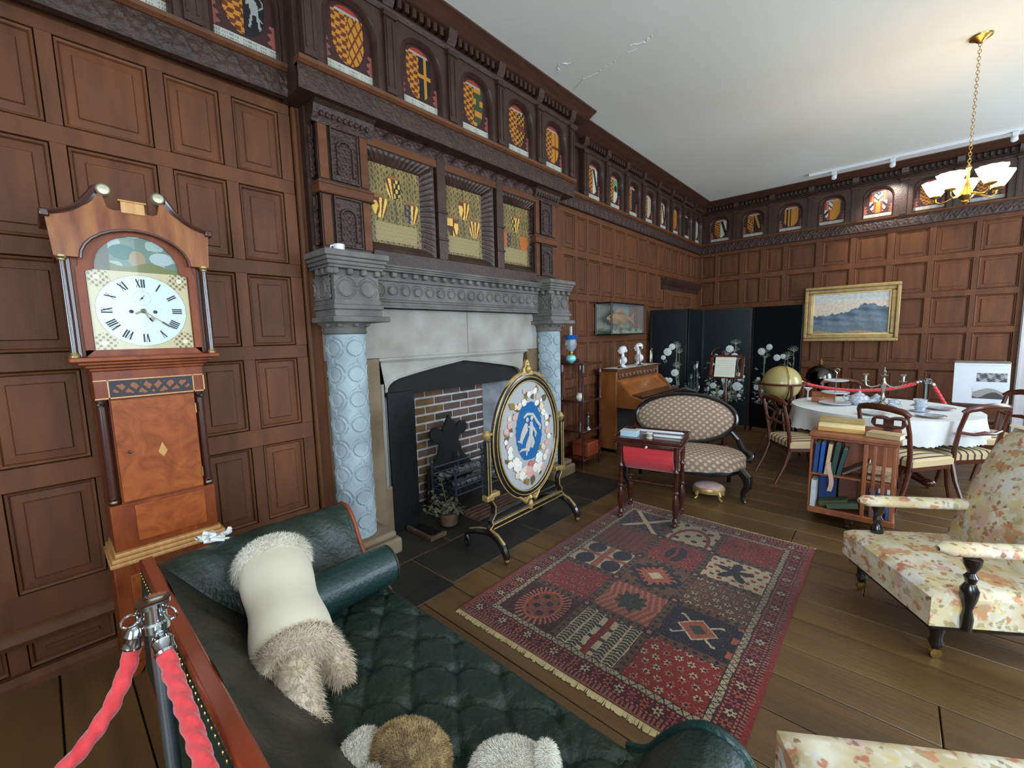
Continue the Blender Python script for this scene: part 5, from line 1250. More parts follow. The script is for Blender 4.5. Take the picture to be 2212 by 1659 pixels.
for i, (lx, ly, L, r_) in enumerate(((0.03, 0.11, 0.4, 0.01), (0.13, -0.04, 0.22, 0.0))):
    t = on_table('lace_bobbin_roll', ('long' if i == 0 else 'short')+' white rolled ribbon along the sewing table top', 'ribbon roll', lx, ly, TZ, r_)
    part('roll', MB().box(-L/2, L/2, -0.016, 0.016, 0, 0.02), WHITEC, t, bev=0.007)
    part('end_tab', MB().box(L/2, L/2+0.012, -0.012, 0.012, 0.004, 0.012), PAPER, t)
t = on_table('thread_spool', 'squat grey-green cotton spool beside the blue box', 'spool', 0.0, -0.1, TZ)
part('thread', MB().lathe([(0.02, 0.006), (0.024, 0.02), (0.02, 0.036)], 14), mat('grey_green_thread', (150, 156, 134), 0.8), t)
part('flange', MB().lathe([(0.026, 0), (0.026, 0.006)], 14), PAPER, t); part('flange', MB().lathe([(0.026, 0.036), (0.026, 0.042)], 14), PAPER, t)

# ------------------------------------------------------------------ gilt footstool
ft = thing('footstool', 'low oval gilt footstool with a pink padded top by the love seat', 'footstool', (-1.25, 4.19, 0), math.radians(15))
part('cushion', MB().ell((0, 0, 0.115), (0.135, 0.105, 0.04), 24, 12), mat('pink_tapestry', (182, 150, 146), 0.9, var=0.2, scale=20), ft)
part('rim', MB().lathe([(0.135, 0.075), (0.145, 0.085), (0.145, 0.11), (0.138, 0.118), (0.12, 0.118), (0.12, 0.075)], 32, sx=1, sy=0.8), GOLD, ft)
part('apron', MB().grid(lambda u, v: (0.14*math.cos(2*PI*u), 0.112*math.sin(2*PI*u), 0.08-(0.012+0.028*abs(math.cos(2*2*PI*u/2+PI/4*0))**6)*v), 48, 2, cu=True), GOLD, ft)
for k in range(4):
    a = PI/4+k*PI/2; x, y = 0.135*math.cos(a), 0.108*math.sin(a)
    part('foot', MB().tube([(x*0.9, y*0.9, 0.085), (x*1.05, y*1.05, 0.05), (x*1.02, y*1.02, 0.025), (x*1.2, y*1.2, 0.012), (x*1.25, y*1.25, 0.016)], [0.022, 0.017, 0.01, 0.011, 0.008], 8), GOLD, ft)

# ------------------------------------------------------------------ oval-back love seat
LS = thing('love_seat', 'ebonised love seat with an oval back in dotted taupe upholstery', 'sofa', (-1.53, 4.30, 0), math.radians(20))
DOT = bpy.data.materials.new('dotted_taupe_fabric'); DOT.use_nodes = True
N = DOT.node_tree.nodes; L_ = DOT.node_tree.links; b = N['Principled BSDF']; b.inputs['Roughness'].default_value = 0.85
tc = N.new('ShaderNodeTexCoord'); sx_ = N.new('ShaderNodeSeparateXYZ'); L_.new(tc.outputs['Object'], sx_.inputs[0]); am = N.new('ShaderNodeMath'); am.operation = 'ADD'; L_.new(sx_.outputs[1], am.inputs[0]); L_.new(sx_.outputs[2], am.inputs[1])
cv = N.new('ShaderNodeCombineXYZ'); L_.new(sx_.outputs[0], cv.inputs[0]); L_.new(am.outputs[0], cv.inputs[1])
mpd = N.new('ShaderNodeMapping'); mpd.inputs['Rotation'].default_value = (0, 0, math.radians(40)); L_.new(cv.outputs[0], mpd.inputs['Vector'])
vo = N.new('ShaderNodeTexVoronoi'); vo.voronoi_dimensions = '2D'; vo.inputs['Scale'].default_value = 19.0; vo.inputs['Randomness'].default_value = 0.12
L_.new(mpd.outputs[0], vo.inputs['Vector'])
rp = N.new('ShaderNodeValToRGB'); e = rp.color_ramp.elements; e[0].position = 0.24; e[0].color = (*rgb((190, 168, 144)), 1); e[1].position = 0.36; e[1].color = (*rgb((142, 118, 98)), 1)
L_.new(vo.outputs['Distance'], rp.inputs['Fac']); L_.new(rp.outputs['Color'], b.inputs['Base Color'])
# seat: serpentine front
def seat_edge(u):
    a = 2*PI*u; x = 0.56*math.copysign(abs(math.cos(a))**0.62, math.cos(a)); y = 0.29*math.copysign(abs(math.sin(a))**0.72, math.sin(a))
    if y < 0: y -= 0.05*math.cos(x/0.56*PI)*0.6
    return x, y
def seat_s(u, v):
    x, y = seat_edge(u)
    if v < 0.3: k = 1.0; z = 0.28+0.09*v/0.3
    else: t = (v-0.3)/0.7; k = math.cos(t*PI/2)**0.55; z = 0.37+0.075*math.sin(t*PI/2)
    return (x*k*1.0, y*k, z)
part('seat', MB().grid(seat_s, 64, 18, cu=True), DOT, LS, smooth=80)
part('seat_rail', MB().grid(lambda u, v: (seat_edge(u)[0]*(0.985+0.02*math.sin(PI*v)), seat_edge(u)[1]*(0.985+0.02*math.sin(PI*v)), 0.24+0.05*v+0.012*math.cos(seat_edge(u)[0]*11)*(1-v)), 64, 4, cu=True), EBONY, LS, smooth=80)
# back: leaning oval
def bk(x, z, d=0.0): return (x, 0.27+0.16*(z-0.40)/0.5+d-0.03*math.cos(x*2.2), z)
bz = 0.675
part('back_cushion', MB().grid(lambda u, v: bk(0.485*u*math.cos(2*PI*v), bz+0.235*u*math.sin(2*PI*v), -0.055*(1-u**4)), 10, 48, cv=True), DOT, LS, smooth=80)
part('back_board', MB().grid(lambda u, v: bk(0.495*u*math.cos(-2*PI*v), bz+0.24*u*math.sin(-2*PI*v), 0.03), 4, 48, cv=True), EBONY, LS)
part('back_frame', MB().tube([bk(0.502*math.cos(a), bz+0.248*math.sin(a), 0.0) for a in [2*PI*k/60 for k in range(60)]], 0.024, 8, closed=True), EBONY, LS)
part('back_crest', MB().tube([bk(-0.12, bz+0.272), bk(-0.05, bz+0.29), bk(0, bz+0.305), bk(0.05, bz+0.29), bk(0.12, bz+0.272)], [0.012, 0.02, 0.03, 0.02, 0.012], 8).lathe([(0.012, 0), (0.016, 0.02), (0.008, 0.035), (0.012, 0.05), (0, 0.06)], 10, bk(0, bz+0.31)), EBONY, LS)
for s in (-1, 1):
    part('arm_scroll', MB().tube([bk(s*0.45, bz-0.12), (s*0.52, 0.30, 0.47), (s*0.54, 0.25, 0.42), (s*0.57, 0.22, 0.38), (s*0.61, 0.20, 0.36), (s*0.63, 0.17, 0.33), (s*0.61, 0.14, 0.30), (s*0.57, 0.13, 0.30)], [0.02, 0.026, 0.028, 0.03, 0.034, 0.034, 0.028, 0.016], 10), EBONY, LS)
    part('leg', MB().tube([(s*0.50, -0.2, 0.29), (s*0.545, -0.25, 0.24), (s*0.55, -0.26, 0.17), (s*0.515, -0.235, 0.09), (s*0.515, -0.24, 0.04), (s*0.53, -0.26, 0.012)], [0.045, 0.05, 0.038, 0.024, 0.02, 0.024], 10), EBONY, LS)
    part('leg', MB().tube([(s*0.42, 0.2, 0.28), (s*0.44, 0.27, 0.16), (s*0.45, 0.33, 0.04), (s*0.45, 0.34, 0.0)], [0.035, 0.028, 0.02, 0.022], 8), EBONY, LS)
    part('caster', MB().lathe([(0, -0.01), (0.016, -0.008), (0.016, 0.008), (0, 0.01)], 12, (s*0.53, -0.26, 0.016), 'x'), BRASS, LS)
part('back_strut', MB().tube([(-0.25, 0.24, 0.3), (-0.25, 0.25, 0.45)], 0.02, 8).tube([(0.25, 0.24, 0.3), (0.25, 0.25, 0.45)], 0.02, 8), EBONY, LS)

# ------------------------------------------------------------------ floral chintz armchair and matching stool
CHZ = bpy.data.materials.new('floral_chintz'); CHZ.use_nodes = True
N = CHZ.node_tree.nodes; L_ = CHZ.node_tree.links; b = N['Principled BSDF']; b.inputs['Roughness'].default_value = 0.75
tc = N.new('ShaderNodeTexCoord'); col = None
base = N.new('ShaderNodeTexNoise'); base.inputs['Scale'].default_value = 9; L_.new(tc.outputs['Object'], base.inputs['Vector'])
rp = N.new('ShaderNodeValToRGB'); rp.color_ramp.elements[0].position = 0.35; rp.color_ramp.elements[0].color = (*rgb((206, 184, 138)), 1); rp.color_ramp.elements[1].position = 0.65; rp.color_ramp.elements[1].color = (*rgb((232, 222, 196)), 1)
L_.new(base.outputs['Fac'], rp.inputs['Fac']); col = rp.outputs['Color']
wn_ = N.new('ShaderNodeTexNoise'); wn_.inputs['Scale'].default_value = 26; L_.new(tc.outputs['Object'], wn_.inputs['Vector'])
for i, (sc, lo, hi, cols, amt) in enumerate(((8.5, 0.50, 0.34, ((224, 190, 172), (232, 226, 214), (202, 140, 96), (226, 206, 160), (214, 172, 160)), 0.10), (15, 0.40, 0.26, ((206, 132, 92), (170, 158, 112), (226, 200, 130), (186, 104, 78), (218, 214, 204)), 0.09), (24, 0.36, 0.22, ((150, 138, 92), (196, 116, 84), (140, 96, 66), (232, 224, 206), (176, 160, 116)), 0.06))):
    mp = N.new('ShaderNodeMapping'); mp.inputs['Location'].default_value = (3.1*i+1, 1.7*i, 2.3*i); L_.new(tc.outputs['Object'], mp.inputs['Vector'])
    sc2 = N.new('ShaderNodeVectorMath'); sc2.operation = 'SCALE'; sc2.inputs['Scale'].default_value = amt; L_.new(wn_.outputs['Color'], sc2.inputs[0])
    ad = N.new('ShaderNodeVectorMath'); ad.operation = 'ADD'; L_.new(mp.outputs[0], ad.inputs[0]); L_.new(sc2.outputs[0], ad.inputs[1])
    vo = N.new('ShaderNodeTexVoronoi'); vo.inputs['Scale'].default_value = sc; L_.new(ad.outputs[0], vo.inputs['Vector'])
    sp_ = N.new('ShaderNodeSeparateColor'); L_.new(vo.outputs['Color'], sp_.inputs[0])
    cr = N.new('ShaderNodeValToRGB'); cr.color_ramp.interpolation = 'CONSTANT'
    while len(cr.color_ramp.elements) < len(cols): cr.color_ramp.elements.new(0.5)
    for k, c in enumerate(cols): cr.color_ramp.elements[k].position = k/len(cols); cr.color_ramp.elements[k].color = (*rgb(c), 1)
    L_.new(sp_.outputs[0], cr.inputs['Fac'])
    mr = N.new('ShaderNodeMapRange'); mr.inputs['From Min'].default_value = lo; mr.inputs['From Max'].default_value = hi; mr.inputs['To Max'].default_value = 0.85; L_.new(vo.outputs['Distance'], mr.inputs['Value'])
    mx = N.new('ShaderNodeMix'); mx.data_type = 'RGBA'; L_.new(mr.outputs[0], mx.inputs['Factor']); L_.new(col, mx.inputs[6]); L_.new(cr.outputs['Color'], mx.inputs[7]); col = mx.outputs[2]
L_.new(col, b.inputs['Base Color'])
ang = math.atan2(-0.845, 0.535)           # local +x runs along the front edge, local +y to the back
A_ = Vector((-0.163, 3.24)); ex_ = Vector((0.535, -0.845)); ey_ = Vector((0.845, 0.535))
def soft(x0, x1, y0, y1, z0, z1, r=0.03, dome=0.02, nu=24, nv=24):
    """upholstered block with rounded edges and a slightly domed top"""
    mb = MB()
    mb.grid(lambda u, v: (x0+(x1-x0)*u, y0+(y1-y0)*v, z1-r*(max(0, 1-u*(x1-x0)/r, 1-(1-u)*(x1-x0)/r, 1-v*(y1-y0)/r, 1-(1-v)*(y1-y0)/r))**2*0.8+dome*math.sin(PI*u)*math.sin(PI*v)), nu, nv)
    zt = z1-r*0.8
    def side(a, b):
        mb.grid(lambda u, v: (a[0]+(b[0]-a[0])*u, a[1]+(b[1]-a[1])*u, zt+(z0-zt)*v), 10, 4)
    side((x0, y0), (x0, y1)); side((x1, y1), (x1, y0)); side((x1, y0), (x0, y0)); side((x0, y1), (x1, y1))
    mb.add([(x0, y0, z0), (x0, y1, z0), (x1, y1, z0), (x1, y0, z0)], [(0, 1, 2, 3)])
    return mb
AC = thing('floral_armchair', 'low chintz armchair with padded arms on black turned posts', 'armchair', (A_.x, A_.y, 0), ang)
part('seat', soft(0.0, 0.68, 0.0, 0.68, 0.2, 0.365, 0.03, 0.035), CHZ, AC, smooth=60)
def bkc(u, v):
    x = 0.0+0.68*u; z = 0.34+0.68*v; bul = math.sin(PI*min(1, max(0, u)))**0.4
    sh = 1-0.06*max(0, v-0.85)/0.15*abs(2*u-1)**3
    return (x, 0.55+0.26*v-0.09*bul*(0.35+math.sin(PI*min(v*1.02, 1))**0.5), 0.34+0.68*v*sh)
part('backrest', MB().grid(bkc, 26, 26).grid(lambda u, v: (0.0+0.68*(1-u), 0.58+0.26*v+0.05*math.sin(PI*u), 0.34+0.68*v), 10, 10).grid(lambda u, v: (0.0+0.68*u, 0.81-0.09*math.sin(PI*u)**0.4*0.35*(1-v)+0.03*v+0.05*math.sin(PI*u)*v, 1.02+0.012*math.sin(PI*v)), 10, 4), CHZ, AC, smooth=70)
for x in (0.085, 0.66):
    a = MB().grid(lambda u, v: (x+(0.045+0.005*math.sin(PI*u))*math.cos(2*PI*v)*(1 if 0 < u < 1 else 0.35), 0.02+0.62*u, 0.575+0.03*math.sin(2*PI*v)*(1 if 0 < u < 1 else 0.35)), 16, 16, cv=True)
    part('armrest', a, CHZ, AC, smooth=80)
    part('arm_post', MB().lathe([(0.02, 0.2), (0.024, 0.26), (0.016, 0.3), (0.03, 0.36), (0.034, 0.40), (0.018, 0.43), (0.026, 0.46), (0.014, 0.48), (0.032, 0.52), (0.034, 0.55)], 14, (x+(0.03 if x > 0.4 else -0.02), 0.14, 0)), EBONY, AC)
    part('arm_post', MB().lathe([(0.02, 0.2), (0.02, 0.55)], 10, (x+(0.03 if x > 0.4 else -0.02), 0.58, 0)), EBONY, AC)
part('seat_rail', MB().box(0.02, 0.66, 0.02, 0.66, 0.165, 0.205), EBONY, AC, bev=0.01)
for x in (0.06, 0.62):
    for y in (0.08, 0.6):
        part('leg', MB().lathe([(0.016, 0.05), (0.03, 0.08), (0.022, 0.11), (0.034, 0.17)], 12, (x, y, 0)), EBONY, AC)
        part('caster', MB().lathe([(0, -0.011), (0.025, -0.009), (0.025, 0.009), (0, 0.011)], 14, (x, y, 0.025), 'x'), BRASS, AC)
OT = thing('floral_stool', 'chintz-covered stool close to the viewer on the floorboards', 'stool', (-0.205, 1.445, 0), ang)
part('cushion', soft(0.0, 0.62, 0.0, 0.85, 0.18, 0.36, 0.03, 0.03), CHZ, OT, smooth=60)
part('frame', MB().box(0.02, 0.60, 0.02, 0.83, 0.13, 0.185), EBONY, OT, bev=0.01)
for x in (0.06, 0.56):
    for y in (0.06, 0.79): part('leg', MB().lathe([(0.018, 0), (0.03, 0.03), (0.02, 0.07), (0.034, 0.135)], 12, (x, y, 0)), EBONY, OT)

# ------------------------------------------------------------------ upright piano and what stands on it
PN = thing('upright_piano', 'walnut cottage upright piano against the panelled wall', 'piano', (-2.97, 5.69, 0))
WAL = mat('walnut_case', (120, 66, 30), 0.35, col2=(154, 92, 46), scale=3, stretch=(1.5, 1.5, 0.6), coat=0.3, dist=1.0, bump=0.04)
WALD = mat('walnut_dark', (74, 40, 24), 0.35, col2=(104, 60, 34), scale=5, coat=0.3)
hl = 0.67
part('case_side', MB().box(0, 0.29, -hl, -hl+0.04, 0, 1.1), WAL, PN, bev=0.004)
part('case_side', MB().box(0, 0.29, hl-0.04, hl, 0, 1.1), WAL, PN, bev=0.004)
part('case_back', MB().box(0, 0.05, -hl, hl, 0.03, 1.1), WALD, PN)
part('lid', MB().box(-0.005, 0.325, -hl-0.02, hl+0.02, 1.1, 1.128), WALD, PN, bev=0.006)
part('upper_panel', MB().box(0.2, 0.29, -hl+0.04, hl-0.04, 0.86, 1.1), WAL, PN)
fq = relief(2*hl-0.12, 0.1, 120, 12, scroll_h(0.11, 0.1, 0.014, 0.006)); fq.v = [(0.29+z, -hl+0.06+x, 0.985+y) for x, y, z in fq.v]
part('fretwork_panel', fq, WALD, PN)
part('fall_board', MB().add([(0.30, -hl+0.05, 0.93), (0.30, hl-0.05, 0.93), (0.47, hl-0.05, 0.80), (0.47, -hl+0.05, 0.80)], [(0, 3, 2, 1)]).box(0.27, 0.31, -hl+0.05, hl-0.05, 0.92, 0.96), mat('fall_veneer', (150, 84, 36), 0.25, col2=(176, 106, 50), scale=4, coat=0.5, dist=1.5), PN)
part('lock_plate', MB().lathe([(0, 0), (0.012, 0), (0.012, 0.004), (0, 0.005)], 12, (0.385, 0.02, 0.868)), mat('ivory', (226, 214, 190), 0.4), PN)
part('key_bed', MB().box(0.05, 0.66, -hl+0.006, hl-0.006, 0.62, 0.70), WAL, PN, bev=0.006)
part('key_slip', MB().box(0.63, 0.665, -hl+0.02, hl-0.02, 0.70, 0.765), WALD, PN, bev=0.004)
kp = part('key_cover', MB().box(0.46, 0.63, -hl+0.06, hl-0.06, 0.77, 0.80), WALD, PN, bev=0.004)
wk = MB().box(0, 0.14, 0, 0.0222, 0, 0.018).mesh('key', mat('ivory_key', (196, 160, 112), 0.35))
for k in range(49): put('key', wk, PN, (0.50, -hl+0.08+k*0.0243, 0.703))
for s in (-1, 1):
    part('cheek', MB().prism([(0.28, 0.62), (0.66, 0.62), (0.66, 0.75), (0.5, 0.79), (0.34, 0.96), (0.28, 0.98)], min(s*(hl-0.003), s*(hl-0.045)), max(s*(hl-0.003), s*(hl-0.045)), 'xz'), WAL, PN, bev=0.006)
    part('truss', MB().tube([(0.58, s*(hl-0.05), 0.62), (0.60, s*(hl-0.05), 0.5), (0.52, s*(hl-0.05), 0.36), (0.56, s*(hl-0.05), 0.18), (0.58, s*(hl-0.05), 0.06)], [0.055, 0.05, 0.03, 0.026, 0.04], 10), WAL, PN)
    part('toe', MB().box(0.0, 0.66, s*(hl-0.09), s*hl, 0, 0.06), WALD, PN, bev=0.008)
part('lower_panel', MB().box(0.2, 0.24, -hl+0.04, hl-0.04, 0.08, 0.62), mat('piano_dark_cloth', (40, 30, 26), 0.8), PN)
RUN = thing('piano_runner', 'white lace runner laid along the piano lid', 'runner', (-2.97, 5.69, 1.1285))
part('cloth', MB().grid(lambda u, v: (0.06+0.27*v+0.006*math.sin(u*60)*(1 if v > 0.9 else 0), -0.62+1.2*u, 0.0015+0.002*math.sin(u*20)**2), 60, 6), LACE, RUN)
PZ = 1.134
MARB = mat('white_marble', (226, 226, 226), 0.45, var=0.04)
def bust(label, y, hgt, hair):
    t = thing('marble_bust', label, 'bust', (-2.78, y, PZ), math.radians(-35))
    k = hgt/0.265
    part('socle', MB().lathe([(0.05*k, 0), (0.052*k, 0.012*k), (0.03*k, 0.03*k), (0.026*k, 0.05*k)], 18), MARB, t)
    q = MB().ell((0, 0.005*k, 0.09*k), (0.082*k, 0.05*k, 0.055*k), 16, 10).tube([(0, 0, 0.10*k), (0, 0, 0.15*k), (0, -0.006*k, 0.19*k)], [0.04*k, 0.027*k, 0.028*k], 12)
    q.ell((0, -0.008*k, 0.222*k), (0.04*k, 0.048*k, 0.054*k), 16, 12).ell((0, -0.056*k, 0.215*k), (0.008*k, 0.012*k, 0.012*k), 8, 6).ell((0, -0.044*k, 0.19*k), (0.016*k, 0.012*k, 0.010*k), 8, 6)
    part('figure', q, MARB, t, smooth=80)
    part('hair', MB().ell((0, 0.012*k, 0.24*k), (0.043*k, 0.047*k, 0.042*k), 14, 10).ell((0, 0.052*k, 0.215*k), (hair*k*0.8, hair*k*0.8, hair*k), 10, 8), MARB, t, smooth=80)
    return t
bust('white marble bust with a hair bun, nearer one on the piano', 5.38, 0.275, 0.024)
bust('white marble bust farther along the piano lid', 5.88, 0.30, 0.014)
GLS = mat('clear_glass', (235, 240, 240), 0.05, trans=0.9, var=0.0, ior=1.2)
def stick(label, x, y, h, m=SILVER):
    t = thing('candlestick', label, 'candlestick', (x, y, PZ))
    part('base', MB().lathe([(0.042, 0), (0.044, 0.006), (0.02, 0.018), (0.012, 0.03)], 18), m, t)
    part('stem', MB().lathe([(0.012, 0.03), (0.016, 0.045), (0.008, 0.06), (0.010, h*0.6), (0.008, h*0.8), (0.013, h-0.03)], 14), m, t)
    part('socket', MB().lathe([(0.013, h-0.03), (0.022, h-0.01), (0.022, h-0.006), (0.013, h), (0.01, h-0.01)], 14), m, t)
stick('silver candlestick at the near end of the piano lid', -2.72, 5.21, 0.19)
stick('tall silver candlestick between the two marble busts', -2.69, 5.745, 0.27)
stick('silver candlestick at the far end of the piano lid', -2.72, 6.20, 0.23)
t = thing('photo_frame', 'small dark strut photograph frame at the far end of the piano', 'photo frame', (-2.78, 6.30, PZ), math.radians(20))
part('frame', MB().prism([(-0.07, 0), (0.07, 0), (0.05, 0.2), (-0.05, 0.2)], -0.006, 0.006, 'yz'), SILVER, t, bev=0.003)
part('photo', MB().prism([(-0.05, 0.02), (0.05, 0.02), (0.038, 0.18), (-0.038, 0.18)], 0.0065, 0.0072, 'yz'), mat('sepia_photo', (70, 60, 52), 0.5, col2=(180, 170, 150), scale=14), t)
part('strut', MB().tube([(-0.006, 0, 0.15), (-0.09, 0, 0.0)], 0.004, 6), SILVER, t)

# ------------------------------------------------------------------ cased fish on the wall
FC = thing('fish_case', 'glazed wall case with a mounted brown fish above the piano', 'display case', (-3.0, 5.52, 1.585))
ch_, cw_, cdp = 0.415, 0.48, 0.24
BLK = mat('black_paint', (18, 18, 20), 0.35)
part('back_board', MB().box(0.0, 0.012, -cw_, cw_, 0, ch_), mat('painted_case_back', (96, 84, 62), 0.7, col2=(140, 138, 122), scale=2), FC)
part('bottom', MB().box(0, cdp, -cw_, cw_, -0.01, 0.008), BLK, FC); part('top', MB().box(0, cdp, -cw_, cw_, ch_-0.008, ch_+0.01), BLK, FC)
for s in (-1, 1):
    for x in (0.006, cdp): part('corner_bar', MB().tube([(x, s*cw_, 0), (x, s*cw_, ch_)], 0.011, 6), BLK, FC)
part('edge_bar', MB().tube([(cdp, -cw_, 0), (cdp, cw_, 0)], 0.011, 6), BLK, FC); part('edge_bar', MB().tube([(cdp, -cw_, ch_), (cdp, cw_, ch_)], 0.011, 6), BLK, FC)
CGL = mat('case_glass', (190, 206, 214), 0.03, alpha=0.06, spec=0.5)
part('pane', MB().box(cdp-0.002, cdp, -cw_, cw_, 0.01, ch_-0.01), CGL, FC); part('pane', MB().box(0.01, cdp, -cw_-0.001, -cw_+0.001, 0.01, ch_-0.01), CGL, FC); part('pane', MB().box(0.01, cdp, cw_-0.001, cw_+0.001, 0.01, ch_-0.01), CGL, FC)
FISH = mat('fish_skin', (124, 78, 36), 0.35, col2=(170, 126, 74), scale=6, stretch=(1, 1, 3), coat=0.4)
fsh = thing('mounted_fish', 'brown mounted fish inside the glazed wall case', 'fish', (-2.88, 5.52, 1.80))
fp_ = [(-0.40, 0.004), (-0.37, 0.03), (-0.30, 0.06), (-0.18, 0.088), (-0.02, 0.092), (0.14, 0.07), (0.24, 0.04), (0.30, 0.026)]
part('body', MB().lathe([(r, y) for y, r in fp_], 20, (0, 0, 0), 'y', sx=0.95, sy=0.42), FISH, fsh, smooth=80)
part('tail_fin', MB().prism([(0.29, -0.025), (0.41, -0.1), (0.39, 0), (0.41, 0.1), (0.29, 0.025)], -0.004, 0.004, 'yz'), FISH, fsh)
part('dorsal_fin', MB().prism([(-0.2, 0.08), (-0.14, 0.13), (0.05, 0.115), (0.1, 0.075)], -0.003, 0.003, 'yz'), FISH, fsh)
part('belly_fin', MB().prism([(-0.08, -0.08), (0.02, -0.13), (0.03, -0.08)], -0.003, 0.003, 'yz'), FISH, fsh)
part('eye', MB().ell((0.03, -0.34, 0.014), (0.008, 0.012, 0.012), 8, 6), BLK, fsh)
GRS = mat('painted_reeds', (96, 104, 66), 0.8, col2=(140, 138, 96), scale=9)
rb = part('riverbed', relief(2*cw_-0.04, 0.2, 40, 8, lambda x, y: 0.04+0.03*math.sin(x*17)*math.sin(y*30+x*9)+0.02*math.sin(x*41)), GRS, FC, M4=Matrix(((0, 1, 0, 0.02), (1, 0, 0, -cw_+0.02), (0, 0, 1, 0.008), (0, 0, 0, 1))))
for k in range(7): part('reed', MB().tube([(0.05+0.02*(k % 3), -0.3+0.1*k, 0.04), (0.05, -0.29+0.1*k, 0.14), (0.045, -0.27+0.1*k+0.02*(k % 2), 0.2+0.03*(k % 3))], [0.007, 0.006, 0.002], 5), GRS, FC)

# ------------------------------------------------------------------ four-fold lacquer screen
SC = thing('folding_screen', 'tall black lacquer folding screen with pale inlaid flowers', 'folding screen', (-2.95, 6.64, 0))
hinge = [(-2.95, 6.64), (-2.395, 6.76), (-2.40, 7.45), (-1.68, 7.56), (-0.985, 7.42)]
LACQ = mat('black_lacquer', (12, 13, 15), 0.3, spec=0.3, var=0.2)
SCRM = paint_mat('lacquer_picture', 0.35, 0.22, 0.05, 30)
def screen_fn(seed, clusters):
    r = np.random.RandomState(seed)
    def fn(U, V):
        out = np.array((8, 14, 19), float)*np.ones(U.shape+(1,))
        X = U*0.33; Z = V*1.52
        for k in range(int(190*clusters)):
            cx, czz = r.uniform(-0.3, 0.3), abs(r.normal(0, 0.24))+0.02
            if czz > 0.8: continue
            rr = r.uniform(0.012, 0.035); c = (np.array((176, 184, 180)), np.array((128, 138, 132)), np.array((84, 96, 84)), np.array((150, 146, 116)))[r.randint(4)]
            a = r.uniform(0, 3.1); dx, dz = X-cx, Z-czz
            m = np.hypot((dx*math.cos(a)+dz*math.sin(a))/rr, (-dx*math.sin(a)+dz*math.cos(a))/(rr*r.uniform(.25, .6))) < 1
            out = sel(m, c*0.95, out)
        for k in range(5):
            cx = r.uniform(-0.22, 0.22); top = r.uniform(0.6, 1.05)*min(1.0, clusters+0.35); bend = r.uniform(-0.5, 0.5)
            m = (np.abs(X-cx-bend*0.15*np.sin(Z*2.2)) < 0.005) & (Z < top); out = sel(m, np.array((120, 124, 108)), out)
            for q in range(7):
                sx_ = cx+bend*0.15*math.sin(top*2.2)
                a = 1.57+(q-3)*0.35; dx, dz = X-sx_, Z-top
                m = (np.abs(dx*math.sin(a)-dz*math.cos(a)) < 0.004) & (dx*math.cos(a)+dz*math.sin(a) > 0) & (np.hypot(dx, dz) < 0.09); out = sel(m, np.array((132, 136, 122)), out)
        return out
    return fn
blo = MB()
for k in range(9):
    a = 2*PI*k/9; blo.ell((0.55*math.cos(a), 0.55*math.sin(a), 0.1), (0.42, 0.42, 0.16), 8, 5)
blo.ell((0, 0, 0.2), (0.5, 0.5, 0.25), 8, 6)
PEARL = mat('pearl_inlay', (206, 214, 210), 0.4, var=0.12, scale=3); blom = blo.mesh('inlaid_flower', PEARL)
flowers = [[(0.0, 0.95, 0.075), (0.08, 1.03, 0.06), (-0.08, 0.86, 0.045), (0.14, 0.62, 0.07), (0.05, 0.5, 0.05)], [(0.1, 0.7, 0.05)], [(-0.13, 0.86, 0.035), (0.06, 0.97, 0.07), (0.13, 0.85, 0.065), (-0.16, 0.36, 0.06), (0.18, 0.36, 0.085), (0.0, 0.46, 0.06), (-0.05, 0.25, 0.05)], [(-0.19, 0.93, 0.065), (-0.08, 1.0, 0.055), (0.03, 0.84, 0.06), (0.11, 0.86, 0.045), (-0.24, 0.36, 0.055), (-0.22, 0.5, 0.035)]]
for i in range(4):
    a, b = Vector(hinge[i]), Vector(hinge[i+1]); d = b-a; W_ = d.length; an = math.atan2(d.y, d.x)
    pnl = part('screen_panel', MB().box(0.006, W_-0.006, -0.011, 0.011, 0.06, 1.95), LACQ, SC, loc=(a.x+2.95, a.y-6.64, 0), rot=(0, 0, an))
    for x in (0.012, W_-0.03): part('stile', MB().box(x, x+0.018, -0.018, -0.011, 0.06, 1.95), LACQ, pnl, bev=0.003)
    for z in (0.06, 0.40, 1.92): part('rail', MB().box(0.012, W_-0.012, -0.017, -0.011, z, z+0.03), LACQ, pnl, bev=0.003)
    me = paint_mesh('picture', W_-0.07, 1.48, 70, 150, screen_fn(i+3, (0.7, 0.25, 0.9, 0.9)[i]), SCRM)
    pc = put('picture', me, pnl, M4=Matrix(((1, 0, 0, W_/2), (0, 0, -1, -0.0125), (0, 1, 0, 0.435), (0, 0, 0, 1))))
    rr_ = random.Random(i+50)
    for (fx_, fz_, r_) in flowers[i]+[(rr_.uniform(-0.27, 0.27), abs(rr_.gauss(0.14, 0.16))+0.14, rr_.uniform(0.02, 0.045)) for _ in range((7, 3, 11, 11)[i])]: put('inlaid_flower', blom, pc, (fx_*W_/0.7, fz_-0.1, 0.0005), (0, 0, fx_*9), scale=(r_*0.9, r_*0.9, 0.02))
    for x in (0.03, W_-0.05): part('foot', MB().box(x, x+0.025, -0.012, 0.012, 0.0, 0.06), LACQ, pnl)

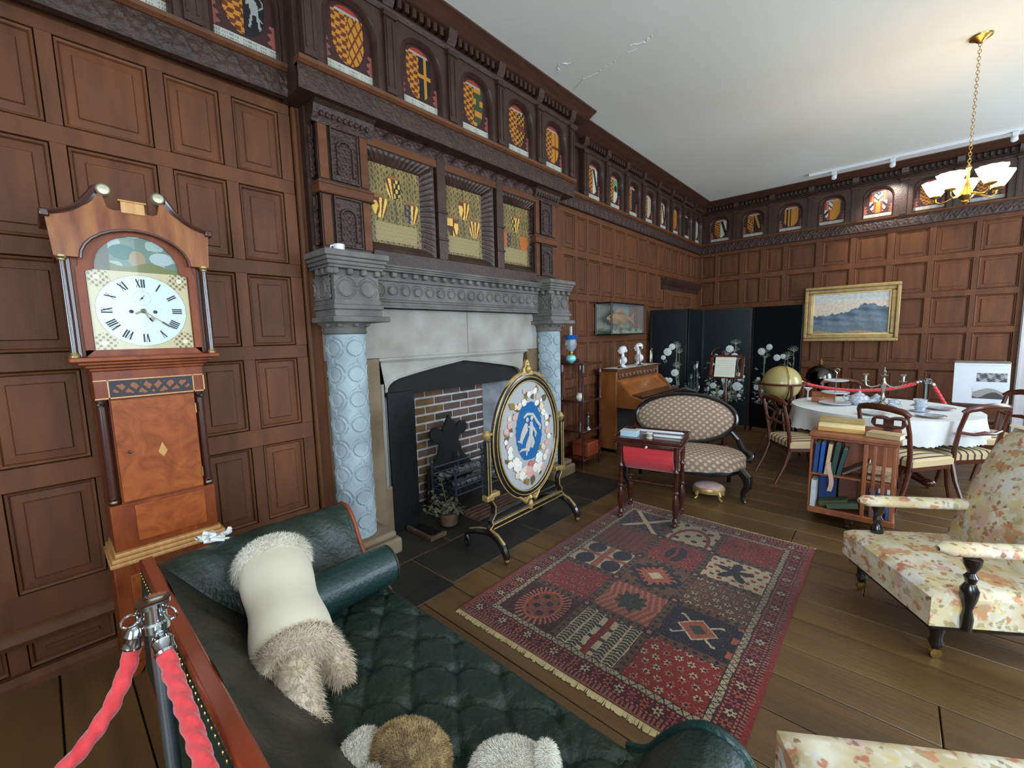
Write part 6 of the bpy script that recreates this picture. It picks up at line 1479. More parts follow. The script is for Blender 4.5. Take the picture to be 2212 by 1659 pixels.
# ------------------------------------------------------------------ music stand
MS = thing('music_stand', 'mahogany music stand holding an open white score', 'music stand', (-1.56, 5.8, 0))
part('column', MB().lathe([(0.03, 0.06), (0.024, 0.1), (0.034, 0.16), (0.02, 0.3), (0.026, 0.5), (0.018, 0.7), (0.028, 0.78), (0.014, 0.86), (0.012, 1.08)], 16), MAHOG, MS)
for k in range(3):
    a = k*2*PI/3+0.5; part('foot', MB().tube([(0, 0, 0.12), (0.1*math.cos(a), 0.1*math.sin(a), 0.1), (0.2*math.cos(a), 0.2*math.sin(a), 0.02), (0.23*math.cos(a), 0.23*math.sin(a), 0.016)], [0.024, 0.02, 0.015, 0.016], 8), MAHOG, MS)
lean = math.radians(-14)
desk = part('desk', MB().box(-0.2, -0.165, -0.008, 0.008, 0, 0.3).box(0.165, 0.2, -0.008, 0.008, 0, 0.3).box(-0.2, 0.2, -0.008, 0.008, 0, 0.035).box(-0.2, 0.2, -0.008, 0.008, 0.265, 0.3), MAHOG, MS, loc=(0, -0.03, 1.0), rot=(lean, 0, 0), bev=0.003)
for x in (-0.09, 0.0, 0.09, 0.13): part('fret', MB().tube([(x, 0, 0.03), (x+0.015, 0, 0.11), (x-0.012, 0, 0.18), (x, 0, 0.27)], 0.008, 6), MAHOG, desk)
part('lip', MB().box(-0.2, 0.2, -0.04, -0.006, 0.0, 0.012), MAHOG, desk, bev=0.003)
part('candle_arc', MB().tube([(-0.2, 0, 0.28), (-0.19, 0, 0.34), (-0.15, 0, 0.385), (-0.1, 0, 0.40)], 0.006, 6), MAHOG, desk)
sc_ = thing('sheet_music', 'white sheet of music resting on the wooden stand', 'sheet music', (-1.56, 5.77, 1.0))
part('page', MB().box(-0.135, 0.105, -0.013, -0.0095, 0.014, 0.27), PAPER, sc_, rot=(lean, 0, 0))
INKG = mat('print_grey', (196, 190, 178), 0.7)
for k in range(7): part('stave', MB().box(-0.115, 0.085, -0.0138, -0.0131, 0.05+k*0.028, 0.054+k*0.028), INKG, sc_, rot=(lean, 0, 0))

# ------------------------------------------------------------------ library globe
GB = thing('library_globe', 'large yellowed globe in a mahogany floor stand before the screen', 'globe', (-1.02, 6.2, 0))
gz = 0.93
gm = mat('yellowed_globe_paper', (190, 166, 102), 0.35, col2=(160, 148, 96), scale=2.2, coat=0.4, dist=0.6)
part('globe', MB().ell((0, 0, gz), (0.215, 0.215, 0.215), 36, 24), gm, GB, smooth=80)
part('horizon_ring', MB().lathe([(0.222, gz-0.014), (0.262, gz-0.014), (0.268, gz), (0.262, gz+0.008), (0.222, gz+0.008)], 40), MAHOG, GB)
part('meridian', MB().tube([(0.235*math.sin(a)*0.5, -0.235*math.sin(a)*0.866, gz+0.235*math.cos(a)) for a in [2*PI*k/40 for k in range(40)]], 0.007, 6, closed=True), BRASS, GB)
for k in range(4):
    a = k*PI/2+0.6; c, s = math.cos(a), math.sin(a)
    part('leg', MB().tube([(0.255*c, 0.255*s, gz-0.01), (0.25*c, 0.25*s, gz-0.15), (0.16*c, 0.16*s, gz-0.3), (0.06*c, 0.06*s, gz-0.36), (0.13*c, 0.13*s, 0.35), (0.24*c, 0.24*s, 0.04), (0.27*c, 0.27*s, 0.0)], [0.017, 0.017, 0.018, 0.02, 0.02, 0.018, 0.018], 8), MAHOG, GB)
part('hub', MB().lathe([(0.05, 0.5), (0.07, 0.54), (0.05, 0.6)], 16), MAHOG, GB)

# ------------------------------------------------------------------ gilt-framed landscape
PT = thing('landscape_painting', 'wide landscape painting of a blue mountain in a gilt frame', 'painting', (-0.57, 8.985, 1.835))
pw, ph_ = 0.615, 0.455
GFR = mat('gilt_frame', (168, 138, 88), 0.45, metal=0.2, var=0.2, scale=14, bump=0.12)
def framebox(w, h, t, y0, y1): return MB().box(-w, w, y0, y1, h-t, h).box(-w, w, y0, y1, -h, -h+t).box(-w, -w+t, y0, y1, -h+t, h-t).box(w-t, w, y0, y1, -h+t, h-t)
part('frame_outer', framebox(pw, ph_, 0.05, -0.07, 0), GFR, PT, bev=0.012)
part('frame_cove', framebox(pw-0.045, ph_-0.045, 0.07, -0.05, 0), GFR, PT, bev=0.02)
part('frame_slip', framebox(pw-0.11, ph_-0.11, 0.02, -0.035, 0), mat('pale_gilt', (214, 184, 120), 0.4, metal=0.3), PT, bev=0.004)
def land(U, V):
    X = U; sky = sel(V > 0.8, np.array((196, 196, 190)), np.array((206, 190, 172))*np.ones(U.shape+(1,)))
    ridge = 0.46+0.16*np.clip((X+0.7)*0.7, 0, 1)+0.14*np.exp(-((X-0.42)/0.3)**2)+0.015*np.sin(X*23)+0.01*np.sin(X*51)
    m = V < ridge; out = sel(m, np.array((98, 116, 132))*(0.9+0.22*np.sin(X*9+V*23)*np.sin(V*17-X*5))[..., None], sky)
    n = np.sin(X*37+V*11)*np.sin(V*43-X*13)
    out = sel((V < ridge-0.2), out*0.55+0.45*np.array((122, 136, 142)), out); out = sel((V < 0.22), out*0.6+0.4*np.array((96, 104, 106)), out)
    return sel(V < 0.05+0.03*np.sin(X*6), np.array((150, 130, 100)), out)
put('canvas', paint_mesh('canvas', 2*(pw-0.125), 2*(ph_-0.125), 90, 60, land, paint_mat('oil_paint', 0.45, 0.4, 0.2, 25)), PT, M4=Matrix(((1, 0, 0, 0), (0, 0, -1, -0.02), (0, 1, 0, -(ph_-0.125)), (0, 0, 0, 1))))

# ------------------------------------------------------------------ round dining table with white cloth
DT = thing('dining_table', 'round pedestal dining table standing under a white cloth', 'table', (-0.08, 6.02, 0))
part('tabletop', MB().lathe([(0, 0.705), (0.76, 0.705), (0.775, 0.715), (0.775, 0.73), (0.765, 0.738), (0, 0.738)], 48), MAHOG, DT)
part('pedestal', MB().lathe([(0.13, 0.16), (0.15, 0.2), (0.09, 0.26), (0.11, 0.36), (0.07, 0.5), (0.1, 0.62), (0.16, 0.70)], 24), MAHOGD, DT)
for k in range(4):
    a = k*PI/2+math.radians(-32); c, s = math.cos(a), math.sin(a)
    part('claw_leg', MB().tube([(0.08*c, 0.08*s, 0.24), (0.22*c, 0.22*s, 0.2), (0.36*c, 0.36*s, 0.1), (0.46*c, 0.46*s, 0.06)], [0.06, 0.055, 0.045, 0.04], 10).ell((0.49*c, 0.49*s, 0.055), (0.06, 0.05, 0.04), 10, 8), MAHOGD, DT)
    part('caster', MB().lathe([(0, -0.012), (0.022, -0.01), (0.022, 0.01), (0, 0.012)], 12, (0.49*c, 0.49*s, 0.022), 'x'), BRASS, DT)
CLOTH = mat('white_damask', (226, 226, 224), 0.8, var=0.04, scale=10, bump=0.08)
def clothf(u, v):
    a = 2*PI*u
    if v < 0.5: r = 0.785*v/0.5; z = 0.7405
    else:
        t = (v-0.5)/0.5; fold = 0.035*t*(math.sin(a*9)+0.6*math.sin(a*17+1)); r = 0.787+0.015*t+fold
        hem = 0.225+0.012*abs(math.sin(a*46))
        z = 0.7405-hem*t
    return (r*math.cos(a), r*math.sin(a), z)
tcl = thing('tablecloth', 'white scalloped cloth draped over the round dining table', 'tablecloth', (-0.08, 6.02, 0))
part('cloth', MB().grid(clothf, 184, 16, cu=True), CLOTH, tcl, smooth=60)
TT = 0.742
PATT = mat('blue_white_china', (220, 224, 228), 0.2, col2=(150, 164, 186), scale=40, coat=0.4)
def plate(label, x, y, r=0.11, z=TT, m=None):
    t = thing('plate', label, 'plate', (x, y, z), 0, 'plates on the dining table')
    part('dish', MB().lathe([(0, 0.004), (r*0.6, 0.004), (r*0.68, 0.010), (r, 0.018), (r, 0.022), (r*0.66, 0.015), (0, 0.009)][::1], 28), m or PATT, t)
    part('rim', MB().tube([(r*math.cos(a), r*math.sin(a), 0.02) for a in [2*PI*k/32 for k in range(32)]], 0.0025, 5, closed=True), BRASS, t)
plate('patterned plate near the front right of the table', 0.30, 5.56)
plate('patterned plate towards the right edge of the tablecloth', 0.40, 6.12)
plate('patterned plate at the front of the table behind the stereoscope', -0.10, 5.42)
def cup(label, x, y):
    t = thing('teacup', label, 'teacup', (x, y, TT))
    part('saucer', MB().lathe([(0, 0.003), (0.05, 0.004), (0.072, 0.014), (0.072, 0.017), (0.045, 0.009), (0, 0.008)], 24), PATT, t)
    part('bowl', MB().lathe([(0.022, 0.01), (0.03, 0.02), (0.042, 0.05), (0.046, 0.068), (0.043, 0.068), (0.038, 0.045), (0, 0.02)], 22), PATT, t)
    part('handle', MB().tube([(0.042, 0, 0.058), (0.062, 0, 0.054), (0.06, 0, 0.034), (0.038, 0, 0.028)], 0.004, 6), PATT, t)
cup('blue and white teacup and saucer beside the candelabrum', 0.05, 5.82)
t = thing('stacked_teacups', 'pile of blue and white cups on saucers right of the candelabrum', 'teacups', (0.235, 5.88, TT))
for z in (0, 0.05): part('cup', MB().lathe([(0.05, z), (0.078, z+0.01), (0.05, z+0.014), (0.035, z+0.018), (0.052, z+0.065), (0.056, z+0.075), (0.05, z+0.07)], 22), PATT, t)
TP = thing('teapot', 'blue and white china teapot on the dining table', 'teapot', (-0.25, 6.05, TT), math.radians(-10))
part('body', MB().lathe([(0.05, 0), (0.055, 0.008), (0.085, 0.035), (0.095, 0.07), (0.075, 0.105), (0.045, 0.118)], 24), PATT, TP)
part('lid', MB().lathe([(0.05, 0.115), (0.04, 0.13), (0.012, 0.142), (0.014, 0.155), (0, 0.162)], 20), PATT, TP)
part('spout', MB().tube([(0.08, 0, 0.05), (0.13, 0, 0.07), (0.155, 0, 0.11), (0.175, 0, 0.118)], [0.024, 0.018, 0.013, 0.011], 10), PATT, TP)
part('handle', MB().tube([(-0.085, 0, 0.095), (-0.13, 0, 0.105), (-0.145, 0, 0.07), (-0.12, 0, 0.035), (-0.085, 0, 0.04)], 0.008, 8), PATT, TP)
SB = thing('sugar_bowl', 'small blue and white sugar bowl behind the teapot', 'sugar bowl', (-0.11, 6.2, TT))
part('bowl', MB().lathe([(0.035, 0), (0.04, 0.008), (0.06, 0.04), (0.055, 0.075), (0.03, 0.09)], 20), PATT, SB); part('lid', MB().lathe([(0.035, 0.088), (0.02, 0.105), (0.01, 0.118), (0, 0.12)], 16), PATT, SB)
MJ = thing('milk_jug', 'small blue and white milk jug right of the candelabrum base', 'jug', (0.03, 6.02, TT))
part('body', MB().lathe([(0.028, 0), (0.04, 0.03), (0.036, 0.07), (0.042, 0.09), (0.039, 0.09), (0.03, 0.06)], 18), PATT, MJ); part('handle', MB().tube([(0.038, 0, 0.075), (0.06, 0, 0.07), (0.055, 0, 0.035), (0.038, 0, 0.03)], 0.005, 6), PATT, MJ)
CS = thing('cake_stand', 'three-tier white china cake stand with a silver handle', 'cake stand', (-0.455, 5.93, TT))
for z, r in ((0.012, 0.15), (0.13, 0.13), (0.265, 0.115)): part('tier', MB().lathe([(0, z), (r*0.7, z), (r, z+0.012), (r, z+0.017), (r*0.7, z+0.007), (0, z+0.006)], 28), WHITEC, CS)
part('stem', MB().tube([(0, 0, 0), (0, 0, 0.34)], 0.006, 8), SILVER, CS)
part('handle', MB().tube([(0, 0, 0.34), (0.006, 0, 0.36), (-0.018, 0, 0.385), (-0.01, 0, 0.405), (0.012, 0, 0.41), (0.028, 0, 0.395), (0.02, 0, 0.38)], 0.006, 6), SILVER, CS)
part('foot', MB().lathe([(0.05, 0), (0.03, 0.012)], 16), WHITEC, CS)
CN = thing('candelabrum', 'three-light silver candelabrum in the middle of the dining table', 'candelabrum', (-0.055, 6.10, TT), math.radians(8))
part('base', MB().lathe([(0.075, 0), (0.075, 0.01), (0.05, 0.02), (0.03, 0.035), (0.02, 0.05)], 20), SILVER, CN)
part('stem', MB().lathe([(0.02, 0.05), (0.028, 0.08), (0.014, 0.12), (0.018, 0.18), (0.03, 0.24), (0.012, 0.28), (0.015, 0.32)], 18), SILVER, CN)
part('finial', MB().lathe([(0.04, 0.335), (0.042, 0.342), (0.015, 0.35), (0.018, 0.38), (0.006, 0.40), (0.01, 0.415), (0, 0.43)], 16), SILVER, CN)
for s in (-1, 1):
    part('arm', MB().tube([(0, 0, 0.26), (s*0.05, 0, 0.22), (s*0.1, 0, 0.205), (s*0.145, 0, 0.225), (s*0.155, 0, 0.27)], 0.008, 8), SILVER, CN)
    part('drip_pan', MB().lathe([(0.0, 0.265), (0.035, 0.27), (0.038, 0.277), (0.015, 0.28), (0.014, 0.33), (0.03, 0.345), (0.032, 0.352), (0.012, 0.352)], 18, (s*0.155, 0, 0)), SILVER, CN)
TC = thing('tea_caddy', 'domed brown wooden tea caddy on the dining table', 'tea caddy', (-0.58, 6.10, TT), math.radians(6))
part('box', MB().box(-0.11, 0.11, -0.065, 0.065, 0, 0.07), mat('satinwood_brown', (140, 74, 32), 0.35, col2=(164, 92, 44), scale=6, coat=0.3), TC, bev=0.004)
part('lid', MB().prism([(-0.065, 0.07), (0.065, 0.07), (0.05, 0.105), (0.02, 0.12), (-0.02, 0.12), (-0.05, 0.105)], -0.11, 0.11, 'yz'), MATS['satinwood_brown'], TC, bev=0.003)
part('lock', MB().lathe([(0, 0), (0.008, 0), (0.008, 0.003), (0, 0.003)], 10, (0, -0.068, 0.06), 'y'), BRASS, TC)
WG = thing('stemmed_glass', 'small white stemmed vase at the left end of the table', 'vase', (-0.745, 6.22, TT))
part('foot', MB().lathe([(0.028, 0), (0.012, 0.012), (0.008, 0.02)], 16), WHITEC, WG); part('stem', MB().lathe([(0.008, 0.02), (0.007, 0.10)], 10), WHITEC, WG); part('bowl', MB().lathe([(0.007, 0.10), (0.03, 0.13), (0.05, 0.142), (0.045, 0.145), (0.01, 0.115)], 16), WHITEC, WG)

# domed silver dish on a low side table behind
SD = thing('side_table', 'low dark side table standing in front of the back wall', 'table', (-0.82, 8.1, 0))
part('top', MB().lathe([(0, 0.70), (0.24, 0.70), (0.25, 0.71), (0.25, 0.72), (0, 0.725)], 28), MAHOGD, SD); part('column', MB().lathe([(0.03, 0.1), (0.045, 0.3), (0.025, 0.5), (0.04, 0.7)], 16), MAHOGD, SD); part('base', MB().lathe([(0.2, 0), (0.2, 0.02), (0.06, 0.06), (0.03, 0.1)], 24), MAHOGD, SD)
SM = thing('domed_silver_dish', 'tarnished silver domed dish with a finial behind the globe', 'serving dish', (-0.82, 8.1, 0.726))
DSIL = mat('dark_silver', (84, 80, 76), 0.2, metal=1.0)
part('dish', MB().lathe([(0.1, 0), (0.11, 0.02), (0.15, 0.06), (0.2, 0.10), (0.205, 0.115), (0.19, 0.115)], 28), DSIL, SM); part('cover', MB().lathe([(0.195, 0.115), (0.19, 0.17), (0.15, 0.25), (0.07, 0.30), (0.03, 0.31)], 28), DSIL, SM); part('finial', MB().lathe([(0.03, 0.305), (0.04, 0.32), (0.012, 0.34), (0.03, 0.36), (0.008, 0.39), (0.012, 0.405), (0, 0.42)], 14), BRASS, SM)

# ------------------------------------------------------------------ dining chairs
STR = bpy.data.materials.new('striped_seat_fabric'); STR.use_nodes = True
N = STR.node_tree.nodes; L_ = STR.node_tree.links; b = N['Principled BSDF']; b.inputs['Roughness'].default_value = 0.8
tc = N.new('ShaderNodeTexCoord'); wv = N.new('ShaderNodeTexWave'); wv.bands_direction = 'X'; wv.inputs['Scale'].default_value = 4.6; L_.new(tc.outputs['Object'], wv.inputs['Vector'])
rp = N.new('ShaderNodeValToRGB'); rp.color_ramp.interpolation = 'EASE'; e = rp.color_ramp.elements; e[0].position = 0.10; e[0].color = (*rgb((64, 52, 44)), 1); e[1].position = 0.26; e[1].color = (*rgb((206, 180, 138)), 1)
L_.new(wv.outputs['Fac'], rp.inputs['Fac']); L_.new(rp.outputs['Color'], b.inputs['Base Color'])
def make_chair():
    t = thing('dining_chair', '', 'chair', (0, 0, 0), 0, 'chairs around the dining table')
    part('seat', soft(-0.235, 0.235, -0.22, 0.23, 0.385, 0.455, 0.025, 0.025, 20, 20), STR, t, smooth=60)
    part('seat_rail', MB().box(-0.225, 0.225, -0.215, 0.22, 0.34, 0.39), MAHOG, t, bev=0.008)
    for s in (-1, 1):
        part('back_post', MB().tube([(s*0.20, -0.21, 0.36), (s*0.205, -0.22, 0.5), (s*0.21, -0.25, 0.68), (s*0.205, -0.29, 0.84)], [0.02, 0.019, 0.017, 0.017], 8), MAHOG, t)
        part('leg', MB().tube([(s*0.20, -0.2, 0.37), (s*0.205, -0.25, 0.2), (s*0.21, -0.34, 0.0)], [0.021, 0.018, 0.014], 8), MAHOG, t)
        part('leg', MB().tube([(s*0.205, 0.2, 0.37), (s*0.21, 0.22, 0.18), (s*0.215, 0.27, 0.0)], [0.022, 0.018, 0.014], 8), MAHOG, t)
    part('crest_rail', MB().tube([(-0.225, -0.275, 0.83), (-0.19, -0.30, 0.865), (-0.1, -0.325, 0.885), (0, -0.33, 0.89), (0.1, -0.325, 0.885), (0.19, -0.30, 0.865), (0.225, -0.275, 0.83)], [0.018, 0.023, 0.025, 0.026, 0.025, 0.023, 0.018], 10, sq=(0.7, 1.2)), MAHOG, t)
    part('mid_rail', MB().tube([(-0.205, -0.245, 0.65), (-0.1, -0.27, 0.63), (0, -0.275, 0.64), (0.1, -0.27, 0.63), (0.205, -0.245, 0.65)], [0.014, 0.014, 0.02, 0.014, 0.014], 8), MAHOG, t)
    return t
ch0 = make_chair()
def face(dx, dy): return math.atan2(dy, dx)-PI/2
spots = [((-0.69, 5.36), (0.8, 0.6), 'dining chair with striped seat at the left of the round table'),
         ((0.13, 5.24), (0.6, 0.8), 'dining chair with striped seat behind the revolving bookcase'),
         ((0.45, 5.72), (-0.72, 0.70), 'dining chair with striped seat in front of the right end of the table'),
         ((0.80, 6.62), (-0.85, -0.5), 'dining chair pushed up at the far right of the table below the easel'),
         ((-0.42, 6.98), (0.3, -0.95), 'dining chair at the far side of the table behind the candelabrum')]
for i, (p, d, lb) in enumerate(spots):
    c = ch0 if i == 0 else dup(ch0, (p[0], p[1], 0), face(*d))
    c.location = (p[0], p[1], 0); c.rotation_euler = (0, 0, face(*d)); c['label'] = lb

# ------------------------------------------------------------------ revolving bookcase with books
BX0, BX1, BY0, BY1, BTOP = -0.448, 0.072, 4.13, 4.63, 0.765
OAK = mat('bookcase_mahogany', (128, 70, 42), 0.4, col2=(160, 94, 58), scale=4, stretch=(6, 6, 0.8), coat=0.15)
RB = thing('revolving_bookcase', 'square revolving mahogany bookcase with slatted sides full of books', 'bookcase', (BX0, BY0, 0))
bw, bd = BX1-BX0, BY1-BY0
part('top', MB().box(-0.02, bw+0.02, -0.02, bd+0.02, 0.735, BTOP).box(-0.005, bw+0.005, -0.005, bd+0.005, 0.715, 0.735), OAK, RB, bev=0.006)
part('bottom', MB().box(-0.01, bw+0.01, -0.01, bd+0.01, 0.10, 0.15), OAK, RB, bev=0.006)
part('shelf', MB().box(0.0, bw, 0.0, bd, 0.418, 0.434), OAK, RB, bev=0.002)
part('divider', MB().box(0.325, 0.337, 0.0, bd-0.33, 0.15, 0.715).box(0.0, 0.33, 0.27, 0.282, 0.15, 0.715).box(0.19, 0.202, 0.28, bd, 0.15, 0.715).box(0.2, bw, 0.2, 0.212, 0.15, 0.715), OAK, RB)
for k in range(4): part('slat', MB().box(0.325+k*0.056, 0.347+k*0.056 if k else 0.352, -0.008, 0.006, 0.15, 0.715), OAK, RB, bev=0.003)
for k in range(4): part('slat', MB().box(bw-0.004, bw+0.01, 0.22+k*0.085, 0.245+k*0.085, 0.15, 0.715), OAK, RB, bev=0.003)
for k in range(4): part('slat', MB().box(-0.01, 0.004, 0.0+k*0.062, 0.022+k*0.062, 0.15, 0.715), OAK, RB, bev=0.003)
for k in range(3): part('slat', MB().box(0.0+k*0.08, 0.022+k*0.08, bd-0.004, bd+0.01, 0.15, 0.715), OAK, RB, bev=0.003)
part('cross_foot', MB().box(0.02, bw-0.02, bd/2-0.03, bd/2+0.03, 0.045, 0.095).box(bw/2-0.03, bw/2+0.03, 0.02, bd-0.02, 0.045, 0.095), mat('dark_foot', (44, 28, 24), 0.4), RB, bev=0.01)
for x, y in ((0.05, bd/2), (bw-0.05, bd/2), (bw/2, 0.05), (bw/2, bd-0.05)):
    part('caster', MB().lathe([(0, -0.012), (0.024, -0.01), (0.024, 0.01), (0, 0.012)], 12, (x, y, 0.024), 'x'), MATS['dark_foot'], RB)
BK = {}
def book(label, x, y, z, w, d, h, cov, lean=0.0, flat=False, rz=0.0, pages=(214, 202, 176), tilt=0.0):
    """w thickness, d depth, h height; spine towards -y"""
    t = thing('book', label, 'book', (BX0+x, BY0+y, z), rz, 'books in the revolving bookcase')
    m = mat('book_%d_%d_%d' % cov, cov, 0.6, var=0.15, scale=10); pgm = mat('book_pages', pages, 0.8, var=0.06, scale=30)
    Rm = Matrix.Rotation(lean, 4, 'Y') @ Matrix.Rotation(tilt, 4, 'X')
    c = MB().box(0, 0.003, 0, d, 0, h).box(w-0.003, w, 0, d, 0, h).box(0, w, 0, 0.003, 0, h); pg = MB().box(0.003, w-0.003, 0.004, d-0.005, 0.004, h-0.004)
    for q in (c, pg): q.v = [tuple(Rm @ Vector(p)) for p in q.v]
    part('cover', c, m, t, bev=0.001, seg=1); part('pages', pg, pgm, t)
    return t
L1 = 0.4345; L0 = 0.1505
book('dark blue cloth book leaning first on the upper shelf', 0.012, 0.01, L1, 0.032, 0.16, 0.24, (28, 66, 120), 0.05)
book('bright blue cloth book next on the upper shelf', 0.048, 0.008, L1, 0.03, 0.16, 0.25, (24, 84, 160), 0.06)
book('pale-paged book standing spine inwards on the upper shelf', 0.088, 0.0, L1, 0.028, 0.15, 0.25, (206, 176, 140), 0.09)
book('dark green cloth book leaning on the upper shelf', 0.125, 0.01, L1, 0.035, 0.16, 0.26, (32, 66, 56), 0.12)
book('dark teal book leaning beside the green one on the upper shelf', 0.165, 0.02, L1, 0.03, 0.15, 0.22, (36, 72, 72), 0.18)
book('slanting brown book with pale page edges on the upper shelf', 0.200, 0.03, L1+0.02, 0.02, 0.15, 0.20, (120, 96, 80), 0.95, pages=(196, 176, 160))
book('grey and white book at the left of the lower shelf', 0.006, -0.004, L0, 0.036, 0.15, 0.22, (196, 200, 200), 0.02)
book('big dark blue book standing on the lower shelf', 0.05, 0.12, L0, 0.12, 0.13, 0.24, (22, 58, 112), 0.0)
book('brown leather book standing at the back of the lower shelf', 0.18, 0.14, L0, 0.12, 0.11, 0.25, (116, 70, 50), 0.0)
book('olive green book lying flat and tilted on the lower shelf', 0.06, 0.02, L0+0.045, 0.045, 0.10, 0.19, (72, 84, 44), 1.30)
book('grey-green book lying at the front of the lower shelf', 0.115, -0.01, L0+0.045, 0.045, 0.09, 0.2, (74, 86, 66), 1.33)
for k in range(3): book(('first', 'second', 'third')[k]+' pale blue book behind the slats of the bookcase', 0.375+k*0.05, 0.015, L0, 0.036, 0.14, 0.2, (60, 124, 196), 0.0)
for k in range(2): book(('lower', 'upper')[k]+' cream book lying behind the upper slats', 0.355, 0.02, L1+0.035+k*0.05, 0.03, 0.15, 0.15, (196, 166, 130), PI/2-0.001)
tp = thing('paper_slip', 'long pinkish paper marker hanging from the upper shelf books', 'paper slip', (BX0+0.115, BY0-0.006, 0.30))
part('strip', MB().grid(lambda u, v: (0.03*u+0.012*math.sin(v*5), -0.004*math.sin(v*PI), 0.0+0.24*v), 2, 10), mat('pink_paper', (206, 170, 150), 0.8), tp)
# on top of the bookcase
sb = thing('slide_box', 'long wooden slide box with a pale lid edge on the bookcase top', 'box', (BX0+0.17, BY0+0.17, BTOP+0.001), math.radians(2))
YW_ = mat('honey_wood', (176, 126, 60), 0.4, col2=(204, 158, 88), scale=6, stretch=(1, 6, 6))
part('base', MB().box(-0.15, 0.15, -0.07, 0.07, 0, 0.03), YW_, sb, bev=0.004); part('tray', MB().box(-0.148, 0.148, -0.055, 0.065, 0.03, 0.06), mat('cream_card', (232, 206, 150), 0.6), sb, bev=0.004)
part('lid', MB().box(-0.15, 0.15, 0.02, 0.06, 0.06, 0.105), mat('tan_card', (164, 136, 88), 0.6), sb, bev=0.006)
book_t = thing('tan_book', 'tan book lying on the right of the bookcase top', 'book', (BX0+0.33, BY0+0.05, BTOP+0.001), math.radians(-14))
part('cover', MB().box(0, 0.2, 0, 0.14, 0, 0.004).box(0, 0.2, 0, 0.14, 0.032, 0.036).box(0, 0.2, 0, 0.004, 0, 0.036), mat('tan_cover', (188, 160, 114), 0.7), book_t, bev=0.001); part('pages', MB().box(0.004, 0.196, 0.004, 0.136, 0.004, 0.032), PAPER, book_t)
so = thing('stereoscope', 'dark wooden stereoscope with two square lenses on the bookcase', 'stereoscope', (BX0+0.455, BY0+0.27, BTOP+0.038), math.radians(-6))
prf = [(-0.09, 0.03), (-0.085, 0.06), (-0.06, 0.075), (-0.02, 0.072), (0, 0.062), (0.02, 0.072), (0.06, 0.075), (0.085, 0.06), (0.09, 0.03), (0.07, 0.005), (0.02, 0.0), (0, 0.012), (-0.02, 0.0), (-0.07, 0.005)]
prf = [(1.2*a, 1.25*b) for a, b in prf]
part('hood', MB().prism(prf, 0, 0.07, 'xz'), MAHOGD, so, bev=0.006)
for s in (-1, 1): part('lens', MB().box(s*0.054-0.022, s*0.054+0.022, -0.003, 0.0, 0.03, 0.072), mat('bright_lens', (236, 240, 244), 0.05, spec=1.0, coat=1.0), so)
part('stand', MB().box(-0.03, 0.03, 0.0, 0.16, -0.02, -0.008).box(-0.015, 0.015, 0.02, 0.05, -0.037, 0.005), MAHOGD, so)

# ------------------------------------------------------------------ display easel beside the opening
EZ = thing('display_easel', 'wooden easel stand holding a white information board by the far wall', 'easel', (0.90, 8.35, 0))
DKW = mat('easel_dark_wood', (64, 38, 28), 0.4)
for s in (-1, 1): part('leg', MB().obox((s*0.2, 0.0, 0.56), (0.03, 0.03, 1.14), Matrix.Rotation(math.radians(-8), 3, 'X')), DKW, EZ, bev=0.004)
part('leg', MB().obox((0, 0.23, 0.52), (0.03, 0.03, 1.08), Matrix.Rotation(math.radians(17), 3, 'X')), DKW, EZ, bev=0.004)
part('ledge', MB().box(-0.26, 0.26, -0.10, 0.04, 0.52, 0.545), DKW, EZ, bev=0.004)
for z in (0.12, 0.24, 0.36): part('cross_rail', MB().box(-0.2, 0.2, -0.075+z*0.1, -0.055+z*0.1, z, z+0.03), DKW, EZ, bev=0.004)
IB = thing('information_board', 'white information board with two grey photographs on the easel', 'notice', (0.90, 8.30, 0.548))
tl = math.radians(-9)
part('board', MB().box(-0.26, 0.25, -0.006, 0.006, 0, 0.56), mat('board_white', (214, 218, 226), 0.5, var=0.03), IB, rot=(tl, 0, 0), bev=0.003)
part('top_edge', MB().box(-0.255, 0.245, -0.010, 0.008, 0.545, 0.575), mat('board_edge', (110, 100, 92), 0.6), IB, rot=(tl, 0, 0))
def oldphoto(sd):
    def fn(U, V):
        n = np.sin(U*7+sd)*np.sin(V*6+sd*2)+0.6*np.sin(U*17-V*9+sd)*np.sin(V*15)
        return np.array((110, 108, 108))[None, None, :]*(1+0.55*np.tanh(n*1.6))[..., None]
    return fn
def cat_fn(U, V):
    n = np.sin(U*5+1)+1.2*V-0.4
    out = sel(V < 0.35+0.25*np.sin(U*3.2+0.6), np.array((60, 56, 54)), np.array((150, 142, 138))*np.ones(U.shape+(1,)))
    return sel(V > 0.72+0.2*np.cos(U*2.4), np.array((206, 210, 218)), out)
for nm, w_, h_, x, z, fn in (('photograph', 0.27, 0.115, 0.09, 0.30, oldphoto(2)), ('photograph', 0.29, 0.15, 0.07, 0.075, cat_fn)):
    put(nm, paint_mesh(nm, w_, h_, 40, 24, fn, PAINTM), IB, M4=Matrix.Rotation(tl, 4, 'X') @ Matrix(((1, 0, 0, x), (0, 0, -1, -0.0075), (0, 1, 0, z), (0, 0, 0, 1))))
part('caption_line', MB().box(-0.24, 0.23, -0.0075, -0.006, 0.515, 0.52), INKG, IB, rot=(tl, 0, 0))

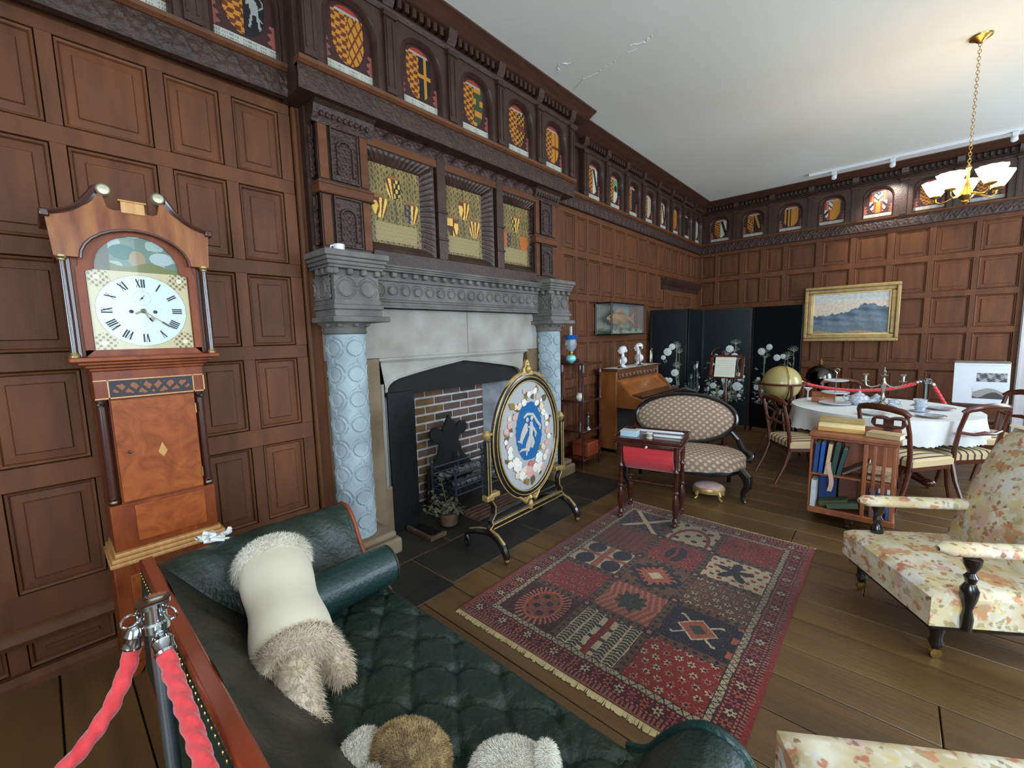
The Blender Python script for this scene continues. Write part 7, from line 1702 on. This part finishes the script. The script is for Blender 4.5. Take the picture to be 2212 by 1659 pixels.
# ------------------------------------------------------------------ far rope barrier
stanchion((0.335, 7.42, 0), 'chrome barrier post standing behind the dining table', 0.95)
stanchion((-1.0, 7.05, 0), 'chrome barrier post hidden behind the globe', 0.92)
stanchion((1.47, 6.78, 0), 'chrome barrier post just outside the right of the picture', 0.95)
rope('red rope hanging behind the tea things on the dining table', [(0.275, 7.40, 0.90), (0.19, 7.38, 0.86), (0.0, 7.32, 0.80), (-0.3, 7.24, 0.765), (-0.6, 7.16, 0.78), (-0.85, 7.09, 0.83), (-0.95, 7.06, 0.88)], r0=0.022)
rope('red rope sagging to the right below the information board', [(0.39, 7.40, 0.88), (0.43, 7.38, 0.80), (0.58, 7.28, 0.52), (0.72, 7.15, 0.40), (0.90, 7.05, 0.36), (1.05, 6.98, 0.40), (1.2, 6.9, 0.52), (1.32, 6.84, 0.66), (1.42, 6.8, 0.88)], r0=0.022)

# ------------------------------------------------------------------ whatnot with oil lamp right of the fireplace
WN = thing('whatnot', 'dark open whatnot shelves between the fireplace and the piano', 'shelf', (-2.96, 4.36, 0))
wd2 = 0.21
for z in (0.10, 0.44, 0.80, 1.24): part('shelf', MB().box(0, 0.33, -wd2, wd2, z, z+0.022), MAHOGD, WN, bev=0.005)
for x in (0.02, 0.31):
    for y in (-wd2+0.02, wd2-0.02):
        pr_ = [(0.014, 0), (0.02, 0.03), (0.012, 0.06), (0.018, 0.1)]
        for z in (0.12, 0.46, 0.82): pr_ += [(0.02, z), (0.011, z+0.05), (0.018, z+0.16), (0.011, z+0.26), (0.02, z+0.31)]
        if y < 0 or x < 0.1: pr_ += [(0.02, 1.16), (0.016, 1.24)]
        else: pr_ += [(0.02, 1.15), (0.006, 1.2)]
        part('spindle', MB().lathe(pr_, 10, (x, y, 0)), MAHOGD, WN)
part('back_gallery', MB().prism([(-wd2, 1.262), (wd2, 1.262), (wd2, 1.28), (0, 1.33), (-wd2, 1.36)], 0.0, 0.012, 'yz'), MAHOGD, WN)
OL = thing('oil_lamp', 'oil lamp with turquoise font and blue-rimmed glass shade', 'lamp', (-2.83, 4.20, 1.263))
part('font', MB().lathe([(0.02, 0), (0.03, 0.01), (0.055, 0.03), (0.06, 0.055), (0.05, 0.085), (0.02, 0.1)], 22), mat('turquoise_glass', (120, 206, 200), 0.15, coat=0.8, var=0.15, scale=12), OL)
part('burner', MB().lathe([(0.02, 0.1), (0.028, 0.115), (0.024, 0.135)], 16), BRASS, OL)
part('shade', MB().lathe([(0.03, 0.14), (0.055, 0.17), (0.068, 0.22), (0.062, 0.265), (0.06, 0.28)], 26), mat('frosted_glass', (206, 220, 228), 0.15, trans=0.6, alpha=0.75), OL)
part('shade_rim', MB().lathe([(0.06, 0.275), (0.072, 0.3), (0.088, 0.325), (0.084, 0.326), (0.066, 0.302), (0.056, 0.28)], 30), mat('blue_glass', (30, 92, 170), 0.1, coat=0.6), OL)
part('chimney', MB().lathe([(0.02, 0.14), (0.026, 0.2), (0.018, 0.28), (0.017, 0.43)], 16), mat('lamp_chimney', (206, 222, 236), 0.05, trans=0.5, alpha=0.8), OL)
jg = thing('china_jug', 'small cream china jug on the middle whatnot shelf', 'jug', (-2.74, 4.24, 0.823))
part('body', MB().lathe([(0.03, 0), (0.045, 0.025), (0.04, 0.05), (0.025, 0.07), (0.03, 0.08), (0.024, 0.078)], 18), PAPER, jg); part('handle', MB().tube([(0, 0.035, 0.07), (0, 0.06, 0.06), (0, 0.055, 0.03), (0, 0.04, 0.025)], 0.005, 6), PAPER, jg)
fg = thing('china_figurine', 'small pale figurine on the lower whatnot shelf', 'figurine', (-2.70, 4.36, 0.463))
part('base', MB().lathe([(0.04, 0), (0.04, 0.012), (0.02, 0.02)], 16), SILVER, fg); part('figure', MB().lathe([(0.02, 0.02), (0.03, 0.05), (0.018, 0.11), (0.022, 0.14), (0.01, 0.16), (0.016, 0.18), (0, 0.2)], 16), SILVER, fg)
cb_ = thing('red_brown_casket', 'red-brown wooden casket on the bottom of the whatnot', 'box', (-2.78, 4.42, 0.1225))
part('box', MB().box(-0.1, 0.12, -0.13, 0.13, 0, 0.14), mat('casket_wood', (134, 58, 30), 0.4, col2=(156, 76, 44), scale=5), cb_, bev=0.005); part('lid', MB().box(-0.105, 0.125, -0.135, 0.135, 0.14, 0.17), MATS['casket_wood'], cb_, bev=0.008)

# ------------------------------------------------------------------ chandelier
CD = thing('chandelier', 'brass five-light chandelier with frilled glass shades', 'chandelier', (0.40, 5.58, 0.0))
part('ceiling_rose', MB().lathe([(0.075, ZC-0.002), (0.07, ZC-0.015), (0.035, ZC-0.035), (0.015, ZC-0.055)][::-1], 24), BRASS, CD)
lk = MB().tube([(0.010*math.cos(a), 0, 0.017*math.sin(a)) for a in [2*PI*k/12 for k in range(12)]], 0.0026, 5, closed=True).mesh('chain_link', BRASS)
z = ZC-0.065; k = 0
while z > 2.99: put('chain_link', lk, CD, (0, 0, z), (0, 0, (k % 2)*PI/2)); z -= 0.0275; k += 1
part('stem', MB().lathe([(0.004, 3.0), (0.012, 2.98), (0.02, 2.96), (0.011, 2.93), (0.011, 2.84), (0.02, 2.82), (0.03, 2.78), (0.05, 2.73), (0.045, 2.715), (0.018, 2.69), (0.022, 2.675), (0.006, 2.655), (0, 2.65)][::-1], 20), BRASS, CD)
SHM = mat('lit_glass_shade', (255, 240, 205), 0.35, emit=((255, 222, 160), 4.0))
for k in range(5):
    a = 2*PI*k/5+math.radians(20); c, s = math.cos(a), math.sin(a)
    part('arm', MB().tube([(0.02*c, 0.02*s, 2.73), (0.07*c, 0.07*s, 2.735), (0.12*c, 0.12*s, 2.71), (0.165*c, 0.165*s, 2.70), (0.195*c, 0.195*s, 2.72), (0.2*c, 0.2*s, 2.755)], 0.008, 8), BRASS, CD)
    part('gallery', MB().lathe([(0.012, 2.75), (0.04, 2.765), (0.036, 2.775)], 16, (0.2*c, 0.2*s, 0)), BRASS, CD)
    sh = part('shade', MB().grid(lambda u, v: ((0.2*c+(0.036+0.06*v**0.8+0.006*v*math.sin(2*PI*u*10))*math.cos(2*PI*u)), 0.2*s+(0.036+0.06*v**0.8+0.006*v*math.sin(2*PI*u*10))*math.sin(2*PI*u), 2.772+0.125*v), 60, 8, cu=True), SHM, CD, smooth=80)
    l = bpy.data.lights.new('bulb', 'POINT'); l.energy = 1.6; l.color = (1.0, 0.82, 0.55); l.shadow_soft_size = 0.03
    lo = bpy.data.objects.new('bulb', l); COL.objects.link(lo); lo.parent = CD; lo.location = (0.2*c, 0.2*s, 2.93)

# ------------------------------------------------------------------ picture-light track along the back cornice
TR = thing('lighting_track', 'white ceiling lighting track with small spot fittings above the back wall', 'light fitting', (0, 8.40, 0))
TRW = mat('track_white', (214, 216, 220), 0.5, var=0.02)
part('track', MB().box(-1.15, 2.6, -0.02, 0.02, ZC-0.045, ZC-0.001), TRW, TR, bev=0.004)
for x in (-0.83, -0.16, 0.98, 1.9):
    f = part('spot_fitting', MB().box(x-0.03, x+0.03, -0.03, 0.03, ZC-0.09, ZC-0.045), TRW, TR, bev=0.006)
    part('spot_head', MB().lathe([(0.02, 0), (0.034, 0.01), (0.034, 0.07), (0.0, 0.072)], 16), TRW, f, loc=(x, 0.02, ZC-0.14), rot=(math.radians(-35), 0, 0))
sp_ = bpy.data.lights.new('picture_spot', 'SPOT'); sp_.energy = 55; sp_.color = (1.0, 0.9, 0.78); sp_.spot_size = math.radians(75); sp_.spot_blend = 0.6; sp_.shadow_soft_size = 0.03
so_ = bpy.data.objects.new('picture_spot', sp_); COL.objects.link(so_); so_.parent = TR; so_.location = (-0.16, 0.07, ZC-0.15); so_.rotation_euler = (math.radians(38), 0, 0)
